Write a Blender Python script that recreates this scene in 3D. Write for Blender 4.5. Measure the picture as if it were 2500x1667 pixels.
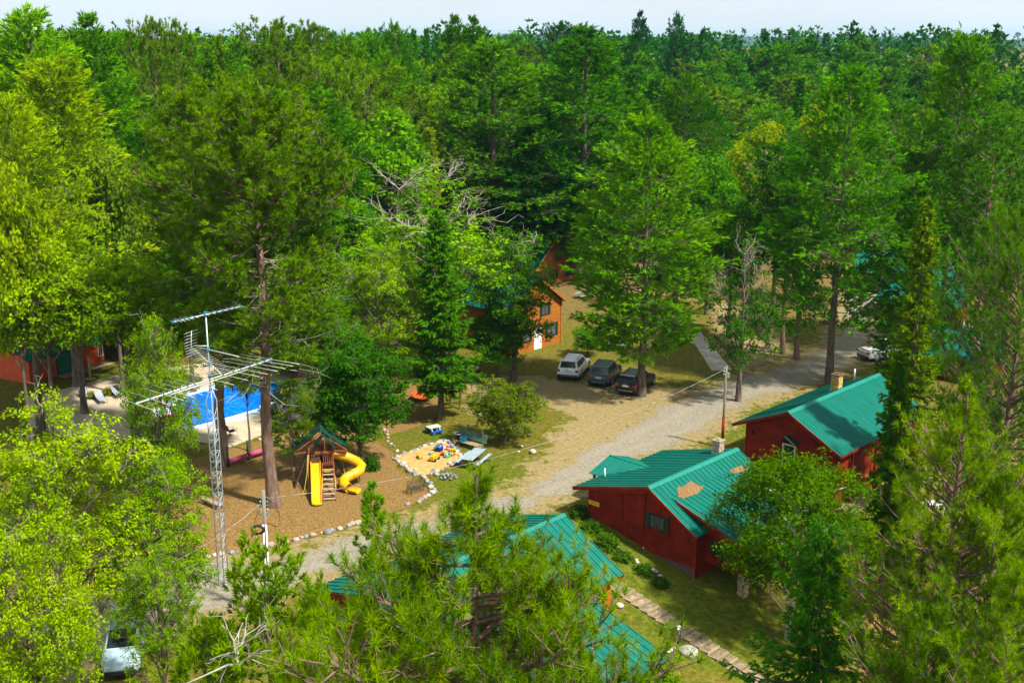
import bpy, math, random
import numpy as np
from mathutils import Matrix, Vector

for o in list(bpy.data.objects):
    bpy.data.objects.remove(o)
scene = bpy.context.scene
COL = scene.collection

# ------------------------------------------------------------------ camera
FPX, CX, CY, CAMH = 2850.0, 1250.0, 833.5, 30.0      # focal length in photo pixels, photo centre, height
PITCH = math.atan(738.0 / FPX)
cam_data = bpy.data.cameras.new("camera")
cam_data.sensor_width = 36.0
cam_data.lens = 36.0 * FPX / 2500.0
cam_data.clip_start = 0.5
cam_data.clip_end = 9000.0
cam = bpy.data.objects.new("camera", cam_data)
COL.objects.link(cam)
cam.location = (0.0, 0.0, CAMH)
cam.rotation_euler = (math.pi / 2 - PITCH, 0.0, 0.0)
scene.camera = cam
scene.render.resolution_x = 1024
scene.render.resolution_y = 682

# ------------------------------------------------------------------ light
SUN_AZ = math.atan2(0.815, -0.58)          # from the right and a little behind the camera
SUN_EL = math.radians(54.0)
sun_dir = Vector((math.cos(SUN_EL) * math.sin(SUN_AZ), math.cos(SUN_EL) * math.cos(SUN_AZ), math.sin(SUN_EL)))
sun_data = bpy.data.lights.new("sun", 'SUN')
sun_data.energy = 4.8
sun_data.angle = math.radians(3.0)
sun_data.color = (1.0, 0.95, 0.86)
sun = bpy.data.objects.new("sun", sun_data)
COL.objects.link(sun)
sun.rotation_euler = (-sun_dir).to_track_quat('-Z', 'Y').to_euler()

world = bpy.data.worlds.new("World")
scene.world = world
world.use_nodes = True
wn, wl = world.node_tree.nodes, world.node_tree.links
wn.clear()
w_out = wn.new("ShaderNodeOutputWorld")
w_bg = wn.new("ShaderNodeBackground")
w_sky = wn.new("ShaderNodeTexSky")
w_sky.sky_type = 'NISHITA'
w_sky.sun_disc = False
w_sky.sun_elevation = SUN_EL
w_sky.sun_rotation = SUN_AZ
w_sky.altitude = 300
w_sky.air_density = 1.0
w_sky.dust_density = 1.5
# thin broken cloud over the whole dome
w_co = wn.new("ShaderNodeTexCoord")
w_map = wn.new("ShaderNodeMapping")
w_map.inputs['Scale'].default_value = (1.0, 1.0, 5.0)
w_noise = wn.new("ShaderNodeTexNoise")
w_noise.inputs['Scale'].default_value = 3.2
w_noise.inputs['Detail'].default_value = 7.0
w_noise.inputs['Roughness'].default_value = 0.58
w_ramp = wn.new("ShaderNodeValToRGB")
w_ramp.color_ramp.elements[0].position = 0.30
w_ramp.color_ramp.elements[0].color = (0.80, 0.80, 0.80, 1)
w_ramp.color_ramp.elements[1].position = 0.68
w_ramp.color_ramp.elements[1].color = (1.0, 1.0, 1.0, 1)
w_mix = wn.new("ShaderNodeMix")
w_mix.data_type = 'RGBA'
w_mix.inputs[7].default_value = (8.0, 9.0, 9.7, 1)
wl.new(w_co.outputs['Generated'], w_map.inputs['Vector'])
wl.new(w_map.outputs[0], w_noise.inputs['Vector'])
wl.new(w_noise.outputs['Fac'], w_ramp.inputs['Fac'])
wl.new(w_ramp.outputs['Color'], w_mix.inputs[0])
wl.new(w_sky.outputs['Color'], w_mix.inputs[6])
wl.new(w_mix.outputs[2], w_bg.inputs['Color'])
w_bg.inputs['Strength'].default_value = 0.060
wl.new(w_bg.outputs[0], w_out.inputs['Surface'])

scene.view_settings.view_transform = 'Standard'
scene.view_settings.look = 'None'
scene.view_settings.exposure = 0.85
scene.view_settings.gamma = 1.0
scene.view_settings.use_curve_mapping = False
try:
    scene.cycles.max_bounces = 4
    scene.cycles.diffuse_bounces = 2
    scene.cycles.transmission_bounces = 2
    scene.cycles.volume_bounces = 0
    scene.cycles.transparent_max_bounces = 4
except Exception:
    pass

# ------------------------------------------------------------------ measuring helpers
_c, _s = math.cos(PITCH), math.sin(PITCH)
def ray(px, py):
    x = (px - CX) / FPX; y = -(py - CY) / FPX
    return np.array([x, _c + y * _s, -_s + y * _c])
def G(px, py, z=0.0):
    d = ray(px, py); t = (z - CAMH) / d[2]
    return np.array([0, 0, CAMH]) + t * d
def at(px, py, Y):
    d = ray(px, py)
    return np.array([0, 0, CAMH]) + d * (Y / d[1])
S2 = 2500.0 / 2352.0
ANG = math.radians(44.0)                  # the cabins stand on a grid turned 44 degrees
U = np.array([math.sin(ANG), math.cos(ANG)]); V = np.array([math.cos(ANG), -math.sin(ANG)])
LC = G(1439, 1263)[:2]                    # corner of the red cabin
def uw(u, w):
    return LC + U * u + V * w

def smooth(x, a, b):
    t = np.clip((np.asarray(x, float) - a) / (b - a), 0, 1)
    return t * t * (3 - 2 * t)
def tz(x, y):
    """height of the ground"""
    x = np.asarray(x, float); y = np.asarray(y, float)
    w = (x - LC[0]) * V[0] + (y - LC[1]) * V[1]
    w = np.clip(w - 0.6, 0, 34)
    fall = -0.225 * (np.sqrt(w * w + 0.8) - 0.894) * (1 - smooth(y, 84, 100))
    rise = 0.02 * np.clip(y - 190, 0, 330) * smooth(y, 180, 300)
    bump = 0.07 * np.sin(x * 0.21 + 1.3) * np.sin(y * 0.17) + 0.03 * np.sin(x * 0.6 + y * 0.43)
    return fall + rise + bump * smooth(y, 40, 60) * 0.6

# ------------------------------------------------------------------ mesh helpers
def link(o):
    COL.objects.link(o); return o
def tag(o, label=None, cat=None, group=None, kind=None):
    if label: o["label"] = label
    if cat: o["category"] = cat
    if group: o["group"] = group
    if kind: o["kind"] = kind
    return o
def empty(name, loc=(0, 0, 0), rz=0.0, label=None, cat=None, group=None):
    o = bpy.data.objects.new(name, None)
    o.empty_display_size = 0.3
    link(o); o.location = loc; o.rotation_euler = (0, 0, rz)
    return tag(o, label, cat, group)
def mobj(name, mesh, parent=None, loc=None, mat4=None):
    o = bpy.data.objects.new(name, mesh); link(o)
    if parent is not None: o.parent = parent
    if loc is not None: o.location = loc
    if mat4 is not None: o.matrix_basis = mat4
    return o
def np_mesh(name, verts, tris=None, quads=None, material=None, attrs=None, smooth_shade=False):
    me = bpy.data.meshes.new(name)
    verts = np.asarray(verts, np.float32).reshape(-1, 3)
    nt = 0 if tris is None else len(tris); nq = 0 if quads is None else len(quads)
    me.vertices.add(len(verts)); me.vertices.foreach_set("co", verts.ravel())
    parts = []
    if nt: parts.append(np.asarray(tris, np.int32).ravel())
    if nq: parts.append(np.asarray(quads, np.int32).ravel())
    li = np.concatenate(parts)
    me.loops.add(len(li)); me.loops.foreach_set("vertex_index", li)
    me.polygons.add(nt + nq)
    st = np.concatenate([np.arange(nt) * 3, nt * 3 + np.arange(nq) * 4]).astype(np.int32)
    tot = np.concatenate([np.full(nt, 3), np.full(nq, 4)]).astype(np.int32)
    me.polygons.foreach_set("loop_start", st); me.polygons.foreach_set("loop_total", tot)
    if smooth_shade:
        me.polygons.foreach_set("use_smooth", np.ones(nt + nq, bool))
    me.update(calc_edges=True)
    if attrs:
        for k, v in attrs.items():
            a = me.attributes.new(k, 'FLOAT', 'POINT'); a.data.foreach_set("value", np.asarray(v, np.float32))
    if material: me.materials.append(material)
    return me

def nrm(a):
    a = np.asarray(a, float); n = np.linalg.norm(a, axis=-1, keepdims=True); return a / np.maximum(n, 1e-9)
class MB:
    """collects simple solids; build() links them as one mesh object"""
    def __init__(s): s.v = []; s.f = []; s.sm = []
    def add(s, vs, fs, sm=False):
        b = len(s.v); s.v += [tuple(map(float, p)) for p in vs]
        for f in fs: s.f.append(tuple(i + b for i in f)); s.sm.append(sm)
        return s
    def box(s, x0, x1, y0, y1, z0, z1):
        vs = [(x0,y0,z0),(x1,y0,z0),(x1,y1,z0),(x0,y1,z0),(x0,y0,z1),(x1,y0,z1),(x1,y1,z1),(x0,y1,z1)]
        return s.add(vs, [(0,3,2,1),(4,5,6,7),(0,1,5,4),(1,2,6,5),(2,3,7,6),(3,0,4,7)])
    def hexa(s, vs):
        return s.add(vs, [(0,3,2,1),(4,5,6,7),(0,1,5,4),(1,2,6,5),(2,3,7,6),(3,0,4,7)])
    def bar(s, a, b, w, h=None, up=(0, 0, 1)):
        h = h or w; a = np.array(a, float); b = np.array(b, float); d = nrm(b - a)
        up = np.array(up, float)
        if abs(d @ up) > 0.98: up = np.array([0, 1.0, 0]) if abs(d[1]) < .9 else np.array([1.0, 0, 0])
        sd = nrm(np.cross(d, up)) * w / 2; u2 = nrm(np.cross(sd, d)) * h / 2
        return s.hexa([a-sd-u2, a+sd-u2, b+sd-u2, b-sd-u2, a-sd+u2, a+sd+u2, b+sd+u2, b-sd+u2])
    def tube(s, pts, r, n=8, cap=True, sm=True):
        pts = [np.array(p, float) for p in pts]
        rs = r if hasattr(r, '__len__') else [r] * len(pts)
        b = []; ref = None
        for i, p in enumerate(pts):
            d = nrm(pts[min(i+1, len(pts)-1)] - pts[max(i-1, 0)])
            if ref is None: ref = np.array([0, 0, 1.0]) if abs(d[2]) < .9 else np.array([1.0, 0, 0])
            a1 = nrm(np.cross(d, ref)); a2 = np.cross(d, a1); ref = -np.cross(d, a1) if False else ref
            b += [p + rs[i] * (math.cos(t) * a1 + math.sin(t) * a2) for t in np.linspace(0, 2*math.pi, n, endpoint=False)]
        fs = []
        for i in range(len(pts) - 1):
            for k in range(n):
                fs.append((i*n+k, i*n+(k+1)%n, (i+1)*n+(k+1)%n, (i+1)*n+k))
        s.add(b, fs, sm)
        if cap:
            base = len(s.v) - len(b); m = len(pts) - 1
            s.f.append(tuple(base + k for k in range(n))[::-1]); s.sm.append(False)
            s.f.append(tuple(base + m*n + k for k in range(n))); s.sm.append(False)
        return s
    def cyl(s, p, r, h, n=12, r2=None):
        p = np.array(p, float); return s.tube([p, p + np.array([0, 0, h])], [r, r if r2 is None else r2], n, sm=True)
    def prism(s, poly, d):
        """poly: planar loop of 3d points, extruded by vector d"""
        n = len(poly); d = np.array(d, float)
        vs = [np.array(p, float) for p in poly] + [np.array(p, float) + d for p in poly]
        fs = [tuple(range(n))[::-1], tuple(range(n, 2*n))] + [(i, (i+1)%n, n+(i+1)%n, n+i) for i in range(n)]
        return s.add(vs, fs)
    def lathe(s, prof, n=16, c=(0, 0, 0), sm=True):
        vs = []; m = len(prof)
        for r, z in prof:
            vs += [(c[0]+r*math.cos(t), c[1]+r*math.sin(t), c[2]+z) for t in np.linspace(0, 2*math.pi, n, endpoint=False)]
        fs = [(i*n+k, i*n+(k+1)%n, (i+1)*n+(k+1)%n, (i+1)*n+k) for i in range(m-1) for k in range(n)]
        fs += [tuple(range(n))[::-1], tuple((m-1)*n+k for k in range(n))]
        return s.add(vs, fs, sm)
    def quad(s, a, b, c, d): return s.add([a, b, c, d], [(0, 1, 2, 3)])
    def mesh(s, name, material):
        me = bpy.data.meshes.new(name); me.from_pydata(s.v, [], s.f)
        me.polygons.foreach_set("use_smooth", s.sm)
        if material:
            me.materials.append(material)
        me.update(); return me
    def build(s, name, material, parent=None, loc=None, mat4=None, bevel=0.0):
        o = mobj(name, s.mesh(name, material), parent, loc, mat4)
        if bevel:
            m = o.modifiers.new("bevel", 'BEVEL'); m.width = bevel; m.segments = 2; m.limit_method = 'ANGLE'
        return o
def copy_thing(root):
    r = root.copy(); link(r)
    for ch in [c for c in ALLKIDS(root)]:
        c = ch.copy(); link(c); c.parent = r
        for g in ALLKIDS(ch):
            d = g.copy(); link(d); d.parent = c
    return r
def ALLKIDS(o): return [c for c in o.children]

# ------------------------------------------------------------------ materials
def new_mat(name):
    m = bpy.data.materials.new(name); m.use_nodes = True
    nt = m.node_tree; nt.nodes.clear()
    out = nt.nodes.new("ShaderNodeOutputMaterial")
    return m, nt.nodes, nt.links, out
def mat(name, col, rough=0.7, metal=0.0, var=0.18, scale=3.0, bump=0.0, bscale=30.0, spec=0.4, coat=0.0, stretch=None, col2=None):
    """painted or natural solid with blotchy wear"""
    m, n, l, out = new_mat(name)
    b = n.new("ShaderNodeBsdfPrincipled")
    b.inputs['Roughness'].default_value = rough; b.inputs['Metallic'].default_value = metal
    b.inputs['Specular IOR Level'].default_value = spec
    b.inputs['Coat Weight'].default_value = coat; b.inputs['Coat Roughness'].default_value = 0.08
    tc = n.new("ShaderNodeTexCoord"); mp = n.new("ShaderNodeMapping")
    if stretch: mp.inputs['Scale'].default_value = stretch
    l.new(tc.outputs['Object'], mp.inputs['Vector'])
    ns = n.new("ShaderNodeTexNoise"); ns.inputs['Scale'].default_value = scale; ns.inputs['Detail'].default_value = 6
    ns.inputs['Roughness'].default_value = 0.65
    l.new(mp.outputs[0], ns.inputs['Vector'])
    rp = n.new("ShaderNodeValToRGB")
    c2 = col2 or [c * (1 - 1.6 * var) for c in col]; c1 = [min(1, c * (1 + var)) for c in col]
    rp.color_ramp.elements[0].position = 0.32; rp.color_ramp.elements[0].color = (*c2, 1)
    rp.color_ramp.elements[1].position = 0.62; rp.color_ramp.elements[1].color = (*c1, 1)
    l.new(ns.outputs['Fac'], rp.inputs['Fac'])
    oi = n.new("ShaderNodeObjectInfo")
    mr = n.new("ShaderNodeMapRange"); mr.inputs['To Min'].default_value = 1 - var * 0.6; mr.inputs['To Max'].default_value = 1 + var * 0.6
    l.new(oi.outputs['Random'], mr.inputs['Value'])
    mx = n.new("ShaderNodeVectorMath"); mx.operation = 'SCALE'
    l.new(rp.outputs['Color'], mx.inputs[0]); l.new(mr.outputs[0], mx.inputs['Scale'])
    l.new(mx.outputs[0], b.inputs['Base Color'])
    if bump:
        nb = n.new("ShaderNodeTexNoise"); nb.inputs['Scale'].default_value = bscale; nb.inputs['Detail'].default_value = 5
        l.new(mp.outputs[0], nb.inputs['Vector'])
        bp = n.new("ShaderNodeBump"); bp.inputs['Strength'].default_value = bump; bp.inputs['Distance'].default_value = 0.05
        l.new(nb.outputs['Fac'], bp.inputs['Height']); l.new(bp.outputs[0], b.inputs['Normal'])
    l.new(b.outputs[0], out.inputs['Surface'])
    return m
def leaf_mat(name, trans=0.35, rough=0.5):
    """foliage: the tree's own colour (object colour) with leaf-to-leaf variation"""
    m, n, l, out = new_mat(name)
    oi = n.new("ShaderNodeObjectInfo")
    at_ = n.new("ShaderNodeAttribute"); at_.attribute_name = "tint"
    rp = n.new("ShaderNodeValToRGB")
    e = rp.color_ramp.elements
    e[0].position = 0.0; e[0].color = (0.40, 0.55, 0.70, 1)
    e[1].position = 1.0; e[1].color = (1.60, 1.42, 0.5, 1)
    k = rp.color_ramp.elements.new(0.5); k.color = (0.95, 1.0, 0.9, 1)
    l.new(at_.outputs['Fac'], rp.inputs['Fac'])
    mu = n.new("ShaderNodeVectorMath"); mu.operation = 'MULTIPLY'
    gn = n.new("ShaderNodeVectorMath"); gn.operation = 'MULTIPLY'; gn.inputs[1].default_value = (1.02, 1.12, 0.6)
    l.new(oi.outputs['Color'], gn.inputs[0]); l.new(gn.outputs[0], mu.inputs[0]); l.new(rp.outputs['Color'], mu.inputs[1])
    b = n.new("ShaderNodeBsdfDiffuse")
    l.new(mu.outputs[0], b.inputs['Color'])
    t = n.new("ShaderNodeBsdfTranslucent")
    tm = n.new("ShaderNodeVectorMath"); tm.operation = 'MULTIPLY'; tm.inputs[1].default_value = (1.25, 1.15, 0.5)
    l.new(mu.outputs[0], tm.inputs[0]); l.new(tm.outputs[0], t.inputs['Color'])
    mx = n.new("ShaderNodeMixShader"); mx.inputs[0].default_value = trans
    l.new(b.outputs[0], mx.inputs[1]); l.new(t.outputs[0], mx.inputs[2])
    l.new(mx.outputs[0], out.inputs['Surface'])
    return m
def bark_mat(name, c1, c2, scale=6.0):
    return mat(name, c1, rough=0.9, var=0.25, scale=scale, bump=0.6, bscale=scale * 3, stretch=(1, 1, 0.25), col2=c2)
# ================================================================== TREES
M_LEAF = leaf_mat("leaves", 0.38)
M_NEEDLE = leaf_mat("needles", 0.28, 0.6)
M_BARK_GREY = bark_mat("bark_grey_brown", (0.135, 0.10, 0.075), (0.05, 0.036, 0.028))
M_BARK_RED = bark_mat("bark_red_pine", (0.20, 0.125, 0.085), (0.075, 0.045, 0.033))
M_BARK_BIRCH = bark_mat("bark_birch", (0.62, 0.58, 0.50), (0.22, 0.19, 0.15), 4.0)
M_DEADWOOD = mat("dead_wood", (0.30, 0.26, 0.20), 0.9, var=0.3, scale=4)
M_TWIG = mat("twig_wood", (0.20, 0.155, 0.11), 0.9, var=0.3, scale=4)

def rnd_unit(rng, n):
    v = rng.normal(size=(n, 3)); return nrm(v)
class TreeMesh:
    def __init__(s): s.v = []; s.t = []; s.q = []; s.tint = []; s.n = 0
    def _add(s, v, tri=None, quad=None, tint=None):
        v = v.reshape(-1, 3)
        if tri is not None: s.t.append(tri + s.n)
        if quad is not None: s.q.append(quad + s.n)
        s.v.append(v); s.tint.append(np.full(len(v), 0.5) if tint is None else tint); s.n += len(v)
    def sticks(s, A, B, ra, rb, n=4):
        A = np.asarray(A, float).reshape(-1, 3); B = np.asarray(B, float).reshape(-1, 3); m = len(A)
        if m == 0: return
        ra = np.broadcast_to(ra, (m,)); rb = np.broadcast_to(rb, (m,))
        d = nrm(B - A); ref = np.where(np.abs(d[:, 2:3]) < .9, [[0, 0, 1.]], [[1., 0, 0]])
        a1 = nrm(np.cross(d, ref)); a2 = np.cross(d, a1)
        th = np.linspace(0, 2*np.pi, n, endpoint=False)
        ring = np.cos(th)[None, :, None]*a1[:, None] + np.sin(th)[None, :, None]*a2[:, None]
        v = np.concatenate([A[:, None] + ra[:, None, None]*ring, B[:, None] + rb[:, None, None]*ring], 1)
        k = np.arange(n); f = np.stack([k, (k+1) % n, n+(k+1) % n, n+k], 1)
        q = (np.arange(m)*2*n)[:, None, None] + f[None]
        s._add(v, quad=q.reshape(-1, 4))
    def trunk(s, pts, rs, n=9):
        pts = np.asarray(pts, float); m = len(pts); th = np.linspace(0, 2*np.pi, n, endpoint=False)
        ring = np.stack([np.cos(th), np.sin(th), 0*th], 1)
        v = pts[:, None] + np.asarray(rs)[:, None, None]*ring[None]
        k = np.arange(n); f = np.stack([k, (k+1) % n, n+(k+1) % n, n+k], 1)
        q = (np.arange(m-1)*n)[:, None, None] + f[None]
        s._add(v, quad=q.reshape(-1, 4))
    def needles(s, C, D, L, n, width, spread, axial, rng, tint=None):
        """tufts: n long narrow triangles leaving a short shoot"""
        m = len(C)
        if m == 0: return
        if tint is None: tint = rng.uniform(0.15, 0.85, m)
        L = np.broadcast_to(L, (m,))
        r = rnd_unit(rng, m*n).reshape(m, n, 3)
        dd = nrm(D[:, None] + spread*r)
        base = C[:, None] + D[:, None]*(rng.uniform(-.6, .5, (m, n, 1))*axial*L[:, None, None])
        ln = L[:, None, None]*rng.uniform(.7, 1.1, (m, n, 1))
        side = nrm(np.cross(dd, rnd_unit(rng, m*n).reshape(m, n, 3)))*width/2
        v = np.stack([base - side, base + side, base + dd*ln], 2)
        tri = np.arange(m*n*3).reshape(-1, 3)
        tt = np.clip(np.repeat(tint, n*3) + np.repeat(rng.normal(0, .13, m*n), 3), 0, 1)
        s._add(v, tri=tri, tint=tt)
    def leaves(s, C, size, n, radius, rng, up=0.5, out=None, tint=None, flat=1.0, asp=0.62):
        m = len(C)
        if m == 0: return
        if tint is None: tint = rng.uniform(0.15, 0.85, m)
        radius = np.broadcast_to(radius, (m,))
        off = rnd_unit(rng, m*n).reshape(m, n, 3)*(rng.uniform(0, 1, (m, n, 1))**0.45)*radius[:, None, None]
        off[..., 2] *= flat
        p = C[:, None] + off
        nn = rnd_unit(rng, m*n).reshape(m, n, 3) + np.array([0, 0, up])
        if out is not None: nn = nn + 0.5*out[:, None]
        nn = nrm(nn)
        t = nrm(np.cross(nn, rnd_unit(rng, m*n).reshape(m, n, 3))); b = np.cross(nn, t)
        sz = size*rng.uniform(.6, 1.25, (m, n, 1))
        v = np.stack([p - t*sz*.5, p + b*sz*asp*.5, p + t*sz*.55, p - b*sz*asp*.5], 2)
        q = np.arange(m*n*4).reshape(-1, 4)
        tt = np.clip(np.repeat(tint, n*4) + np.repeat(rng.normal(0, .14, m*n), 4), 0, 1)
        s._add(v, quad=q, tint=tt)
    def done(s, name, material, smooth_shade=False):
        if s.n == 0: return None
        return np_mesh(name, np.concatenate(s.v), np.concatenate(s.t) if s.t else None,
                       np.concatenate(s.q) if s.q else None, material, {"tint": np.concatenate(s.tint)}, smooth_shade)

def wander(rng, H, n, amp):
    z = np.linspace(0, H, n); x = np.cumsum(rng.normal(0, amp, n)); y = np.cumsum(rng.normal(0, amp, n))
    x -= x[0]; y -= y[0]; f = np.linspace(1, .3, n)
    return np.stack([x*f, y*f, z], 1)
def on_curve(P, z):
    return np.stack([np.interp(z, P[:, 2], P[:, k]) for k in range(3)], -1)
def bent(p0, az, elev, L, droop, lift, k=5):
    """branch polyline: leaves at elev, sags by droop, lifts at the tip"""
    t = np.linspace(0, 1, k); h = np.array([math.cos(az), math.sin(az), 0])
    z = math.tan(elev)*t*L - droop*L*np.sin(t*math.pi*.5)**2 + lift*L*t**3
    return p0 + h*(t*L)[:, None] + np.stack([0*t, 0*t, z], 1)

def gen_red_pine(seed, H, R, base=0.42, dense=1.0, near=False, dead=14, gap=0.18, tuftL=0.38, nneed=14, width=0.085, pk=2.5, lift=34, spread=.95, taper=5.0):
    rng = np.random.default_rng(seed); W = TreeMesh(); F = TreeMesh(); Dd = TreeMesh()
    P = wander(rng, H, 14, 0.10*H/25)
    r0 = 0.0125*H
    W.trunk(P, r0*np.array([1.35 if i == 0 else (1 - .93*(i/13))**.75 for i in range(14)]))
    zc0 = base*H; z = zc0; A = []; B = []; RA = []; RB = []; TC = []; TD = []; TT = []
    while z < H*0.985:
        t = (z - zc0)/(H - zc0)
        prof = (0.55 + 0.9*t) if t < .35 else (1 - ((t - .35)/.66)**pk)**.8*0.87
        prof = max(prof, .12)*min(1, .10 + (1 - t)*taper)
        nb = rng.integers(4, 6)
        az0 = rng.uniform(0, 6.28)
        for i in range(nb):
            if rng.random() < gap*(1 - t): continue
            L = R*prof*rng.uniform(.75, 1.22); az = az0 + i*6.283/nb + rng.normal(0, .22)
            el = math.radians(rng.uniform(2, 22) + lift*t)
            zz = z + rng.normal(0, .12)
            pl = bent(on_curve(P, zz), az, el, L, .10, .16, 6)
            rb = (0.014*L**.8 + .010)*(1.5 if near else 1)
            rr = np.linspace(rb, rb*.3, 6)
            A.append(pl[:-1]); B.append(pl[1:]); RA.append(rr[:-1]); RB.append(rr[1:])
            ns = max(3, int(L*4.2*dense)); bt = rng.uniform(.2, .8)
            for u in rng.uniform(.30, 1, ns):
                f = u*5; k = min(int(f), 4); q0 = pl[k] + (pl[k+1] - pl[k])*(f - k)
                bd = nrm(pl[k+1] - pl[k])
                sd = nrm(bd*rng.uniform(.35, 1) + rnd_unit(rng, 1)[0]*.75 + np.array([0, 0, .35]))
                sl = L*rng.uniform(.10, .26) + .12
                q1 = q0 + sd*sl
                A.append(q0[None]); B.append(q1[None]); RA.append(np.array([rb*.35])); RB.append(np.array([.006]))
                TC.append(q1); TD.append(nrm(sd + [0, 0, .5])); TT.append(bt + rng.normal(0, .15))
                if rng.random() < .6:
                    TC.append(q0 + sd*sl*.5 + rnd_unit(rng, 1)[0]*.14); TD.append(nrm(sd + [0, 0, .6])); TT.append(bt + rng.normal(0, .15))
                if rng.random() < .45:
                    q2 = q1 + rnd_unit(rng, 1)[0]*.28; TC.append(q2); TD.append(nrm(sd + [0, 0, .4])); TT.append(bt + rng.normal(0, .15))
            TC.append(pl[-1]); TD.append(nrm(pl[-1] - pl[-2] + [0, 0, .3])); TT.append(bt)
        z += H*0.026*rng.uniform(.75, 1.25)/max(dense, .7)
    for j in range(5):
        TC.append(P[-1] + rnd_unit(rng, 1)[0]*.2); TD.append(np.array([0, 0, 1.])); TT.append(.6)
    W.sticks(np.concatenate(A), np.concatenate(B), np.concatenate(RA), np.concatenate(RB), 4 if near else 3)
    F.needles(np.array(TC), nrm(np.array(TD)), tuftL, nneed, width, spread, .55, rng, np.clip(np.array(TT), .05, .95))
    for j in range(dead):                                        # bare lower limbs
        zz = H*rng.uniform(max(.12, base - .04), base + .30); L = R*rng.uniform(.3, .8); az = rng.uniform(0, 6.28)
        pl = bent(on_curve(P, zz), az, math.radians(rng.uniform(-12, 18)), L, .05, .05, 5)
        pl[1:] += rng.normal(0, .05*L, (4, 3)); rr = np.linspace(.03, .008, 5)*(.6 + L*.25)
        Dd.sticks(pl[:-1], pl[1:], rr[:-1], rr[1:], 4)
        for u in range(rng.integers(2, 6)):
            k = rng.integers(1, 5); q = pl[k]; e = q + (nrm(pl[k] - pl[k-1]) + rnd_unit(rng, 1)[0]*.9)*L*rng.uniform(.12, .3)
            Dd.sticks(q[None], e[None], .014, .005, 3)
    return dict(H=H, R=R, trunk=W.done("pine_trunk", M_BARK_RED, True), crown=F.done("pine_needles", M_NEEDLE), dead=Dd.done("dead_limbs", M_DEADWOOD))

def gen_white_pine(seed, H, R, base=0.12, dense=1.0, layer=1.0, cone=1.0, tuftL=0.48, nneed=8, width=.135, low=.62):
    rng = np.random.default_rng(seed); W = TreeMesh(); F = TreeMesh()
    P = wander(rng, H, 12, 0.06*H/28)
    W.trunk(P, 0.0135*H*np.array([1.3 if i == 0 else (1 - .95*(i/11))**.8 for i in range(12)]))
    z = base*H; A = []; B = []; RA = []; RB = []; TC = []; TD = []; TT = []
    while z < H*.985:
        t = (z/H - base)/(1 - base)
        prof = min(1.0, low + t*1.5)*(1 - t**2.1)**.9*cone + .04
        nb = rng.integers(4, 7); az0 = rng.uniform(0, 6.28); wl_ = rng.uniform(.75, 1.1)
        for i in range(nb):
            L = R*prof*wl_*rng.uniform(.7, 1.25); az = az0 + i*6.283/nb + rng.normal(0, .25)
            el = math.radians(rng.uniform(-4, 12) + 42*t**2)
            pl = bent(on_curve(P, z + rng.normal(0, .15)), az, el, L, .10*(1 - t), .14, 6)
            rb = .011*L + .010; rr = np.linspace(rb, rb*.25, 6)
            A.append(pl[:-1]); B.append(pl[1:]); RA.append(rr[:-1]); RB.append(rr[1:])
            bt = np.clip(rng.normal(.5, .22), .08, .92)
            side = np.array([-math.sin(az), math.cos(az), 0]); ax = np.array([math.cos(az), math.sin(az), 0])
            ns = int((7 + L*12.5)*dense)
            u = rng.uniform(.22, 1.0, ns)**.75
            f = u*5; k = np.minimum(f.astype(int), 4); q0 = pl[k] + (pl[k+1] - pl[k])*(f - k)[:, None]
            wd = L*.46*np.sin(np.clip((u - .1)/.95, 0, 1)*math.pi*.80)**.8*.9 + .12
            sgn = rng.uniform(-1, 1, ns)
            q1 = q0 + side*(sgn*wd)[:, None] + ax*(np.abs(sgn)*wd*.55)[:, None]
            q1[:, 2] += rng.normal(.10, .22, ns)*layer - np.abs(sgn)*wd*.12
            sel = rng.random(ns) < .35
            A.append(q0[sel]); B.append(q1[sel]); RA.append(np.full(sel.sum(), rb*.25)); RB.append(np.full(sel.sum(), .005))
            TC.append(q1); TD.append(nrm((q1 - q0)*.6 + ax*.45 + np.array([0, 0, .34]) + rng.normal(0, .18, (ns, 3))))
            TT.append(np.clip(bt + rng.normal(0, .13, ns), .03, .97))
        z += H*0.034*rng.uniform(.6, 1.5)
    TC.append(P[-1][None] + rng.normal(0, .12, (8, 3)) + [0, 0, .1]); TD.append(nrm(rng.normal(0, .4, (8, 3)) + [0, 0, 1])); TT.append(np.full(8, .6))
    ra = np.concatenate(RA); big = ra > (.012 if width < .3 else .02)
    W.sticks(np.concatenate(A)[big], np.concatenate(B)[big], ra[big], np.concatenate(RB)[big], 3)
    F.needles(np.concatenate(TC), np.concatenate(TD), tuftL, nneed, width, .62, .8, rng, np.concatenate(TT))
    return dict(H=H, R=R, trunk=W.done("pine_trunk", M_BARK_GREY, True), crown=F.done("pine_needles", M_NEEDLE), dead=None)

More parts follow.
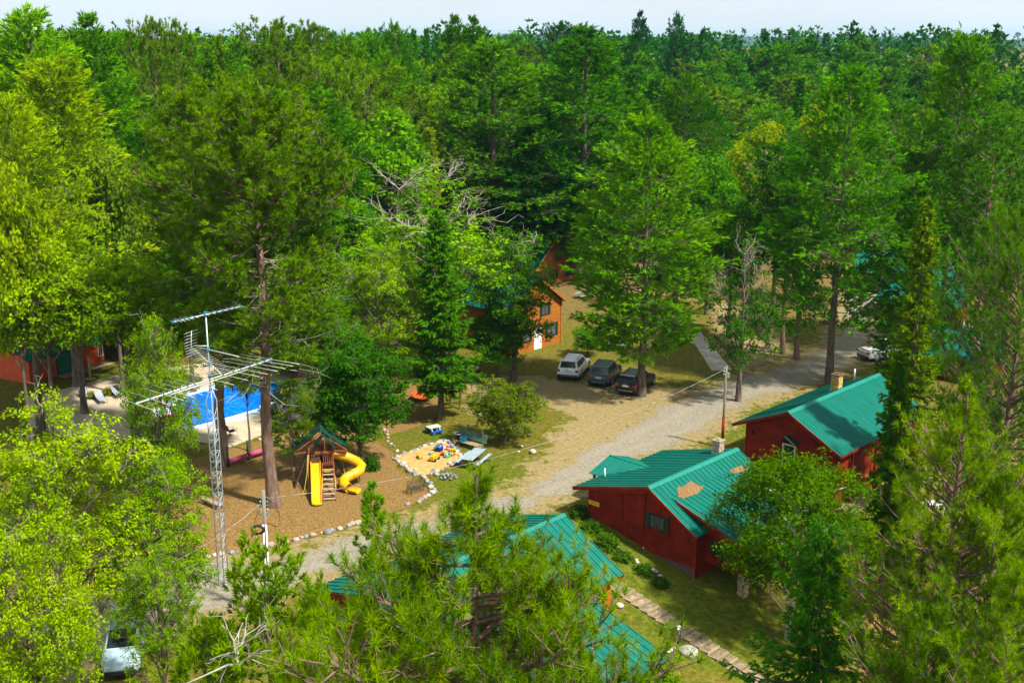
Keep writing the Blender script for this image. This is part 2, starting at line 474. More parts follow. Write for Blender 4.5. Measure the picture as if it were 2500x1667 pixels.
def gen_spruce(seed, H, R, base=0.06, dense=1.0, droop=.30, nneed=5, tuftL=.34, width=.15, lower_bare=0.0, pk=.85):
    rng = np.random.default_rng(seed); W = TreeMesh(); F = TreeMesh()
    P = wander(rng, H, 10, .03*H/20)
    W.trunk(P, .012*H*np.array([1.25 if i == 0 else (1 - .95*(i/9)) for i in range(10)]))
    z = max(base, lower_bare)*H; A = []; B = []; RA = []; RB = []; TC = []; TD = []; TT = []
    while z < H*.99:
        t = z/H; prof = (1 - t)**pk*min(1, .55 + 4*max(0, t - base)) + .02
        nb = rng.integers(5, 8); az0 = rng.uniform(0, 6.28); wh = rng.uniform(.7, 1.12)
        for i in range(nb):
            L = R*prof*rng.uniform(.5, 1.2)*wh + .1; az = az0 + i*6.283/nb + rng.normal(0, .2)
            el = math.radians(-4 + 40*t**2)
            pl = bent(on_curve(P, z + rng.normal(0, .1)), az, el, L, droop*(1 - t*.8), .22, 6)
            rb = .012*L + .008; rr = np.linspace(rb, rb*.3, 6)
            A.append(pl[:-1]); B.append(pl[1:]); RA.append(rr[:-1]); RB.append(rr[1:])
            bt = np.clip(rng.normal(.5, .16), .1, .9)
            side = np.array([-math.sin(az), math.cos(az), 0]); ax = np.array([math.cos(az), math.sin(az), 0])
            ns = int((6 + L*17)*dense); u = rng.uniform(.12, 1.0, ns)
            f = u*5; k = np.minimum(f.astype(int), 4); q0 = pl[k] + (pl[k+1] - pl[k])*(f - k)[:, None]
            wd = (.30*L*(1.02 - u)**.7 + .10)
            sgn = rng.uniform(-1, 1, ns); off = np.abs(sgn)*wd
            q1 = q0 + side*(sgn*wd)[:, None] + ax*(off*.6)[:, None]
            q1[:, 2] -= off*.45 + rng.uniform(0, .08, ns)
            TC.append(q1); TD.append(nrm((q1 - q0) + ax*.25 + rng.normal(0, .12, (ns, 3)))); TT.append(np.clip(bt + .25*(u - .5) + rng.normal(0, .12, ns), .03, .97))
        z += H*.026*rng.uniform(.7, 1.3)
    W.sticks(np.concatenate(A), np.concatenate(B), np.concatenate(RA), np.concatenate(RB), 3)
    F.needles(np.concatenate(TC), np.concatenate(TD), tuftL, nneed, width, .55, 1.0, rng, np.concatenate(TT))
    return dict(H=H, R=R, trunk=W.done("spruce_trunk", M_BARK_GREY, True), crown=F.done("spruce_needles", M_NEEDLE), dead=None)

def gen_broadleaf(seed, H, R, base=0.25, lobes=16, clusters=620, nleaf=15, size=.36, crad=.6, bark=None, top=.55, leafy=1.0,
                  bare_top=0.0, flat=.85, droop=0.0, hang=0.0, twigs=True):
    """crown of foliage lobes carried by limbs; bare_top > 0 leaves dead pale branch ends above the leaves"""
    rng = np.random.default_rng(seed); W = TreeMesh(); F = TreeMesh(); Dd = TreeMesh(); bark = bark or M_BARK_GREY
    zb = base*H; zc = (zb + H)/2; hz = (H - zb)/2
    P = wander(rng, H*.72, 8, .05*H/12)
    W.trunk(P, (.018 if twigs else .011)*H*np.array([1.35 if i == 0 else (1 - .8*i/7) for i in range(8)]))
    # lobes on an uneven egg
    LB = []; 
    for i in range(lobes):
        g = (i + .5)/lobes; ph = math.acos(1 - 2*g*0.92); th = i*2.39996 + rng.normal(0, .35)
        e = rng.uniform(.50, .86)
        x = math.sin(ph)*math.cos(th)*R*e; y = math.sin(ph)*math.sin(th)*R*e; z = zc + math.cos(ph)*hz*e
        k = 1.0 if z > zc else .95
        LB.append((np.array([x*k, y*k, z]), R*rng.uniform(.30, .48)))
    A = []; B = []; RA = []; RB = []; TC = []; TO = []; TT = []
    trunk_top = P[-1]
    for (c, r) in LB:
        zs = np.clip(c[2] - rng.uniform(.2, .5)*H*.5, zb*.75, H*.70); q0 = on_curve(P, zs)
        mid = (q0 + c)/2 + rng.normal(0, .06*R, 3) + np.array([0, 0, .04*R])
        rb = .0032*H + .008
        A += [q0, mid]; B += [mid, c]; RA += [rb*1.3, rb]; RB += [rb, rb*.5]
        n = max(4, int(clusters/lobes*(r/(.39*R))**2)); lt = rng.normal(.5, .14)
        d = rnd_unit(rng, n*2); d = d[(d[:, 2] > -.55)][:n]
        rad = r*rng.uniform(.45, 1.06, len(d))
        pc = c + d*rad[:, None]*np.array([1, 1, flat])
        if bare_top and c[2] > zc + hz*.25:
            # dead, whitened branch ends
            for j in range(int(4*bare_top) + 1):
                dd = nrm(rnd_unit(rng, 1)[0]*.8 + np.array([0, 0, .9]) + nrm(c - [0, 0, zc])*.5); p = c.copy(); ll = r*rng.uniform(.8, 1.5)
                pts = [p]
                for s_ in range(5):
                    dd = nrm(dd + rng.normal(0, .32, 3)); p = p + dd*ll/5; pts.append(p)
                    if rng.random() < .9:
                        e2 = p + nrm(dd + rng.normal(0, .7, 3))*ll*rng.uniform(.15, .4); Dd.sticks(p[None], e2[None], .016, .006, 3)
                        e3 = e2 + nrm(dd + rng.normal(0, .8, 3))*ll*.18; Dd.sticks(e2[None], e3[None], .012, .006, 3)
                pts = np.array(pts); rr = np.linspace(.036, .009, 6); Dd.sticks(pts[:-1], pts[1:], rr[:-1], rr[1:], 4)
            keep = rng.random(len(pc)) > bare_top*.75
            pc = pc[keep]; d = d[keep]
        keep = rng.random(len(pc)) < leafy; pc = pc[keep]; d = d[keep]
        for p in (pc if twigs else []):
            A.append(c + (p - c)*.1); B.append(p); RA.append(.013); RB.append(.004)
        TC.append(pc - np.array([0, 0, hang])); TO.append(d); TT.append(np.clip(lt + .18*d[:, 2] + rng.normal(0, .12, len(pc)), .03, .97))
    W.sticks(np.array(A), np.array(B), np.array(RA), np.array(RB), 4)
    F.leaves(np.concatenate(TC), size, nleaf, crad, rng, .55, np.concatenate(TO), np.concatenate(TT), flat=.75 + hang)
    return dict(H=H, R=R, trunk=W.done("tree_trunk", bark, True), crown=F.done("tree_leaves", M_LEAF), dead=Dd.done("dead_limbs", M_DEADWOOD))

def gen_cedar(seed, H, R, n=900, nleaf=20, size=.19, spikes=7, width=.05):
    """white cedar: a broad uneven cone of clumped upright sprays with a few extra leaders"""
    rng = np.random.default_rng(seed); W = TreeMesh(); F = TreeMesh()
    P = wander(rng, H, 8, .03)
    W.trunk(P, .012*H*np.array([1.3 if i == 0 else (1 - .94*i/7) for i in range(8)]))
    C = []; O = []; TT = []
    lobes = []
    for k in range(int(26 + spikes*8)):
        t = rng.uniform(.08, .97)**1.0; th = rng.uniform(0, 6.283); rr = R*(1 - t**2.4)**.7*rng.uniform(.40, .95)*min(1, .55 + 1.5*t)
        lobes.append((np.array([rr*math.cos(th), rr*math.sin(th), t*H]), R*rng.uniform(.16, .30)*(1.15 - .75*t), H*rng.uniform(.05, .11)))
    lobes.append((np.array([0, 0, H*.95]), R*.10, H*.06))
    for c, r, h in lobes:
        m = max(8, int(n/len(lobes)*(r/(.2*R))**1.3)); d = rnd_unit(rng, m); d[:, 2] = np.abs(d[:, 2])*1.0 - .25
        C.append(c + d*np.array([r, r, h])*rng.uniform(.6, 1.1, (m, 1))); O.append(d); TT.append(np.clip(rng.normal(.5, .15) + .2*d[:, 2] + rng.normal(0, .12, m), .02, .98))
        W.sticks(on_curve(P, np.array([max(.3, c[2] - h)])), c[None], .022, .008, 4)
    C = np.concatenate(C); O = np.concatenate(O); D = nrm(O*np.array([.6, .6, .2]) + np.array([0, 0, .6]))
    F.needles(C, D, size*1.3, nleaf, width, .75, .9, rng, np.concatenate(TT))
    return dict(H=H, R=R, trunk=W.done("cedar_trunk", M_BARK_GREY, True), crown=F.done("cedar_sprays", M_NEEDLE), dead=None)

def gen_bare(seed, n=7, L=2.2):
    """pale crooked dead boughs"""
    rng = np.random.default_rng(seed); Dd = TreeMesh()
    def rec(p, d, L, r, lv):
        pts = [p]
        for s_ in range(4):
            d = nrm(d + rng.normal(0, .25, 3)); p = p + d*L/4; pts.append(p)
        pts = np.array(pts); rr = np.linspace(r, r*.5, 5); Dd.sticks(pts[:-1], pts[1:], rr[:-1], rr[1:], 5)
        if lv > 0:
            for j in range(rng.integers(2, 4)):
                k = rng.integers(1, 5); rec(pts[k], nrm(d + rng.normal(0, .7, 3)), L*rng.uniform(.45, .7), max(.005, r*.5), lv - 1)
    for i in range(n):
        a = 6.283*i/n + rng.normal(0, .3); rec(np.array([0, 0, rng.uniform(.1, 1.2)]), nrm(np.array([math.cos(a), math.sin(a), rng.uniform(-.1, .9)])), L*rng.uniform(.7, 1.2), .045, 2)
    return Dd

# ---- prototypes: built once, shared by the copies
PROTO = {}
PROTO['wp'] = [gen_white_pine(11, 28, 5.6), gen_white_pine(12, 28, 6.0, base=.2, layer=1.3), gen_white_pine(13, 28, 5.2, base=.08, cone=.95), gen_white_pine(14, 27, 6.2, base=.3, layer=1.6)]
PROTO['rp'] = [gen_red_pine(21, 26, 4.4, base=.30), gen_red_pine(22, 26, 4.2, base=.42), gen_red_pine(23, 25, 4.8, base=.26)]
PROTO['sp'] = [gen_spruce(31, 20, 2.9), gen_spruce(32, 20, 2.5, dense=.9), gen_spruce(33, 20, 3.3, droop=.4)]
PROTO['bl'] = [gen_broadleaf(41, 14, 4.2), gen_broadleaf(42, 14, 4.0, lobes=20), gen_broadleaf(43, 15, 4.6, base=.14, lobes=22, clusters=720), gen_broadleaf(44, 13, 3.8, base=.2)]
PROTO['bi'] = [gen_broadleaf(51, 15, 3.8, base=.3, lobes=18, clusters=560, size=.26, nleaf=18, crad=.5, bark=M_BARK_BIRCH, hang=.15, twigs=False)]
# coarser foliage for the trees far behind
FAR = {}
FAR['wp'] = [gen_white_pine(15, 28, 5.6, dense=.42, tuftL=.85, nneed=5, width=.36), gen_white_pine(16, 28, 6.0, base=.2, layer=1.3, dense=.42, tuftL=.85, nneed=5, width=.36), gen_white_pine(17, 28, 5.0, dense=.42, layer=1.6, tuftL=.85, nneed=5, width=.36)]
FAR['rp'] = [gen_red_pine(24, 26, 4.4, base=.35, dense=.5, dead=3, tuftL=.62, nneed=9, width=.26), gen_red_pine(25, 26, 4.6, base=.40, dense=.5, dead=3, tuftL=.62, nneed=9, width=.26)]
FAR['sp'] = [gen_spruce(34, 20, 2.9, dense=.45, tuftL=.6, width=.3), gen_spruce(35, 20, 2.6, dense=.45, tuftL=.6, width=.3)]
FAR['bl'] = [gen_broadleaf(45, 14, 4.2, twigs=False, clusters=260, nleaf=14, size=.6, crad=.75), gen_broadleaf(46, 14, 4.2, twigs=False, base=.18, lobes=20, clusters=280, nleaf=14, size=.6, crad=.75)]
FAR['bi'] = [gen_broadleaf(52, 15, 3.8, clusters=260, nleaf=14, size=.5, crad=.7, bark=M_BARK_BIRCH, twigs=False)]

KINDNAME = dict(wp='white_pine', rp='red_pine', sp='spruce_tree', bl='broadleaf_tree', bi='birch_tree')
GREEN = dict(yel=(.240, .330, .001), lit_yel2=(.205, .305, .001), mid=(.066, .195, .002), deep=(.032, .150, .004), olive=(.112, .208, .001), dark=(.019, .100, .006),
             grey=(.12, .19, .02), orange=(.27, .29, .002), lime=(.160, .270, .001), gold=(.205, .260, .001), blue=(.028, .145, .022), teal=(.016, .115, .026), rust=(.15, .14, .006))  # the strongest yellow-greens hold the left side's brighter light in the leaf colour
TREES = []                      # (x, y, r) of every tree placed, for spacing
def plant(p, x, y, H, R, colr, label, name, cat='tree', group=None, rot=None, lean=(0, 0)):
    z = float(tz(x, y)) - .08
    rot = random.uniform(0, 6.28) if rot is None else rot
    e = empty(name, (x, y, z), rot, label, cat, group)
    e.rotation_euler = (lean[0], lean[1], rot)
    k = R/p['R']; e.scale = (k, k, H/p['H'])
    mobj("trunk", p['trunk'], e)
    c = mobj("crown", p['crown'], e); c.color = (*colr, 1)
    if p.get('dead'): mobj("dead_limbs", p['dead'], e)["kind"] = "stuff"
    TREES.append((x, y, R))
    return e
def jitter(c, rng, a=.16):
    f = 1 + rng.uniform(-a, a); g = rng.uniform(-a, a)*.5
    return (c[0]*f*(1 + g), c[1]*f, c[2]*f*(1 - g))
def tree_px(kind, tx, ty, Y, rpx, colr, label, variant=None, name=None, group=None, proto=None, rot=None, lean=(0, 0)):
    """tx,ty: where the tip shows (2352-wide picture), Y its distance; the foot stands straight below on the ground"""
    q = at(tx*S2, ty*S2, Y); x, y, ztip = q
    H = ztip - float(tz(x, y)); R = rpx*S2*Y/FPX*(1.12 if kind in ('wp', 'rp') else 1.05)
    pl = proto or PROTO[kind][random.randrange(len(PROTO[kind])) if variant is None else variant % len(PROTO[kind])]
    return plant(pl, x, y, H, R, GREEN[colr] if isinstance(colr, str) else colr, label, name or KINDNAME[kind], group=group, rot=rot, lean=lean)
# ================================================================== GROUND
def GP(x, y):
    """point of the ground seen at a place of the 2352-wide picture"""
    p = G(x*S2, y*S2)
    for _ in range(6):
        p = G(x*S2, y*S2, float(tz(p[0], p[1])))
    return p
def poly(pts): return np.array([GP(*p)[:2] for p in pts])
def sdf(x, y, pg):
    """signed distance to a polygon, negative inside"""
    x = np.asarray(x, float); y = np.asarray(y, float)
    d = np.full(x.shape, 1e9); ins = np.zeros(x.shape, bool); n = len(pg)
    for i in range(n):
        a, b = pg[i], pg[(i+1) % n]; e = b - a
        wx, wy = x - a[0], y - a[1]; t = np.clip((wx*e[0] + wy*e[1])/(e@e), 0, 1)
        d = np.minimum(d, np.hypot(wx - t*e[0], wy - t*e[1]))
        c = (a[1] > y) != (b[1] > y)
        with np.errstate(divide='ignore', invalid='ignore'):
            xi = (b[0] - a[0])*(y - a[1])/(b[1] - a[1]) + a[0]
        ins ^= c & (x < xi)
    return np.where(ins, -d, d)

ROAD = poly([(60, 1430), (430, 1285), (560, 1288), (700, 1262), (840, 1225), (1010, 1178), (1190, 1128), (1300, 1058), (1420, 985), (1520, 930), (1690, 872), (1800, 838), (1905, 790), (1935, 745), (1945, 690), (1960, 640),
             (2010, 640), (2015, 690), (2000, 760), (1985, 815), (1900, 868), (1800, 902), (1700, 935), (1640, 985), (1480, 1055), (1340, 1112), (1240, 1165), (1000, 1240), (830, 1300), (690, 1345), (430, 1420), (120, 1560)])
LOT = poly([(1950, 640), (2075, 640), (2090, 700), (1995, 692), (1940, 700)])
SANDY = poly([(1180, 1110), (1250, 1030), (1310, 960), (1190, 900), (1100, 870), (1240, 860), (1420, 900), (1520, 915), (1500, 960), (1360, 1060), (1240, 1140)])
BED = poly([(415, 1285), (380, 1160), (420, 1060), (640, 1000), (740, 975), (820, 985), (905, 1040), (910, 1075), (985, 1125), (1003, 1128), (945, 1160), (875, 1185), (760, 1222), (640, 1250), (520, 1275)])
BED2 = poly([(870, 905), (960, 868), (1010, 900), (1000, 960), (940, 985), (890, 1000), (860, 960)])
LAWN = [poly([(30, 925), (240, 845), (330, 850), (330, 900), (60, 975)]), poly([(1010, 1090), (1180, 1040), (1240, 1070), (1190, 1120), (1010, 1170)]), poly([(1330, 1170), (1430, 1180), (1800, 1420), (1760, 1568), (1500, 1500), (1420, 1310)]),
        poly([(890, 1000), (1040, 990), (1150, 1060), (1000, 1010)]), poly([(890, 760), (980, 790), (960, 860), (890, 830)]), poly([(1560, 900), (1700, 830), (1680, 860), (1560, 940)]), poly([(1640, 1000), (1720, 930), (1850, 890), (1740, 960), (1690, 1010)])]
DIRTY = [poly([(1640, 690), (1760, 730), (1830, 810), (1700, 850), (1640, 800)]), poly([(1380, 880), (1560, 890), (1620, 900), (1500, 940), (1400, 930)]), poly([(1070, 880), (1150, 880), (1130, 960), (1080, 950)]), poly([(870, 810), (930, 830), (940, 850), (880, 840)])]
SANDBOX = poly([(903, 1052), (985, 1020), (1030, 1012), (1052, 1040), (1062, 1058), (985, 1090), (955, 1092)])
LEAFY = poly([(1990, 1380), (2060, 1360), (2300, 1300), (2352, 1568), (1900, 1568)])

MID = np.array([GP(*p)[:2] for p in [(250, 1440), (560, 1330), (830, 1262), (1100, 1185), (1280, 1100), (1440, 1020), (1560, 975), (1680, 905), (1800, 870), (1900, 830), (1965, 770), (1980, 700), (1985, 650)]])
def line_dist(x, y, P):
    d = np.full(np.shape(x), 1e9)
    for a, b in zip(P[:-1], P[1:]):
        e = b - a; t = np.clip(((x - a[0])*e[0] + (y - a[1])*e[1])/(e@e), 0, 1); d = np.minimum(d, np.hypot(x - a[0] - t*e[0], y - a[1] - t*e[1]))
    return d
def masks(x, y):
    dr = np.minimum(sdf(x, y, ROAD), sdf(x, y, LOT))
    wob = .5*np.sin(x*.9 + 1.7*np.sin(y*.6)) + .35*np.sin(y*1.7 + x*.8)
    gravel = 1 - smooth(dr + wob*.8, -2.2, 1.2)
    dirt = np.maximum(1 - smooth(sdf(x, y, SANDY) + wob, -2.0, 2.0), .75*(1 - smooth(dr, -.5, 3.5)))
    for p in DIRTY: dirt = np.maximum(dirt, 1 - smooth(sdf(x, y, p), -1.5, 1.5))
    chips = np.maximum(1 - smooth(sdf(x, y, BED), -.25, .3), 1 - smooth(sdf(x, y, BED2), -.4, .5))
    chips = np.maximum(chips, .8*(1 - smooth(sdf(x, y, LEAFY), -2, 2)))
    lawn = np.zeros_like(x)
    for p in LAWN: lawn = np.maximum(lawn, 1 - smooth(sdf(x, y, p), -1.2, 1.6))
    dc = line_dist(x, y, MID) + .25*np.sin(x*.35)
    rut = np.exp(-((dc - 1.0)/.38)**2)*gravel
    gravel = gravel*(1 - .22*np.exp(-(dc/.40)**2)*smooth(wob, -.5, .6))
    return dict(gravel=gravel, dirt=dirt, chips=chips, lawn=lawn, rut=rut)

def ground_mat():
    m, n, l, out = new_mat("ground_surface")
    tc = n.new("ShaderNodeTexCoord")
    def noise(scale, detail=6, rough=.6):
        t = n.new("ShaderNodeTexNoise"); t.inputs['Scale'].default_value = scale; t.inputs['Detail'].default_value = detail; t.inputs['Roughness'].default_value = rough
        l.new(tc.outputs['Object'], t.inputs['Vector']); return t.outputs['Fac']
    def ramp(src, stops):
        r = n.new("ShaderNodeValToRGB"); e = r.color_ramp.elements
        e[0].position, e[0].color = stops[0][0], (*stops[0][1], 1); e[1].position, e[1].color = stops[-1][0], (*stops[-1][1], 1)
        for p, c in stops[1:-1]: e.new(p).color = (*c, 1)
        l.new(src, r.inputs['Fac']); return r.outputs['Color']
    def mixc(fac, a, b):
        x = n.new("ShaderNodeMix"); x.data_type = 'RGBA'; l.new(fac, x.inputs[0]); l.new(a, x.inputs[6]); l.new(b, x.inputs[7]); return x.outputs[2]
    def attr(name):
        a = n.new("ShaderNodeAttribute"); a.attribute_name = name; return a.outputs['Fac']
    def edge(mask, nz, k=.55, lo=.42, hi=.58):
        """mask roughened by noise so that borders are ragged"""
        s1 = n.new("ShaderNodeMath"); s1.operation = 'SUBTRACT'; l.new(nz, s1.inputs[0]); s1.inputs[1].default_value = .5
        s2 = n.new("ShaderNodeMath"); s2.operation = 'MULTIPLY_ADD'; l.new(s1.outputs[0], s2.inputs[0]); s2.inputs[1].default_value = k*3; l.new(mask, s2.inputs[2])
        r = n.new("ShaderNodeMapRange"); r.interpolation_type = 'SMOOTHSTEP'; l.new(s2.outputs[0], r.inputs['Value']); r.inputs['From Min'].default_value = lo; r.inputs['From Max'].default_value = hi
        return r.outputs[0]
    big, med, fine, vf = noise(.22, 2), noise(1.1, 4, .7), noise(3.2, 5, .78), noise(8.5, 3, .75)
    grass_a = ramp(fine, [(.30, (.034, .044, .004)), (.50, (.105, .100, .009)), (.68, (.205, .160, .022))])
    lawn_c = ramp(fine, [(.30, (.030, .050, .004)), (.50, (.085, .105, .006)), (.70, (.165, .155, .012))])
    litter = ramp(vf, [(.32, (.070, .045, .016)), (.52, (.165, .105, .034)), (.70, (.30, .21, .09))])
    dirt_c = ramp(fine, [(.28, (.135, .098, .040)), (.52, (.245, .185, .080)), (.72, (.35, .275, .135))])
    chips_c = ramp(vf, [(.30, (.075, .038, .010)), (.48, (.18, .105, .032)), (.62, (.28, .172, .060)), (.76, (.48, .34, .16))])
    vor = n.new("ShaderNodeTexVoronoi"); vor.inputs['Scale'].default_value = 15.0; l.new(tc.outputs['Object'], vor.inputs['Vector'])
    sep = n.new("ShaderNodeSeparateColor"); l.new(vor.outputs['Color'], sep.inputs[0])
    grav_c = ramp(sep.outputs[0], [(.0, (.150, .128, .092)), (.35, (.205, .178, .132)), (.7, (.245, .215, .165)), (1., (.33, .30, .24))])
    c = mixc(edge(attr("litter"), med, .9), grass_a, litter)
    c = mixc(edge(attr("lawn"), med, .6), c, lawn_c)
    c = mixc(edge(attr("dirt"), med, .8, .35, .65), c, dirt_c)
    rm = n.new("ShaderNodeMath"); rm.operation = 'MULTIPLY'; l.new(attr("rut"), rm.inputs[0]); l.new(big, rm.inputs[1])
    grav_c = mixc(rm.outputs[0], grav_c, ramp(fine, [(.3, (.21, .175, .115)), (.7, (.34, .295, .21))]))
    c = mixc(edge(attr("gravel"), fine, .7, .30, .70), c, grav_c)
    c = mixc(edge(attr("chips"), fine, .25), c, chips_c)
    b = n.new("ShaderNodeBsdfPrincipled"); b.inputs['Roughness'].default_value = .95; b.inputs['Specular IOR Level'].default_value = .1
    l.new(c, b.inputs['Base Color'])
    bp = n.new("ShaderNodeBump"); bp.inputs['Strength'].default_value = .9; bp.inputs['Distance'].default_value = .06
    l.new(fine, bp.inputs['Height']); 
    bp2 = n.new("ShaderNodeBump"); bp2.inputs['Strength'].default_value = .8; bp2.inputs['Distance'].default_value = .03
    l.new(vf, bp2.inputs['Height']); l.new(bp.outputs[0], bp2.inputs['Normal']); l.new(bp2.outputs[0], b.inputs['Normal'])
    l.new(b.outputs[0], out.inputs['Surface'])
    return m
M_GROUND = ground_mat()
def attrs_for(x, y):
    a = masks(x, y)
    forest = np.clip(smooth(y, 112, 150) + smooth(-x, 45, 60) + .55*smooth(x, 30, 45), 0, 1)
    a['litter'] = np.clip(.25 + .6*forest, 0, 1)
    return a
def sheet(name, xs, ys, dz=0.0, keep=None):
    X, Y = np.meshgrid(xs, ys); Z = tz(X, Y) + dz
    nx, ny = len(xs), len(ys); idx = np.arange(nx*ny).reshape(ny, nx)
    q = np.stack([idx[:-1, :-1], idx[:-1, 1:], idx[1:, 1:], idx[1:, :-1]], -1).reshape(-1, 4)
    x, y, z = X.ravel(), Y.ravel(), Z.ravel()
    if keep is not None:
        k = keep(x, y); q = q[k[q].all(1)]
        used = np.unique(q); rm = np.full(len(x), -1); rm[used] = np.arange(len(used)); q = rm[q]; x, y, z = x[used], y[used], z[used]
    me = np_mesh(name, np.stack([x, y, z], 1), None, q, M_GROUND, attrs_for(x, y), True)
    return mobj(name, me)
def steps(a, b, n, p): t = np.linspace(0, 1, n)**p; return a + (b - a)*t
gx = np.concatenate([-steps(52, 4000, 22, 2.5)[::-1][:-1], np.arange(-52, 60, .6), steps(60, 4000, 22, 2.5)])
gy = np.concatenate([-steps(-44, 600, 10, 2)[::-1][:-1], np.arange(44, 165, .6), steps(165, 8000, 34, 2.5)])
tag(sheet("ground", gx, gy), "grassy clearing floor of worn lawn, pine litter and bare earth", kind="structure")
rx0, rx1 = ROAD[:, 0].min() - 2, max(ROAD[:, 0].max(), LOT[:, 0].max()) + 2
tag(sheet("gravel_road", np.arange(rx0, rx1, .45), np.arange(ROAD[:, 1].min() - 2, ROAD[:, 1].max() + 2, .45), .006,
          lambda x, y: np.minimum(sdf(x, y, ROAD), sdf(x, y, LOT)) < 1.3), "grey gravel drive winding past the cabins", kind="structure")
tag(sheet("playground_bed", np.arange(BED[:, 0].min() - 1, BED[:, 0].max() + 1, .3), np.arange(BED[:, 1].min() - 1, BED[:, 1].max() + 1, .3), .012,
          lambda x, y: sdf(x, y, BED) < .25), "brown wood-chip bed of the playground edged with stones", kind="structure")

# distant country on the horizon
hb = TreeMesh() if False else None
hx = np.linspace(-3600, 3600, 121); rngh = np.random.default_rng(5)
hv = []; 
for k, (yy, h0) in enumerate([(3300, 8), (4200, 24)]):
    prof = h0 + 10*np.sin(hx/610 + k) + 6*np.sin(hx/233 + 2*k) + rngh.normal(0, 1.6, len(hx))
    for j in range(len(hx)):
        hv.append((hx[j], yy + 0*hx[j], -5)); hv.append((hx[j], yy + 120, prof[j] + 8)); hv.append((hx[j], yy + 500, prof[j] + 6))
hv = np.array(hv); hq = []
for k in range(2):
    o = k*363
    for j in range(120):
        for r in range(2): hq.append((o+j*3+r, o+(j+1)*3+r, o+(j+1)*3+r+1, o+j*3+r+1))
M_HILL = mat("far_woods", (.03, .075, .035), .95, var=.3, scale=.02)
tag(mobj("hills", np_mesh("hills", hv, None, hq, M_HILL)), "low wooded hills along the horizon", kind="structure")
# ================================================================== TREE PLACEMENT
random.seed(7); FR = np.random.default_rng(77)
# --- near trees with their own shapes
NEAR_PINE = gen_red_pine(61, 22, 3.9, base=.52, dense=2.25, near=True, dead=12, gap=.05, tuftL=.215, nneed=42, width=.0135, pk=3.0, lift=3, spread=1.6, taper=2.7)
NEAR_PINE2 = gen_red_pine(62, 22, 3.8, base=.12, dense=1.2, near=True, dead=40, gap=.08, tuftL=.25, nneed=32, width=.022, pk=2.6, spread=1.6, taper=3.4)
NEAR_PINE3 = gen_red_pine(63, 20, 3.6, base=.12, dense=1.2, near=True, dead=40, gap=.08, tuftL=.25, nneed=32, width=.022, pk=2.6, spread=1.6, taper=3.4)
PLAY_PINE = gen_red_pine(64, 26.5, 4.9, base=.34, dense=1.6, dead=60, gap=.24, pk=2.2, tuftL=.32, nneed=18, width=.055)
TWIN_PINE = gen_red_pine(65, 27, 4.2, base=.34, dense=1.6, dead=40, gap=.24, pk=2.2, tuftL=.32, nneed=18, width=.055)
OAK_HIGH = [gen_broadleaf(170, 14, 4.2, base=.50, lobes=24, clusters=900, nleaf=18, size=.26, crad=.45), gen_broadleaf(171, 14, 4.2, base=.48, lobes=24, clusters=900, nleaf=18, size=.26, crad=.45)]
DEADTOP3 = gen_broadleaf(172, 12, 3.2, base=.12, lobes=24, clusters=520, nleaf=16, size=.22, crad=.4, bare_top=1.0)
OAKS = [gen_broadleaf(71, 15, 4.4, base=.14, lobes=28, clusters=1300, nleaf=24, size=.165, crad=.36, bare_top=.14),
        gen_broadleaf(72, 14, 4.0, base=.14, lobes=26, clusters=1200, nleaf=24, size=.165, crad=.36, bare_top=.2)]
MAPLE = gen_broadleaf(73, 10, 3.1, base=.10, lobes=26, clusters=1100, nleaf=16, size=.22, crad=.38)
APPLE = gen_broadleaf(74, 5.2, 2.3, base=.12, lobes=24, clusters=760, nleaf=16, size=.16, crad=.28)
DEADTOP = gen_broadleaf(75, 18, 4.6, base=.12, lobes=26, clusters=1000, nleaf=16, size=.27, crad=.45, bare_top=1.0)
DEADTOP2 = gen_broadleaf(76, 17, 4.4, base=.10, lobes=26, clusters=1000, nleaf=16, size=.27, crad=.45, bare_top=.6)
BIRCH = gen_broadleaf(77, 11.5, 3.6, base=.10, lobes=28, clusters=1700, nleaf=20, size=.155, crad=.40, bark=M_BARK_BIRCH, hang=.12, twigs=False)
SPRUCE_N = gen_spruce(78, 13, 4.8, dense=1.15, nneed=8, tuftL=.2, width=.055, droop=.22, pk=.7)
CAR_PINE = gen_white_pine(19, 24, 5.4, base=.17, low=.45, cone=1.05)
SPRUCE_M = gen_spruce(79, 18, 2.9, base=.15, dense=1.1, droop=.35, nneed=6, tuftL=.30, width=.11)
FIR_RUST = gen_spruce(80, 20, 2.4, base=.06, dense=.8, droop=.2, nneed=6, tuftL=.3, width=.11)
CEDAR = gen_cedar(81, 13.5, 3.8, n=3800)
CEDAR_S = gen_cedar(82, 8, 1.15, n=900, spikes=2)

tree_px('rp', 1090, 1080, 21.0, 440, (.140, .225, .002), "nearest red pine with long needle tufts, in front of the teal cabin roof", proto=NEAR_PINE, rot=.4)
tree_px('bl', 105, 900, 50, 225, 'yel', "oak filling the left edge below the pool deck", proto=OAKS[0], name='oak_tree')
tree_px('bl', 335, 1015, 53, 150, 'lime', "oak between the pool deck and the antenna tower", proto=OAKS[1], name='oak_tree')
tree_px('bl', 40, 1170, 41, 175, 'yel', "oak in the bottom left corner", proto=OAKS[1], name='oak_tree')
tree_px('bl', 350, 1235, 47, 100, 'lime', "oak whose boughs hang over the parked blue-white car", proto=OAKS[0], name='oak_tree')
tree_px('sp', 605, 1245, 38, 300, (.155, .250, .002), "broad white cedar at the foot of the antenna tower", proto=CEDAR, name='cedar_tree')
tree_px('sp', 735, 1345, 36, 190, (.150, .245, .002), "cedar right of the broad cedar, before the near cabin's left gable", proto=CEDAR, name='cedar_tree')
tree_px('sp', 470, 1420, 36, 170, (.145, .235, .002), "low cedar at the bottom edge behind the bleached boughs", proto=CEDAR, name='cedar_tree')
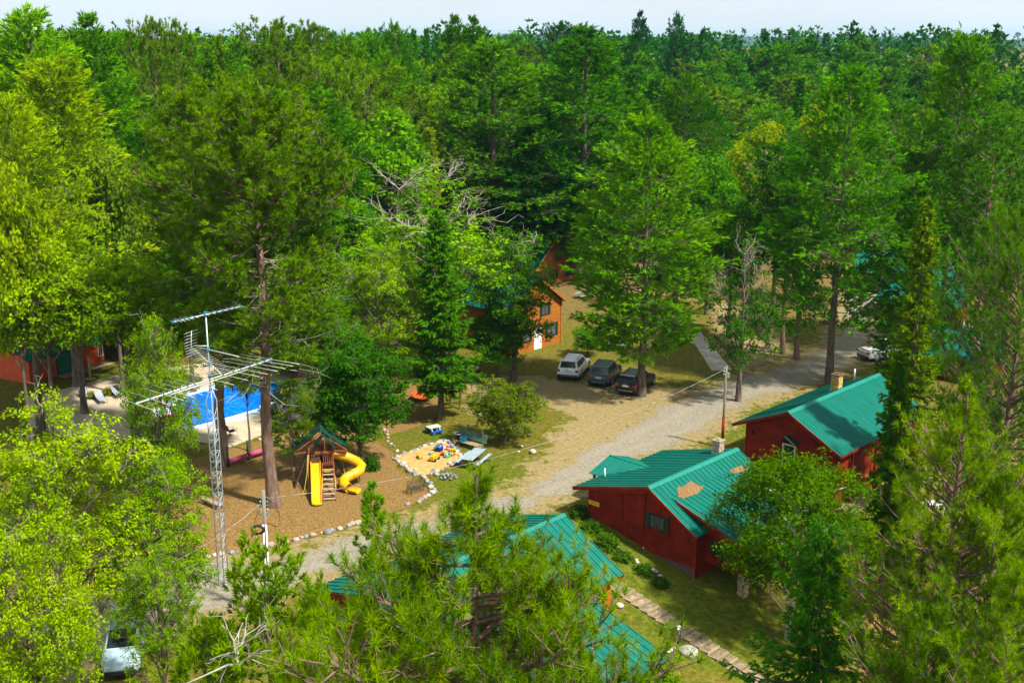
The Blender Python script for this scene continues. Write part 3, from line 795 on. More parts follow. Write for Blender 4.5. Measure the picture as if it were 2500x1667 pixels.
tree_px('sp', 850, 1103, 57, 50, (0.145, 0.279, 0.0014), "slim bright cedar at the edge of the playground stones", proto=CEDAR_S, name='cedar_tree')
tree_px('bi', 1840, 985, 60, 185, (0.060, 0.132, 0.0009), "birch with white branches between the two red cabins", proto=BIRCH, name='birch_tree')
tree_px('sp', 1900, 1205, 42, 320, (0.053, 0.186, 0.0140), "blue-green spruce with stepped boughs at the bottom right", proto=SPRUCE_N)
tree_px('rp', 2235, 868, 38, 228, (.150, .235, .002), "sunlit red pine in front of the second red cabin", proto=NEAR_PINE2, rot=1.0)
tree_px('rp', 2330, 1060, 36, 225, (0.155, 0.250, 0.0015), "red pine at the right edge with bare twigs inside", proto=NEAR_PINE3, rot=2.0)
tree_px('rp', 2145, 1330, 33, 215, (0.099, 0.191, 0.0015), "dark red pine beside the blue-green spruce", proto=NEAR_PINE3, rot=4.0)
tree_px('rp', 2320, 1300, 31, 230, (0.141, 0.235, 0.0015), "red pine in the bottom right corner", proto=NEAR_PINE2, rot=3.3)
_d = gen_bare(83, 7, 1.5); q_ = at(545*S2, 1500*S2, 35); o_ = mobj("dead_boughs", _d.done("dead_boughs", mat("bleached_wood", (.30, .28, .22), .9, var=.2)), None, tuple(q_ - np.array([0, 0, .6])))
tag(o_, "tangle of bleached dead boughs in front of the broad cedar", "dead branches", kind="stuff")
# --- playground and lawn trees
tree_px('rp', 575, 185, 72.3, 205, 'olive', "tall red pine with a bare trunk standing in the playground bed", proto=PLAY_PINE, rot=.9)
tree_px('rp', 452, 192, 80, 150, 'olive', "tall red pine behind the antenna tower beside the pool", proto=TWIN_PINE, rot=2.2)
tree_px('bl', 818, 768, 79.8, 108, (.034, .125, .004), "dark dense maple beside the playset", proto=MAPLE, name='maple_tree')
tree_px('bl', 860, 550, 92, 130, 'lime', "yellow-green maple behind the dark maple", name='maple_tree', proto=OAKS[0])
tree_px('sp', 1005, 470, 90.7, 100, (0.063, 0.184, 0.0040), "spruce with a bare foot beside the toddler picnic table", proto=SPRUCE_M)
tree_px('bl', 1160, 872, 85, 80, (.105, .150, .003), "small yellow-green tree on the dry grass by the gravel drive", proto=APPLE, name='apple_tree')
tree_px('bl', 985, 370, 104, 185, (0.133, 0.265, 0.0018), "oak with a dead whitened top in the middle of the clearing", proto=DEADTOP, name='oak_tree')
tree_px('bl', 1178, 500, 102, 100, (0.070, 0.196, 0.0018), "oak with bare grey boughs beside the log cabin", proto=DEADTOP2, name='oak_tree')
tree_px('wp', 1492, 262, 97, 150, (0.121, 0.271, 0.0016), "pale green white pine standing over the parked cars", proto=CAR_PINE)
tree_px('bl', 1715, 545, 95.4, 95, (0.037, 0.127, 0.0030), "half-dead oak with pale bare boughs on the verge of the drive", proto=DEADTOP3, name='oak_tree')
tree_px('wp', 1955, 165, 101, 135, (0.088, 0.254, 0.0018), "white pine with a long straight trunk beside the drive", variant=1)
tree_px('rp', 1790, 330, 113, 75, 'deep', "leftmost of three slim pines beside the gravel drive", variant=1)
tree_px('rp', 1825, 360, 111, 70, 'deep', "middle one of three slim pines beside the gravel drive", variant=1)
tree_px('rp', 1860, 345, 109, 75, 'deep', "rightmost of three slim pines beside the gravel drive", variant=1)
tree_px('sp', 2133, 445, 76, 85, (0.116, 0.184, 0.0022), "thin fir with rusty half-dead needles", proto=FIR_RUST, name='fir_tree')
tree_px('sp', 2070, 800, 66, 78, (0.044, 0.126, 0.0022), "drooping spruce in front of the second cabin roof", proto=SPRUCE_M)
tree_px('rp', 2300, 470, 68, 115, (0.078, 0.201, 0.0020), "dense red pine over the hidden teal-roofed cabins", proto=NEAR_PINE2, rot=5.0)
tree_px('rp', 2370, 430, 62, 130, (0.082, 0.196, 0.0020), "red pine at the right edge above the hidden cabins", proto=NEAR_PINE3, rot=.3)
tree_px('wp', 2222, 92, 112, 130, (0.101, 0.254, 0.0022), "white pine with spreading plate-like boughs on the right", variant=1)
# --- left side: the brighter light here is put into yellower leaf colours
tree_px('wp', 62, 22, 114, 150, (0.189, 0.372, 0.0013), "tallest white pine at the left edge, its tip above the horizon", variant=0)
tree_px('wp', 205, 44, 118, 110, (0.095, 0.244, 0.0018), "dark-tipped white pine second from the left on the skyline", variant=2)
tree_px('wp', 110, 150, 100, 175, 'yel', "sunlit yellow-green white pine with drooping layers at the left edge", variant=1)
tree_px('rp', 665, 872, 77, 62, 'olive', "young pine at the terrace edge beside the big trunk")
tree_px('bl', 562, 800, 83, 50, 'lime', "young oak between the pool and the playground pines", proto=OAK_HIGH[0], name='oak_tree')
tree_px('bl', 1140, 690, 102, 72, (.060, .165, .002), "leafy young oak hiding the left of the amber log cabin", proto=MAPLE, name='oak_tree')
tree_px('bl', 1350, 748, 110, 40, 'mid', "low leafy tree beside the white SUV", proto=APPLE)
tree_px('bl', 760, 660, 88, 90, 'mid', "broadleaf tree between the playground pine and the dark maple", proto=OAKS[1])
tree_px('wp', 15, 240, 88, 150, 'yel', "bright yellow-green white pine cut by the left edge", variant=3)
tree_px('bl', 0, 355, 80, 85, (0.221, 0.294, 0.0015), "broadleaf tree with yellowing leaves at the left edge")
tree_px('bl', 235, 345, 97, 85, 'grey', "grey-green broadleaf tree below the sunlit white pines")
tree_px('bl', 275, 590, 84, 150, 'lime', "lime-green oak hanging over the red shed roof", proto=OAK_HIGH[0], name='oak_tree')
tree_px('bl', 85, 560, 82, 140, 'lit_yel2', "yellow-green oak left of the red shed", proto=OAK_HIGH[1], name='oak_tree')
tree_px('bl', 352, 700, 68, 92, 'lime', "oak just behind the antenna booms", proto=OAKS[1], name='oak_tree')
tree_px('bl', 150, 480, 92, 120, 'lime', "lime-green broadleaf tree behind the shed trees")
# --- first forest row and skyline, left to right
ROW = "trees of the forest edge"
for k, tx, ty, Y, rp_, c, lb in [
    ('rp', 350, 44, 128, 70, 'olive', "round-topped red pine third from the left on the skyline"),
    ('rp', 400, 50, 133, 60, 'olive', "red pine touching the round-topped skyline pine"),
    ('sp', 500, 70, 140, 50, 'olive', "narrow spruce with a thin top left of the playground pine"),
    ('rp', 640, 52, 138, 85, 'olive', "broad red pine crown on the skyline above the playground pine"),
    ('rp', 722, 58, 148, 60, 'olive', "narrow red pine right of the broad skyline crown"),
    ('wp', 735, 210, 116, 115, 'mid', "white pine behind the playground pine, right of its crown"),
    ('rp', 830, 150, 132, 95, 'olive', "red pine above the yellow-green maple"),
    ('rp', 842, 72, 190, 55, 'deep', "dark round pine head on the skyline left of centre"),
    ('wp', 905, 66, 175, 70, 'mid', "white pine on the skyline left of centre"),
    ('sp', 950, 62, 215, 30, 'deep', "leftmost of a pair of dark spruce tips on the skyline"),
    ('sp', 980, 58, 215, 30, 'deep', "right one of a pair of dark spruce tips on the skyline"),
    ('wp', 1047, 44, 190, 60, 'mid', "pointed white pine, left one of the centre skyline pair"),
    ('wp', 1087, 46, 192, 55, 'mid', "pointed white pine, right one of the centre skyline pair"),
    ('bl', 900, 330, 128, 70, 'lime', "pale green broadleaf tree in front of the dark centre pines"),
    ('sp', 985, 285, 134, 55, 'gold', "yellowish fir standing before the centre pines"),
    ('rp', 945, 200, 142, 95, 'olive', "red pine left of the great centre white pine"),
    ('wp', 1130, 96, 148, 150, (0.095, 0.235, 0.0016), "great spreading white pine in the middle of the forest edge"),
    ('wp', 1345, 72, 150, 140, (0.063, 0.206, 0.0018), "great dark white pine right of the middle"),
    ('rp', 1290, 52, 240, 60, 'teal', "left one of two rounded dark pines on the centre-right skyline"),
    ('rp', 1338, 58, 240, 55, 'teal', "right one of two rounded dark pines on the centre-right skyline"),
    ('wp', 1470, 32, 270, 34, 'teal', "lone spire standing highest on the right skyline"),
    ('wp', 1556, 38, 290, 30, 'teal', "flat-topped pine right of the lone spire"),
    ('wp', 1610, 230, 170, 90, 'deep', "dark white pine behind the pale pine of the parked cars"),
    ('bi', 1745, 262, 138, 85, 'gold', "golden-green birch with a white trunk at the forest edge"),
    ('bl', 1640, 330, 128, 75, 'mid', "broadleaf tree beside the golden-green birch"),
    ('bl', 1690, 420, 118, 75, 'mid', "rounded green broadleaf tree below the golden-green birch"),
    ('bl', 1905, 212, 165, 90, 'gold', "yellow-topped broadleaf tree behind the long-trunked pine"),
    ('sp', 1840, 175, 185, 45, 'deep', "spruce left of the yellow-topped broadleaf tree"),
    ('wp', 2120, 440, 97, 80, 'mid', "low white pine before the half-hidden teal cabin"),
    ('rp', 2060, 240, 130, 90, 'mid', "red pine between the two big right-hand white pines"),
    ('rp', 2170, 300, 110, 95, 'mid', "red pine below the plate-boughed white pine"),
    ('rp', 2300, 270, 100, 105, 'mid', "red pine at the right edge below the plate-boughed white pine"),
    ('bl', 520, 330, 110, 85, 'mid', "green broadleaf tree between the two tall playground pines"),
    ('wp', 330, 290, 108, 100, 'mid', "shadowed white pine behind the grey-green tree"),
    ('bl', 420, 560, 98, 95, 'mid', "dark green broadleaf tree behind the pool"),
    ('bl', 700, 560, 100, 100, 'olive', "olive broadleaf tree behind the playset"),
    ('sp', 640, 420, 104, 60, 'mid', "spruce behind the playground pine trunk"),
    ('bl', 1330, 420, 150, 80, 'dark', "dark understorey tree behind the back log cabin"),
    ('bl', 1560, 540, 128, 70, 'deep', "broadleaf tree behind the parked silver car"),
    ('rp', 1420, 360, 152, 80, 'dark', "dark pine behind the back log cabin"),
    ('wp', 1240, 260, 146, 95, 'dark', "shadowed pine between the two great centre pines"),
    ('bl', 800, 420, 112, 90, 'mid', "broadleaf tree above the yellow-green maple"),
]:
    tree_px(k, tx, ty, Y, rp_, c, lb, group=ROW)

# --- the forest behind: single trees as far as crowns can be told apart
CLEAR = np.array([(-75, 20), (-75, 104), (-48, 112), (-24, 110), (-10, 118), (-6, 150), (18, 158), (40, 160), (62, 150), (90, 120), (90, 20)])
pts = []
for i in range(9000):
    yy = 100 + 200*FR.random()**.8; xx = FR.uniform(-1, 1)*(.46*yy + 14)
    if sdf(np.array([xx]), np.array([yy]), CLEAR)[0] < 1.5: continue
    mind = 5.8 + (yy - 100)*.022
    if any((xx - a)**2 + (yy - b)**2 < mind**2 for a, b in pts): continue
    if any((xx - a)**2 + (yy - b)**2 < (mind*.75)**2 for a, b, _ in TREES): continue
    pts.append((xx, yy))
pts.sort(key=lambda p: p[1]); pts = pts[:360]
LBL = dict(wp="white pine", rp="red pine", sp="dark spruce", bl="broadleaf tree", bi="golden birch")
def zone(side, y):
    a = "behind the pool and playground" if side < -.3 else ("behind the log cabins" if side < .3 else "beyond the far end of the drive")
    return a + (", in the front ranks" if y < 160 else (", deep in the wood" if y < 215 else ", near the skyline"))
for (x, y) in pts:
    side = x/(.44*y)
    k = FR.choice(['wp', 'rp', 'sp', 'bl', 'bi'], p=[.38, .25, .06, .26, .05])
    H = dict(wp=FR.uniform(25, 32), rp=FR.uniform(23, 29), sp=FR.uniform(20, 27), bl=FR.uniform(17, 25), bi=FR.uniform(17, 23))[k]
    # the wood stands lower on the right, where one looks over it; it closes at the tree line
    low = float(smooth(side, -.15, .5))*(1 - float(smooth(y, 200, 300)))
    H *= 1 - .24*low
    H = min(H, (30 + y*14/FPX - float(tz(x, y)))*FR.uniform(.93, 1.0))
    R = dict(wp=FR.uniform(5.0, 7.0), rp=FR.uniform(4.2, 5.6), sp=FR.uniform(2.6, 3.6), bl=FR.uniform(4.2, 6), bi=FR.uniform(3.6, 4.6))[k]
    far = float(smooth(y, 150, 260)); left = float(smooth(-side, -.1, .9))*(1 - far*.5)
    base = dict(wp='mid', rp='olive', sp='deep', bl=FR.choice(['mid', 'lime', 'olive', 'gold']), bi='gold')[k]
    c = np.array(GREEN[base])*(1.1 - .15*far) + np.array([.055, .06, 0])*left*.8  # lighter and yellower leftward: brighter light on that side put into the leaf colour
    PR = FAR if y > 165 else PROTO
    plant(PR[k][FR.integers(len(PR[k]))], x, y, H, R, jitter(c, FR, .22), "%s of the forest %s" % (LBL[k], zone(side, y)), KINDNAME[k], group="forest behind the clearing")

# --- beyond that the wood reads as one mass
def far_forest():
    rng = np.random.default_rng(9); T = TreeMesh(); N = 1350
    y = 285 + (1900 - 285)*rng.random(N)**2.1; x = rng.uniform(-1, 1, N)*(.47*y + 20)
    h = rng.uniform(17, 29.5, N)*(1 + .08*(rng.random(N) > .93)); r = rng.uniform(3.2, 6.0, N); z0 = tz(x, y)
    n = np.where(y < 420, 80, np.where(y < 800, 40, 22))
    C = []; D = []; TT = []; Ls = []
    for i in range(N):
        m = n[i]; t = rng.random(m)**.7; conic = rng.random() < .55
        rad = r[i]*((1 - t)**.8 if conic else np.sqrt(np.clip(1 - (2*t - 1)**2, 0, 1)))*rng.uniform(.5, 1.05, m) + .1
        th = rng.uniform(0, 6.283, m)
        C.append(np.stack([x[i] + rad*np.cos(th), y[i] + rad*np.sin(th), z0[i] + h[i]*(.35 + .65*t)], 1))
        D.append(np.stack([np.cos(th)*.7, np.sin(th)*.7, np.full(m, .5)], 1)); TT.append(np.clip(rng.normal(.5, .2) + rng.normal(0, .1, m), 0, 1))
        Ls.append(np.full(m, 1.0 if y[i] < 420 else (1.5 if y[i] < 800 else 2.4)))
    T.needles(np.concatenate(C), nrm(np.concatenate(D)), np.concatenate(Ls), 4, .9, .7, .5, rng, np.concatenate(TT))
    o = mobj("far_forest", T.done("far_forest", M_NEEDLE)); o.color = (.028, .125, .014, 1)
    tag(o, "far unbroken forest reaching to the horizon", "forest", kind="stuff")
far_forest()

# --- the air: blue haze over the far woods
def haze():
    m, n, l, out = new_mat("haze_air")
    v = n.new("ShaderNodeVolumePrincipled"); v.inputs['Color'].default_value = (.38, .72, 1.0, 1); v.inputs['Density'].default_value = HAZE
    v.inputs['Anisotropy'].default_value = 0.2
    l.new(v.outputs[0], out.inputs['Volume'])
    b = MB().box(-4500, 4500, -800, 8500, -30, 60)
    return tag(b.build("haze", m), "thin blue haze over the forest", "haze", kind="stuff")
HAZE = 0.00007
if HAZE: haze()
# ================================================================== CABINS
M_RED = mat("red_paint", (.205, .015, .004), .7, spec=.15, var=.26, scale=1.2, bump=.15, bscale=14)
M_RED_BRIGHT = mat("orange_red_paint", (.52, .070, .012), .6, var=.12, scale=1.2)
M_LOG = mat("amber_log_stain", (.36, .118, .013), .55, var=.2, scale=1.6, stretch=(1, 1, 6))
def roof_mat():
    """painted steel: sun-faded patches, run-off streaks down the sheet, specks of needles"""
    m, n, l, out = new_mat("teal_roof_paint")
    b = n.new("ShaderNodeBsdfPrincipled"); b.inputs['Roughness'].default_value = .5; b.inputs['Specular IOR Level'].default_value = .12
    tc = n.new("ShaderNodeTexCoord"); oi = n.new("ShaderNodeObjectInfo"); cb = n.new("ShaderNodeVectorMath"); cb.operation = 'MULTIPLY_ADD'
    l.new(oi.outputs['Random'], cb.inputs[0]); cb.inputs[1].default_value = (37, 53, 11); l.new(tc.outputs['Object'], cb.inputs[2])
    def nz(scale, st, d=4):
        mp = n.new("ShaderNodeMapping"); mp.inputs['Scale'].default_value = st; l.new(cb.outputs[0], mp.inputs['Vector'])
        t = n.new("ShaderNodeTexNoise"); t.inputs['Scale'].default_value = scale; t.inputs['Detail'].default_value = d; l.new(mp.outputs[0], t.inputs['Vector']); return t.outputs['Fac']
    def ramp(src, a, ca, c_, cc):
        r = n.new("ShaderNodeValToRGB"); e = r.color_ramp.elements; e[0].position = a; e[0].color = (*ca, 1); e[1].position = c_; e[1].color = (*cc, 1); l.new(src, r.inputs['Fac']); return r.outputs['Color']
    base = ramp(nz(2.2, (6, .35, 1)), .30, (.003, .098, .070), .70, (.006, .160, .118))
    geo = n.new("ShaderNodeTexCoord")
    sp = n.new("ShaderNodeMapRange"); sp.inputs['From Min'].default_value = .66; sp.inputs['From Max'].default_value = .72; l.new(nz(9.0, (1, 1, 1), 3), sp.inputs['Value'])
    mx = n.new("ShaderNodeMix"); mx.data_type = 'RGBA'; l.new(sp.outputs[0], mx.inputs[0]); l.new(base, mx.inputs[6]); mx.inputs[7].default_value = (.10, .085, .04, 1)
    l.new(mx.outputs[2], b.inputs['Base Color']); l.new(b.outputs[0], out.inputs['Surface']); return m
M_TEAL = roof_mat()
M_TEAL_TRIM = mat("teal_trim", (.007, .175, .128), .4, var=.08)
M_DKGREEN = mat("dark_green_paint", (.008, .030, .018), .5, var=.1)
M_BRICK = mat("brown_brick", (.17, .085, .062), .9, var=.4, scale=5, bump=.5)
M_STONE_CH = mat("chimney_stone", (.33, .25, .17), .9, var=.4, scale=5, bump=.6, bscale=12)
M_YBRICK = mat("yellow_brick", (.50, .33, .10), .85, var=.35, scale=5, bump=.4, bscale=12)
M_WHITE = mat("white_paint", (.78, .78, .75), .5, var=.06)
M_DARK = mat("dark_interior", (.012, .012, .014), .6, var=.2)
M_CURTAIN = mat("curtain_lace", (.075, .075, .07), .8, var=.3, scale=9, stretch=(6, 6, 1))
M_TIMBER = mat("weathered_timber", (.30, .22, .13), .85, var=.3, scale=2.5, bump=.3, stretch=(1, 6, 6))
M_LITTER = mat("pine_litter", (.30, .165, .062), .95, var=.4, scale=12, bump=1.0, bscale=40)
M_SIGN = mat("yellow_sign_paint", (.72, .47, .012), .5, var=.08)
M_INK = mat("black_lettering", (.012, .010, .008), .6, var=.0)
M_CONC = mat("concrete", (.38, .35, .28), .9, var=.18, scale=1.5, bump=.2)
def glass_mat():
    m, n, l, out = new_mat("window_glass")
    b = n.new("ShaderNodeBsdfPrincipled"); b.inputs['Base Color'].default_value = (.016, .02, .024, 1); b.inputs['Roughness'].default_value = .07
    b.inputs['Specular IOR Level'].default_value = .8
    l.new(b.outputs[0], out.inputs['Surface']); return m
M_GLASS = glass_mat()

PANEL_MESH = {}
def panel_mesh(pw, L, material, rib=.045):
    key = (round(pw, 3), round(L, 3), material.name, rib)
    if key not in PANEL_MESH:
        b = MB(); b.box(0.0, pw - .004, 0, L, 0, .018); b.box(.004, .05, .002, L - .003, .0185, .0185 + rib)
        b.box(pw*.5 - .012, pw*.5 + .012, .003, L - .004, .0185, .026)
        PANEL_MESH[key] = b.mesh("roof_panel", material)
    return PANEL_MESH[key]
def roof_plane(parent, p0, along, down, la, ld, pw, material, rib=.045):
    """standing-seam panels laid side by side from p0 along the ridge, each running down the slope"""
    p0 = np.array(p0, float); a = nrm(along); d = nrm(down); n = np.cross(a, d)
    if n[2] < 0: p0 = p0 + a*la; a = -a; n = -n
    cnt = max(1, round(la/pw)); pw = la/cnt; me = panel_mesh(pw, ld, material, rib)
    for i in range(cnt):
        o = p0 + a*(i*pw)
        M = Matrix(((a[0], d[0], n[0], o[0]), (a[1], d[1], n[1], o[1]), (a[2], d[2], n[2], o[2]), (0, 0, 0, 1)))
        mobj("roof_panel", me, parent, mat4=M)
def slab(b, p0, a, d, la, ld, th):
    """roof deck under the panels"""
    p0 = np.array(p0, float); a = nrm(a)*la; d = nrm(d)*ld; n = nrm(np.cross(a, d)); n = n if n[2] > 0 else -n
    lo = p0 - n*th; hi = p0 - n*.004
    vs = [lo, lo + a, lo + a + d, lo + d, hi, hi + a, hi + a + d, hi + d]
    if np.cross(a, d)[2] < 0: vs = [vs[3], vs[2], vs[1], vs[0], vs[7], vs[6], vs[5], vs[4]]
    b.hexa(vs)
LOGP = [(0, 0), (.045, .012), (.068, .05), (.075, .5), (.068, .95), (.045, .988), (0, 1)]
def log_course(parent, o, d, nout, s0, s1, z0, z1, material, k=1.0):
    """one rounded siding log"""
    if s1 - s0 < .08: return
    d = np.array(d, float); nout = np.array(nout, float); h = z1 - z0
    prof = [np.array(o) + d*s0 + nout*(p[0]*k) + np.array([0, 0, z0 + p[1]*h]) for p in LOGP]
    MB().prism(prof, d*(s1 - s0)).build("log", material, parent)
def log_wall(parent, o, d, nout, span, zb, zt, material, step=.165, k=1.0):
    z = zb
    while z < zt - .03:
        z1 = min(z + step, zt); s = span(z1 - .02)
        if s: log_course(parent, o, d, nout, s[0], s[1], z + .004, z1 - .004, material, k)
        z += step
def board_wall(parent, o, d, nout, s0, s1, zb, ztop, material, w=.2):
    d = np.array(d, float); nout = np.array(nout, float); n = max(1, round((s1 - s0)/w)); w = (s1 - s0)/n
    for i in range(n):
        a, c = s0 + i*w, s0 + (i+1)*w; za, zc = ztop(a + .006), ztop(c - .006)
        if min(za, zc) - zb < .05: continue
        P = [np.array(o) + d*(a + .006) + [0, 0, zb], np.array(o) + d*(c - .006) + [0, 0, zb], np.array(o) + d*(c - .006) + [0, 0, zc], np.array(o) + d*(a + .006) + [0, 0, za]]
        b = MB(); b.prism(P, nout*.035)
        b.build("board", material, parent)
def window(parent, o, d, nout, s0, s1, z0, z1, frame=M_WHITE, shutters=M_DKGREEN, curtain=True, bars=1, sw=.27):
    """framed window standing proud of the wall; pane, bars and shutters are its own pieces"""
    o = np.array(o, float); d = np.array(d, float); nout = np.array(nout, float)
    def pt(s, z, k): return o + d*s + nout*k + [0, 0, z]
    def plate(b, a0, a1, c0, c1, k0, k1):
        b.hexa([pt(a0, c0, k0), pt(a1, c0, k0), pt(a1, c0, k1), pt(a0, c0, k1), pt(a0, c1, k0), pt(a1, c1, k0), pt(a1, c1, k1), pt(a0, c1, k1)])
    f = MB(); t = .06
    plate(f, s0, s1, z0, z0 + t, .02, .125); plate(f, s0, s1, z1 - t, z1, .02, .125); plate(f, s0, s0 + t, z0 + t, z1 - t, .02, .125); plate(f, s1 - t, s1, z0 + t, z1 - t, .02, .125)
    w = f.build("window", frame, parent)
    g = MB(); plate(g, s0 + t, s1 - t, z0 + t, z1 - t, .03, .085); g.build("pane", M_GLASS, w)
    if curtain:
        c = MB(); m = (s0 + s1)/2; plate(c, s0 + t + .02, m - .05, z0 + t + .02, z1 - t - .02, .086, .092); plate(c, m + .05, s1 - t - .02, z0 + t + .02, z1 - t - .02, .086, .092)
        c.build("curtain", M_CURTAIN, w)["kind"] = "stuff"
    for i in range(bars):
        b = MB(); m = s0 + (s1 - s0)*(i+1)/(bars+1); plate(b, m - .018, m + .018, z0 + t, z1 - t, .093, .118); b.build("glazing_bar", frame, w)
    if shutters:
        for a in (s0 - sw - .02, s1 + .02):
            b = MB(); plate(b, a, a + sw, z0 - .02, z1 + .02, .03, .115); b.build("shutter", shutters, w)
    return w
def door(parent, o, d, nout, s0, s1, z0, z1, material, frame=M_WHITE):
    o = np.array(o, float); d = np.array(d, float); nout = np.array(nout, float)
    def plate(b, a0, a1, c0, c1, k0, k1):
        pt = lambda s, z, k: o + d*s + nout*k + [0, 0, z]
        b.hexa([pt(a0, c0, k0), pt(a1, c0, k0), pt(a1, c0, k1), pt(a0, c0, k1), pt(a0, c1, k0), pt(a1, c1, k0), pt(a1, c1, k1), pt(a0, c1, k1)])
    b = MB(); plate(b, s0, s1, z0, z1, .02, .10); w = b.build("door", material, parent)
    f = MB(); plate(f, s0 - .09, s0, z0, z1 + .09, .02, .12); plate(f, s1, s1 + .09, z0, z1 + .09, .02, .12); plate(f, s0, s1, z1, z1 + .09, .02, .12); f.build("frame", frame, w)
    h = MB(); plate(h, s1 - .12, s1 - .07, (z0+z1)/2 - .06, (z0+z1)/2 + .02, .10, .15); h.build("handle", M_INK, w)
def chimney(parent, w, u, zb, zt, size, material, cap):
    b = MB(); n = int((zt - zb)/.2); s = size/2
    for i in range(n):                           # courses of stone, each a little uneven
        z0 = zb + (zt - zb)*i/n; z1 = zb + (zt - zb)*(i+1)/n - .012; j = .02*math.sin(i*2.7)
        b.box(w - s - j, w + s - j*.5, u - s + j, u + s + j*.6, z0, z1)
    b.box(w - s + .03, w + s - .03, u - s + .03, u + s - .03, zb, zt)
    c = b.build("chimney", material, parent)
    k = MB(); k.box(w - s - .07, w + s + .07, u - s - .07, u + s + .07, zt, zt + .09); k.box(w - s*.5, w + s*.5, u - s*.5, u + s*.5, zt + .0905, zt + .16); k.build("chimney_cap", cap, c)
    f = MB(); f.box(w - s - .05, w + s + .05, u - s - .05, u + s + .05, zb + .02, zb + .3); f.build("flashing", M_STEEL, c)

M_STEEL = mat("galvanised_steel", (.40, .42, .43), .45, metal=.6, var=.15, scale=3)
X, Yd, Zd = np.array([1., 0, 0]), np.array([0, 1., 0]), np.array([0, 0, 1.])

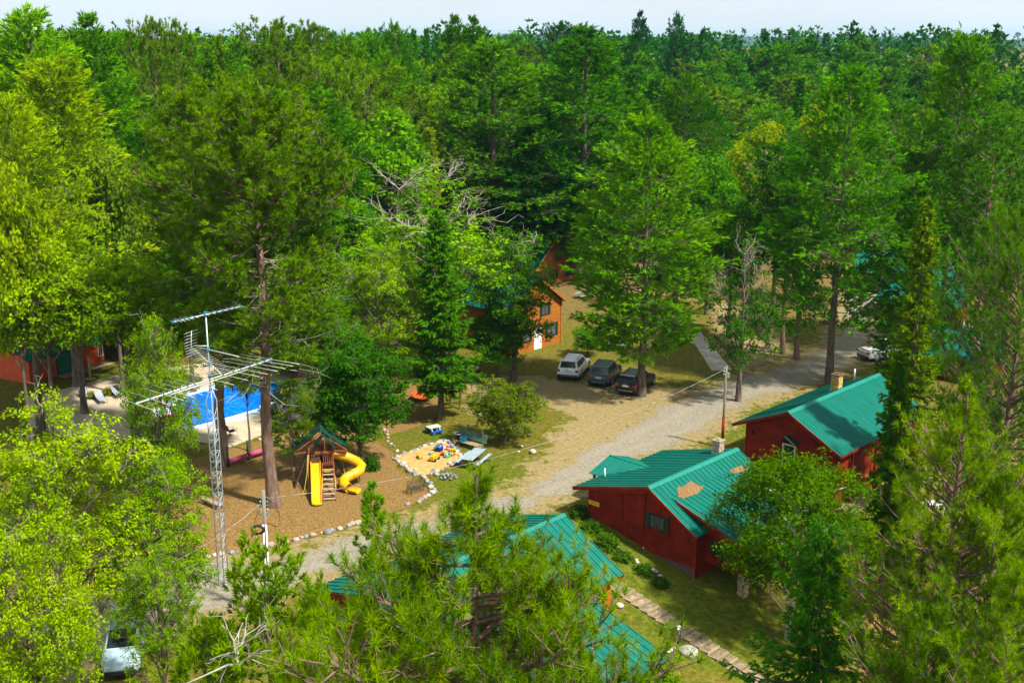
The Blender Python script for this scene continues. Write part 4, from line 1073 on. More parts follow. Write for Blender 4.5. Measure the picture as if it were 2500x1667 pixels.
# ------------------------------------------------ red cabin with the sign (the nearest red cabin on the right)
def red_cabin():
    e = empty("log_cabin", (LC[0], LC[1], 0), -ANG, "red cabin with a yellow sign and brown needle litter on its teal roof", "cabin")
    u0, u1 = 0.0, 8.95; W = 8.35; rw, rz = 4.95, 3.55
    zl = lambda w: rz - .267*(rw - w); zr = lambda w: rz - .595*(w - rw)
    top = lambda w: (zl(w) if w < rw else zr(w)) - .16
    # shell behind the siding
    core = MB(); core.prism([(.03, u0 + .05, -2.6), (W - .03, u0 + .05, -2.6), (W - .03, u0 + .05, top(W) - .06), (rw, u0 + .05, top(rw) - .06), (.03, u0 + .05, top(0) - .06)], (0, u1 - u0 - .1, 0))
    wall = core.build("wall", M_RED, e)
    log_wall(wall, (0, u0 + .05, 0), X, -Yd, lambda z: (0, W), -.84, .70, M_RED)
    board_wall(wall, (0, u0 + .05, 0), X, -Yd, .0, W, .71, top, M_RED)
    log_wall(wall, (W - .03, u0, 0), Yd, X, lambda z: (0, .9), -.84, 1.2, M_RED)
    for s in (2.68, 4.42): MB().box(s - .05, s + .05, u0 - .06, u0 + .0, -.84, top(s)).build("trim_board", M_RED, e)
    MB().box(-.07, .03, u0 - .06, u0 + .06, -.6, top(0)).build("corner_post", M_RED, e)
    MB().box(W - .05, W + .06, u0 - .06, u0 + .06, -.84, top(W)).build("corner_post", M_RED, e)
    # brick skirt, course by course
    fd = MB().box(2.9, W - .06, u0 + .0, u1 - .2, -3.2, -.85).build("foundation", M_BRICK, e)
    bm_ = MB().box(0, .235, 0, .03, 0, .085).mesh("brick", M_BRICK)
    cnt = 0
    for r in range(18):
        for c in range(22):
            x0 = 2.95 + c*.247 + (r % 2)*.12; z0 = -.95 - r*.097
            if x0 > W - .3 or z0 < float(tz(*(uw(0, x0)))) - .12 or cnt >= 290: continue
            mobj("brick", bm_, fd, loc=(x0, u0 - .031, z0)); cnt += 1
    # lattice under the left half
    lt = MB()
    for i in range(26):
        s = .3 + i*.1; lt.bar((s, u0 - .02, -1.0), (s + .55, u0 - .02, -.45), .025, .012); lt.bar((s + .55, u0 - .035, -1.0), (s, u0 - .035, -.45), .025, .012)
    lt.build("lattice", M_RED, e)["kind"] = "stuff"
    window(e, (0, u0 + .03, 0), X, -Yd, 4.87, 6.02, .87, 1.74, frame=M_DKGREEN, bars=2)
    # --- extension on the lake side, on piers
    xe = 11.25; ue = .95; zx = lambda w: 2.74 - .30*(w - 6.31)
    ex = MB(); ex.prism([(W, ue, -.62), (xe, ue, -.62), (xe, ue, zx(xe) - .17), (W, ue, zx(W) - .17)], (0, 7.7, 0)); ew = ex.build("wall", M_RED, e)
    log_wall(ew, (W + .04, ue, 0), X, -Yd, lambda z: (0, xe - W - .05), -.62, zx(xe) - .2, M_RED)
    log_wall(ew, (xe, ue, 0), Yd, X, lambda z: (0, 7.7), -.62, zx(xe) - .2, M_RED)
    window(e, (0, ue - .02, 0), X, -Yd, 9.05, 10.05, .0, .92, frame=M_DKGREEN, bars=2, curtain=False)
    for (pw_, pu) in ((xe - .3, ue + .3), (xe - .3, ue + 4.0), (xe - .3, ue + 7.2)):
        b = MB()
        for i in range(12): b.box(pw_ - .24 + .02*math.sin(i*2), pw_ + .24 - .015*math.sin(i*3), pu - .24, pu + .24 + .02*math.cos(i*2.3), -3.6 + i*.25, -3.6 + (i+1)*.25 - .012)
        b.box(pw_ - .2, pw_ + .2, pu - .2, pu + .2, -3.6, -.63)
        b.build("stone_pier", M_STONE_CH, e)
    MB().box(W + .02, xe + .3, u0 - .25, u0 - .13, -2.55, -2.3).build("ground_sill", M_TIMBER, e)
    # --- roof
    ua, ub = u0 - .42, u1 + .38; la = ub - ua
    lw, rwid = -1.08, 8.62
    dl = nrm(np.array([-1, 0, -.267])); dr = nrm(np.array([1, 0, -.595])); dx = nrm(np.array([1, 0, -.30]))
    Ll = (rw - lw)/abs(dl[0]); Lr = (rwid - rw)/dr[0]; xs0, xs1 = 6.05, 11.65; Lx = (xs1 - xs0)/dx[0]
    rb = MB(); slab(rb, (rw, ua + .02, rz), Yd, dl, la - .04, Ll - .02, .12); slab(rb, (rw, ua + .02, rz), Yd, dr, la - .04, Lr - .02, .12)
    roof = rb.build("roof", M_DKGREEN, e)
    x2 = MB(); zxs = rz - .595*(xs0 - rw) + .03; slab(x2, (xs0 + .3, ue - .42, zxs - .09), Yd, dx, 8.5, Lx - .35, .1); x2.build("porch_deck", M_DKGREEN, roof)
    roof_plane(roof, (rw, ua, rz), Yd, dl, la, Ll, .42, M_TEAL); roof_plane(roof, (rw, ua, rz), Yd, dr, la, Lr, .42, M_TEAL)
    roof_plane(roof, (xs0, ue - .45, zxs), Yd, dx, 8.55, Lx, .42, M_TEAL)
    b = MB(); b.prism([(rw - .22, ua - .01, rz - .01), (rw, ua - .01, rz + .055), (rw + .22, ua - .01, rz - .085), (rw + .22, ua - .01, rz - .06), (rw, ua - .01, rz + .085), (rw - .22, ua - .01, rz + .025)], (0, la + .02, 0)); b.build("ridge_cap", M_TEAL_TRIM, roof)
    f = MB(); f.bar((lw, ua - .02, zl(lw) - .09), (rw, ua - .02, rz - .09), .05, .2); f.build("fascia", M_RED, e)
    f = MB(); f.bar((rw, ua - .02, rz - .09), (rwid, ua - .02, zr(rwid) - .09), .05, .2); f.build("fascia", M_RED, e)
    f = MB(); f.bar((xs0 + .4, ue - .46, zxs - .2), (xs1, ue - .46, zxs - .12 - .3*(xs1 - xs0)), .05, .2); f.build("fascia", M_RED, e)
    f = MB(); f.bar((1.75, ua + .1, zl(1.75) - .30), (rw - .1, ua + .1, zl(rw - .1) - .30), .09, .22); f.build("rafter_beam", M_RED, e)
    # entrance gable crossing the low slope
    du, dz_, dw0, dw1 = 4.35, 2.62, -1.95, 1.45; half = 2.15; zed = zl(-1.06) + .02
    dg = MB()
    A1 = np.array([dw0, du, dz_]); B1 = np.array([dw1, du, dz_]); 
    pr = MB()
    for sgn in (-1, 1):
        E1 = np.array([dw0, du + sgn*half, zed - .04]); E2 = np.array([-.95, du + sgn*half, zed - .02])
        P = [A1, B1, E2, E1] if sgn > 0 else [E1, E2, B1, A1]
        pr.prism(P, (0, 0, .03))
    gp = pr.build("entrance_gable", M_TEAL, roof)
    # seams of the entrance gable
    rbm = MB()
    for sgn in (-1, 1):
        for i in range(8):
            t = i/8.0; x = dw0 + (dw1 - dw0)*t*.96 + .03; lim = 1.0 if x < -.95 else max(.05, (dw1 - x)/(dw1 + .95))
            a_ = np.array([x, du, dz_ + .03]); b_ = np.array([x, du + sgn*half*lim, dz_ + .03 + (zed - .03 - dz_)*lim]); rbm.bar(a_, b_, .03, .045)
    rbm.bar((dw0, du, dz_ + .04), (dw1, du, dz_ + .04), .16, .03)
    rbm.build("seam_strips", M_TEAL_TRIM, e)["kind"] = "stuff"
    fr = MB(); fr.prism([(dw0 + .15, du - half + .15, zed - .1), (dw0 + .15, du + half - .15, zed - .1), (dw0 + .15, du, dz_ - .06)], (.06, 0, 0)); fr.build("gable_board", M_RED, e)
    for s in (-1, 1): MB().box(dw0 + .2, dw0 + .34, du + s*1.9 - .07, du + s*1.9 + .07, -.2, zed - .05).build("porch_post", M_RED, e)
    MB().tube([(-.43, 2.01, 2.0), (-.43, 2.01, 2.72)], .05, 10).build("vent_pipe", M_WHITE, e)
    chimney(e, 4.1, 8.3, 3.1, 4.15, .56, M_STONE_CH, M_STONE_CH)
    dsp = MB(); dsp.tube([(4.5, u0 - .1, -.6), (4.5, u0 - .12, -1.6)], .035, 8); dsp.build("downpipe", M_WHITE, e)
    MB().tube([(2.75, u0 - .12, -.55), (2.6, u0 - .25, -.72), (2.45, u0 - .5, -.86), (2.4, u0 - .8, -.9)], .06, 8).build("drain_hose", M_WHITE, e)
    # yellow board with two rows of dark lettering too small to read
    sg = MB(); sg.box(.02, .88, u0 - .125, u0 - .08, 1.02, 1.30); s = sg.build("sign_board", M_SIGN, e); s["label"] = "yellow board with two rows of dark lettering"
    tx = MB(); r = random.Random(4)
    for row, zz in ((0, 1.19), (1, 1.08)):
        x = .1 if row == 0 else .2
        while x < (.78 if row == 0 else .7):
            wd = r.uniform(.02, .04); tx.box(x, x + .012, u0 - .128, u0 - .1255, zz, zz + .06); tx.box(x, x + wd, u0 - .1285, u0 - .1256, zz + r.choice([0, .024, .048]), zz + r.choice([.012, .036, .06]) if False else zz + .06)
            x += wd + r.choice([.02, .02, .045])
    tx.build("lettering", M_INK, s)["kind"] = "stuff"
    return zr, zx
_zr, _zx = red_cabin()
# brown needle litter caught behind the step of that roof
def litter(pts, zf, label):
    r = np.random.default_rng(len(label)); pts = np.array(pts, float); c = pts.mean(0); b = MB(); rings = []
    fine = []
    n = len(pts)
    for i in range(n):
        for t in (0, .25, .5, .75):
            p = pts[i]*(1-t) + pts[(i+1) % n]*t; fine.append(c + (p - c)*(1 + r.normal(0, .05)))
    fine = np.array(fine); m = len(fine); vs = []
    for k, (s, h) in enumerate(((1, .0), (.93, .05), (.7, .085), (.35, .10))):
        for p in fine:
            q = c + (p - c)*s; vs.append((q[0], q[1], zf(q[0]) + .035 + h*r.uniform(.6, 1.2)))
    vs.append((c[0], c[1], zf(c[0]) + .14)); fs = []
    for k in range(3):
        for i in range(m): fs.append((k*m+i, k*m+(i+1) % m, (k+1)*m+(i+1) % m, (k+1)*m+i))
    for i in range(m): fs.append((3*m+i, 3*m+(i+1) % m, 4*m))
    b.add(vs, fs, True)
    o = b.build("needle_litter", M_LITTER, None, (LC[0], LC[1], 0)); o.rotation_euler = (0, 0, -ANG)
    # winding upwards
    return tag(o, label, "needle litter", "litter on the cabin roof")
_zs = lambda w: max(_zr(w), (_zr(6.05) + .03) - .30*(w - 6.05) if w > 6.05 else -9)
litter([(5.67, 1.58), (5.75, 2.2), (5.63, 2.95), (5.95, 3.35), (6.35, 3.47), (6.6, 2.5), (6.5, 1.2), (6.2, 1.05)], _zs, "larger patch of brown pine needles on the red cabin's teal roof")
litter([(6.1, 6.8), (6.0, 7.5), (6.1, 8.2), (6.65, 8.35), (6.5, 7.6), (6.4, 6.85)], _zs, "smaller patch of brown pine needles near the chimney end of the roof")

# ------------------------------------------------ second red cabin, further back
def red_cabin_two():
    e = empty("log_cabin", (LC[0], LC[1], 0), -ANG, "red cabin with a yellow brick chimney behind the birch", "cabin")
    u0, u1 = 15.67 + .3, 28.6; wl, wr = 1.45, 8.75; rw, rz = 4.94, 4.64
    zl = lambda w: rz - .42*(rw - w); zr = lambda w: rz - .52*(w - rw); top = lambda w: (zl(w) if w < rw else zr(w)) - .16
    core = MB(); core.prism([(wl + .03, u0 + .05, -2.4), (wr - .03, u0 + .05, -2.4), (wr - .03, u0 + .05, top(wr) - .06), (rw, u0 + .05, top(rw) - .06), (wl + .03, u0 + .05, top(wl) - .06)], (0, u1 - u0 - .1, 0))
    wall = core.build("wall", M_RED, e)
    def span(z):
        if z > top(rw) - .1: return None
        a = wl if z < top(wl) else rw - (rz - .16 - z)/.42; c = wr if z < top(wr) else rw + (rz - .16 - z)/.52
        return (a, c)
    log_wall(wall, (0, u0 + .05, 0), X, -Yd, span, -1.2, rz - .2, M_RED, .19)
    log_wall(wall, (wr - .03, u0, 0), Yd, X, lambda z: (0, u1 - u0), -1.6, top(wr), M_RED, .19)
    MB().box(wl - .07, wl + .03, u0 - .06, u0 + .06, -.6, top(wl)).build("corner_post", M_RED, e)
    MB().box(wr - .05, wr + .06, u0 - .06, u0 + .06, -1.8, top(wr)).build("corner_post", M_RED, e)
    ua, ub = u0 - .45, u1 + .4; la = ub - ua; lw, rwid = .46, 9.24
    dl = nrm(np.array([-1, 0, -.42])); dr = nrm(np.array([1, 0, -.52])); Ll = (rw - lw)/abs(dl[0]); Lr = (rwid - rw)/dr[0]
    rb = MB(); slab(rb, (rw, ua + .02, rz), Yd, dl, la - .04, Ll - .02, .12); slab(rb, (rw, ua + .02, rz), Yd, dr, la - .04, Lr - .02, .12)
    roof = rb.build("roof", M_DKGREEN, e)
    roof_plane(roof, (rw, ua, rz), Yd, dl, la, Ll, .33, M_TEAL, .022); roof_plane(roof, (rw, ua, rz), Yd, dr, la, Lr, .33, M_TEAL, .022)
    b = MB(); b.prism([(rw - .25, ua - .01, rz - .075), (rw, ua - .01, rz + .055), (rw + .25, ua - .01, rz - .09), (rw + .25, ua - .01, rz - .06), (rw, ua - .01, rz + .085), (rw - .25, ua - .01, rz - .04)], (0, la + .02, 0)); b.build("ridge_cap", M_TEAL_TRIM, roof)
    for a, c in (((lw, ua - .02, zl(lw) - .09), (rw, ua - .02, rz - .09)), ((rw, ua - .02, rz - .09), (rwid, ua - .02, zr(rwid) - .09))):
        MB().bar(a, c, .05, .2).build("fascia", M_RED, e)
    MB().bar((rwid - .02, ua, zr(rwid) - .1), (rwid - .02, ub, zr(rwid) - .1), .05, .16).build("fascia", M_RED, e)
    chimney(e, 3.95, 24.2, 3.9, 5.35, .62, M_YBRICK, M_BRICK)
    MB().tube([(3.4, 28.0, 3.8), (3.4, 28.0, 4.95)], .07, 10).build("vent_pipe", M_STEEL, e)
    # hood over the gable door
    hd = MB(); a1 = np.array([5.0, u0 - .02, 2.86]); 
    for s in (-1, 1):
        P = [a1, a1 + [0, -.75, 0], a1 + [s*.75, -.75, -.42], a1 + [s*.75, 0, -.42]]
        hd.prism(P if s < 0 else P[::-1], (0, 0, .05))
    h = hd.build("door_hood", M_DKGREEN, e)
    door(e, (0, u0 - .02, 0), X, -Yd, 4.6, 5.45, .0, 2.1, M_DKGREEN)
    window(e, (0, u0 - .02, 0), X, -Yd, 6.9, 7.7, .2, 1.1, curtain=False)
    l_ = MB(); l_.box(1.92, 2.06, u0 - .16, u0 - .03, 2.2, 2.55); l_.bar((1.99, u0 - .1, 2.55), (1.99, u0 - .1, 2.65), .05); l_.build("wall_lamp", M_INK, e)
    # open porch on the lake side under the eave
    for uu in (17.6, 21, 24.5, 28): MB().box(9.0, 9.12, uu - .06, uu + .06, -2.2, zr(9.06) - .12).build("porch_post", M_RED, e)
    MB().box(wr + .05, 10.2, u0 - .1, u1, -1.75, -1.6).build("porch_floor", M_TIMBER, e)
red_cabin_two()

# ------------------------------------------------ cabin behind the nearest pine
def near_cabin():
    e = empty("cabin", (LC[0], LC[1], 0), -ANG, "red cabin under the nearest pine, with two tiers of teal roof", "cabin")
    ua, ub = -21.5, -7.4; rw, rz = 4.33, 3.75; lw, rwid = -1.15, 8.72
    zl = lambda w: rz - .295*(rw - w); zr = lambda w: rz - .515*(w - rw); top = lambda w: (zl(w) if w < rw else zr(w)) - .15
    u0, u1, wl, wr = ua + .5, ub - .5, -.5, 8.2
    core = MB(); core.prism([(wl, u0, -3.2), (wr, u0, -3.2), (wr, u0, top(wr)), (rw, u0, top(rw)), (wl, u0, top(wl))], (0, u1 - u0, 0)); wall = core.build("wall", M_RED_BRIGHT, e)
    board_wall(wall, (0, u0, 0), X, -Yd, wl, wr, -.8, top, M_RED, .3)
    board_wall(wall, (wr, u0, 0), Yd, X, 0, u1 - u0, -1.6, lambda s: top(wr), M_RED_BRIGHT, .3)
    window(e, (wr + .02, 0, 0), Yd, X, -9.9, -8.75, .25, 1.05, bars=1, curtain=False, shutters=M_DKGREEN, sw=.2)
    door(e, (0, u0 - .02, 0), X, -Yd, .5, 1.4, -.3, 1.7, M_WHITE)
    window(e, (0, u0 - .02, 0), X, -Yd, 2.6, 3.7, .3, 1.4)
    dl = nrm(np.array([-1, 0, -.295])); dr = nrm(np.array([1, 0, -.515])); Ll = (rw - lw)/abs(dl[0]); Lr = (rwid - rw)/dr[0]; la = ub - ua
    rb = MB(); slab(rb, (rw, ua + .02, rz), Yd, dl, la - .04, Ll - .02, .12); slab(rb, (rw, ua + .02, rz), Yd, dr, la - .04, Lr - .02, .12); roof = rb.build("roof", M_DKGREEN, e)
    roof_plane(roof, (rw, ua, rz), Yd, dl, la, Ll, .47, M_TEAL); roof_plane(roof, (rw, ua, rz), Yd, dr, la, Lr, .47, M_TEAL)
    b = MB(); b.prism([(rw - .2, ua - .01, rz - .03), (rw, ua - .01, rz + .055), (rw + .2, ua - .01, rz - .07), (rw + .2, ua - .01, rz - .04), (rw, ua - .01, rz + .085), (rw - .2, ua - .01, rz + .0)], (0, la + .02, 0)); b.build("ridge_cap", M_TEAL_TRIM, roof)
    MB().bar((rw, ub + .01, rz - .1), (rwid, ub + .01, zr(rwid) - .1), .05, .18).build("fascia", M_RED, e)
    MB().bar((rwid - .02, ua, zr(rwid) - .1), (rwid - .02, ub, zr(rwid) - .1), .05, .16).build("fascia", M_RED, e)
    MB().bar((lw, ua - .01, zl(lw) - .1), (rw, ua - .01, rz - .1), .05, .18).build("fascia", M_RED, e)
    # lower porch roof towards the lake
    s = .297; pw0, pz0 = 8.4, .86 + s*(11.03 - 8.4); dx = nrm(np.array([1, 0, -s])); pa, pb = -20.5, -10.65
    x2 = MB(); slab(x2, (pw0, pa + .02, pz0), Yd, dx, pb - pa - .04, (14.27 - pw0)/dx[0] - .02, .1); pr = x2.build("porch_roof", M_DKGREEN, e)
    roof_plane(pr, (pw0, pa, pz0), Yd, dx, pb - pa, (14.27 - pw0)/dx[0], .45, M_TEAL)
    MB().bar((14.25, pa, -.2), (14.25, pb, -.2), .05, .16).build("fascia", M_DKGREEN, e)
    for uu in (-20, -17, -14, -10.95): MB().box(13.85, 13.99, uu - .07, uu + .07, -4.0, -.12).build("porch_post", M_DKGREEN, e)
near_cabin()

# ------------------------------------------------ amber log cabins and the hidden red ones
def gable_cabin(name, label, corner, rot, L, Wd, eave, ridge, wallm, material_k, windows=(), doors=(), over=.5, pw=.45, cat="cabin", step=.2, chimney_at=None, group=None):
    """local x runs along the ridge (into the cabin), local y along the gable; gable faces -x"""
    e = empty(name, (corner[0], corner[1], float(tz(corner[0], corner[1]))), rot, label, cat, group)
    hy = Wd/2; sl = (ridge - eave)/hy
    top = lambda y: ridge - sl*abs(y - hy) - .15
    core = MB(); core.prism([(.05, .03, -1.), (.05, Wd - .03, -1.), (.05, Wd - .03, top(Wd) - .05), (.05, hy, top(hy) - .05), (.05, .03, top(0) - .05)], (L - .1, 0, 0)); wall = core.build("wall", wallm, e)
    def span(z):
        if z > ridge - .35: return None
        return (0, Wd) if z < eave - .15 else ((z - eave + .15)/sl, Wd - (z - eave + .15)/sl)
    log_wall(wall, (.05, 0, 0), Yd, -X, span, -.2, ridge - .3, wallm, step, material_k)
    log_wall(wall, (0, Wd - .05, 0), X, Yd, lambda z: (-.12, L), -.2, eave - .12, wallm, step, material_k)
    for (side, s0, s1, z0, z1) in windows:
        if side == 'g': window(e, (.03, 0, 0), Yd, -X, s0, s1, z0, z1, sw=.25, frame=M_DKGREEN)
        else: window(e, (0, .03, 0), X, -Yd, s0, s1, z0, z1, sw=.25)
    for (side, s0, s1, m_) in doors:
        if side == 'g': door(e, (.03, 0, 0), Yd, -X, s0, s1, 0, 2.05, m_)
        else: door(e, (0, .03, 0), X, -Yd, s0, s1, 0, 2.05, m_)
    for yy in (-.02, Wd + .02): MB().box(-.1, .08, yy - .09, yy + .09, -.3, eave - .15).build("corner_post", wallm, e)
    ld = math.hypot(hy + over, sl*(hy + over)); d1 = nrm(np.array([0, -1, -sl])); d2 = nrm(np.array([0, 1, -sl]))
    rb = MB(); slab(rb, (-over + .02, hy, ridge), X, d1, L + 2*over - .04, ld - .02, .12); slab(rb, (-over + .02, hy, ridge), X, d2, L + 2*over - .04, ld - .02, .12)
    roof = rb.build("roof", M_DKGREEN, e)
    roof_plane(roof, (-over, hy, ridge), X, d1, L + 2*over, ld, pw, M_TEAL); roof_plane(roof, (-over, hy, ridge), X, d2, L + 2*over, ld, pw, M_TEAL)
    b = MB(); b.bar((-over, hy, ridge + .03), (L + over, hy, ridge + .03), .26, .05); b.build("ridge_cap", M_TEAL_TRIM, roof)
    for s in (-1, 1): MB().bar((-over - .01, hy, ridge - .1), (-over - .01, hy + s*(hy + over), ridge - .1 - sl*(hy + over)), .05, .2).build("fascia", wallm, e)
    MB().tube([(L*.55, hy + .3, ridge - .15), (L*.55, hy + .3, ridge + .55)], .05, 8).build("vent_pipe", M_WHITE, e)
    return e
def gs(px, py): return GP(px/S2, py/S2)
# gable faces +V: local x = -V, local y = -U ... the ridge runs back to the left
RV = math.atan2(-V[1], -V[0])
c = gs(1368, 836)
gable_cabin("log_house", "two-storey amber log cabin beside the parked white car", c, RV, 9.5, 7.4, 4.7, 7.4, M_LOG, 1.2,
            windows=[('g', .75, 2.1, 1.0, 2.3), ('g', 1.9, 2.9, 3.3, 4.5), ('g', 4.6, 5.8, 1.0, 2.3)], doors=[('g', 3.0, 3.95, M_WHITE)], step=.22)
c = gs(1440, 672)
gable_cabin("log_house", "amber log cabin with a long teal roof at the back of the clearing", c, RV, 14, 10.5, 2.6, 7.8, M_LOG, 1.2,
            windows=[('g', 3.4, 4.6, 2.9, 4.1), ('g', 3.2, 4.6, .6, 1.7), ('g', 6.6, 7.6, .6, 1.7)], doors=[('g', 1.2, 2.2, M_WHITE)], step=.24)
c = gs(960, 640)
gable_cabin("log_house", "dim cabin with a dark teal roof deep under the trees left of centre", c, RV, 10, 8, 2.7, 5.6, M_LOG, 1.1, windows=[('g', 2, 3, .8, 1.8)], step=.25)
for px, py, rot, L, Wd, lab in ((2365, 768, RV + .2, 8, 7, "teal-roofed red cabin half hidden behind the rusty fir"), (2480, 910, RV, 7, 6.5, "teal-roofed red cabin peeping through the pines at the right edge"),
                                (2330, 700, RV + .3, 11, 6, "long dark-red building behind the teal-roofed cabin")):
    gable_cabin("cabin", lab, gs(px, py), rot, L, Wd, 2.4, 4.3, M_RED, 1.0, windows=[('g', 2, 3, .9, 1.9)], step=.25)

# ------------------------------------------------ red shed by the pool lawn
def shed():
    a = gs(75, 938); b = gs(256, 884); d = b - a; rot = math.atan2(d[1], d[0]); L = float(np.hypot(d[0], d[1]))
    e = empty("red_shed", (a[0], a[1], float(a[2])), rot, "orange-red shed with a green door on the lawn beyond the pool", "shed")
    H = 2.5; core = MB().box(0, L, .05, 4.5, -.3, H); wall = core.build("wall", M_RED_BRIGHT, e)
    board_wall(wall, (0, .05, 0), X, -Yd, 0, L, -.1, lambda s: H, M_RED_BRIGHT, .22)
    door(e, (0, .03, 0), X, -Yd, L*.36, L*.36 + 1.6, .12, 2.1, mat("green_door_paint", (.006, .14, .085), .5), M_DKGREEN)
    window(e, (0, .03, 0), X, -Yd, L - .75, L - .2, .7, 1.9, shutters=None, curtain=False)
    d1 = nrm(np.array([0, -1, -.45])); d2 = nrm(np.array([0, 1, -.45])); rz = H + 1.0; ld = 3.1
    rb = MB(); slab(rb, (-.4, 2.3, rz), X, d1, L + .8, ld - .02, .1); slab(rb, (-.4, 2.3, rz), X, d2, L + .8, ld - .02, .1); roof = rb.build("roof", M_DKGREEN, e)
    roof_plane(roof, (-.42, 2.3, rz), X, d1, L + .84, ld, .45, M_TEAL); roof_plane(roof, (-.42, 2.3, rz), X, d2, L + .84, ld, .45, M_TEAL)
    dk = MB().box(L*.33, L + .2, -1.25, -.06, -.05, .05); deck = dk.build("deck", M_TIMBER, e); n = 20
    pm = MB().box(0, (L*.67 + .2)/n - .015, -1.27, -.05, .052, .085).mesh("plank", M_TIMBER)
    for i in range(n): mobj("plank", pm, deck, loc=(L*.33 + i*(L*.67 + .2)/n, 0, 0))
shed()
# ================================================================== PLAYGROUND, POOL, LAWN FURNITURE
M_YELLOW = mat("yellow_plastic", (.68, .36, .003), .4, var=.12, scale=1.5, spec=.5)
M_CEDARWOOD = mat("red_cedar_stain", (.20, .062, .026), .7, var=.25, scale=3, stretch=(6, 6, 1))
M_DKWOOD = mat("dark_wood", (.085, .045, .026), .8, var=.3, scale=3)
M_TARP = mat("green_canvas", (.003, .040, .026), .6, var=.12, scale=1.5)
M_PINK = mat("pink_foam", (.44, .055, .14), .6, var=.12, scale=3)
M_GREENPOST = mat("dark_green_post", (.006, .035, .022), .6, var=.1)
M_ROPE = mat("yellow_rope", (.46, .33, .06), .8, var=.2)
M_TREAD = mat("worn_tread", (.34, .25, .17), .9, var=.2)
M_BLACK = mat("black_plastic", (.010, .010, .011), .5, var=.1)
M_BLUE = mat("blue_plastic", (.010, .055, .42), .4, var=.08)
M_TURQ = mat("turquoise_plastic", (.012, .17, .27), .4, var=.08)
M_OFFWHITE = mat("offwhite_plastic", (.52, .50, .42), .5, var=.06)
M_TABLE = mat("pale_painted_metal", (.27, .33, .37), .5, var=.08, scale=1.5)
M_ORANGE = mat("orange_plastic", (.50, .085, .012), .45, var=.15)
M_REDP = mat("red_plastic", (.55, .015, .02), .4, var=.08)
M_GREENP = mat("green_plastic", (.02, .26, .10), .4, var=.08)
M_STONES = [mat("granite_grey", (.33, .30, .26), .85, var=.28, scale=2, bump=.3), mat("granite_pink", (.38, .27, .20), .85, var=.28, scale=2, bump=.3), mat("granite_pale", (.45, .42, .35), .85, var=.25, scale=2, bump=.3), mat("granite_dark", (.20, .21, .22), .85, var=.3, scale=2, bump=.3)]
M_SAND = mat("play_sand", (.42, .26, .085), .95, var=.16, scale=1.6, bump=.5, bscale=9)
M_GREYSLING = mat("grey_sling_fabric", (.30, .33, .38), .7, var=.1)
M_PEWTER = mat("bronze_frame", (.05, .045, .04), .5, metal=.3, var=.1)
M_GREYGREEN = mat("weathered_green_board", (.10, .17, .12), .8, var=.25, scale=2)

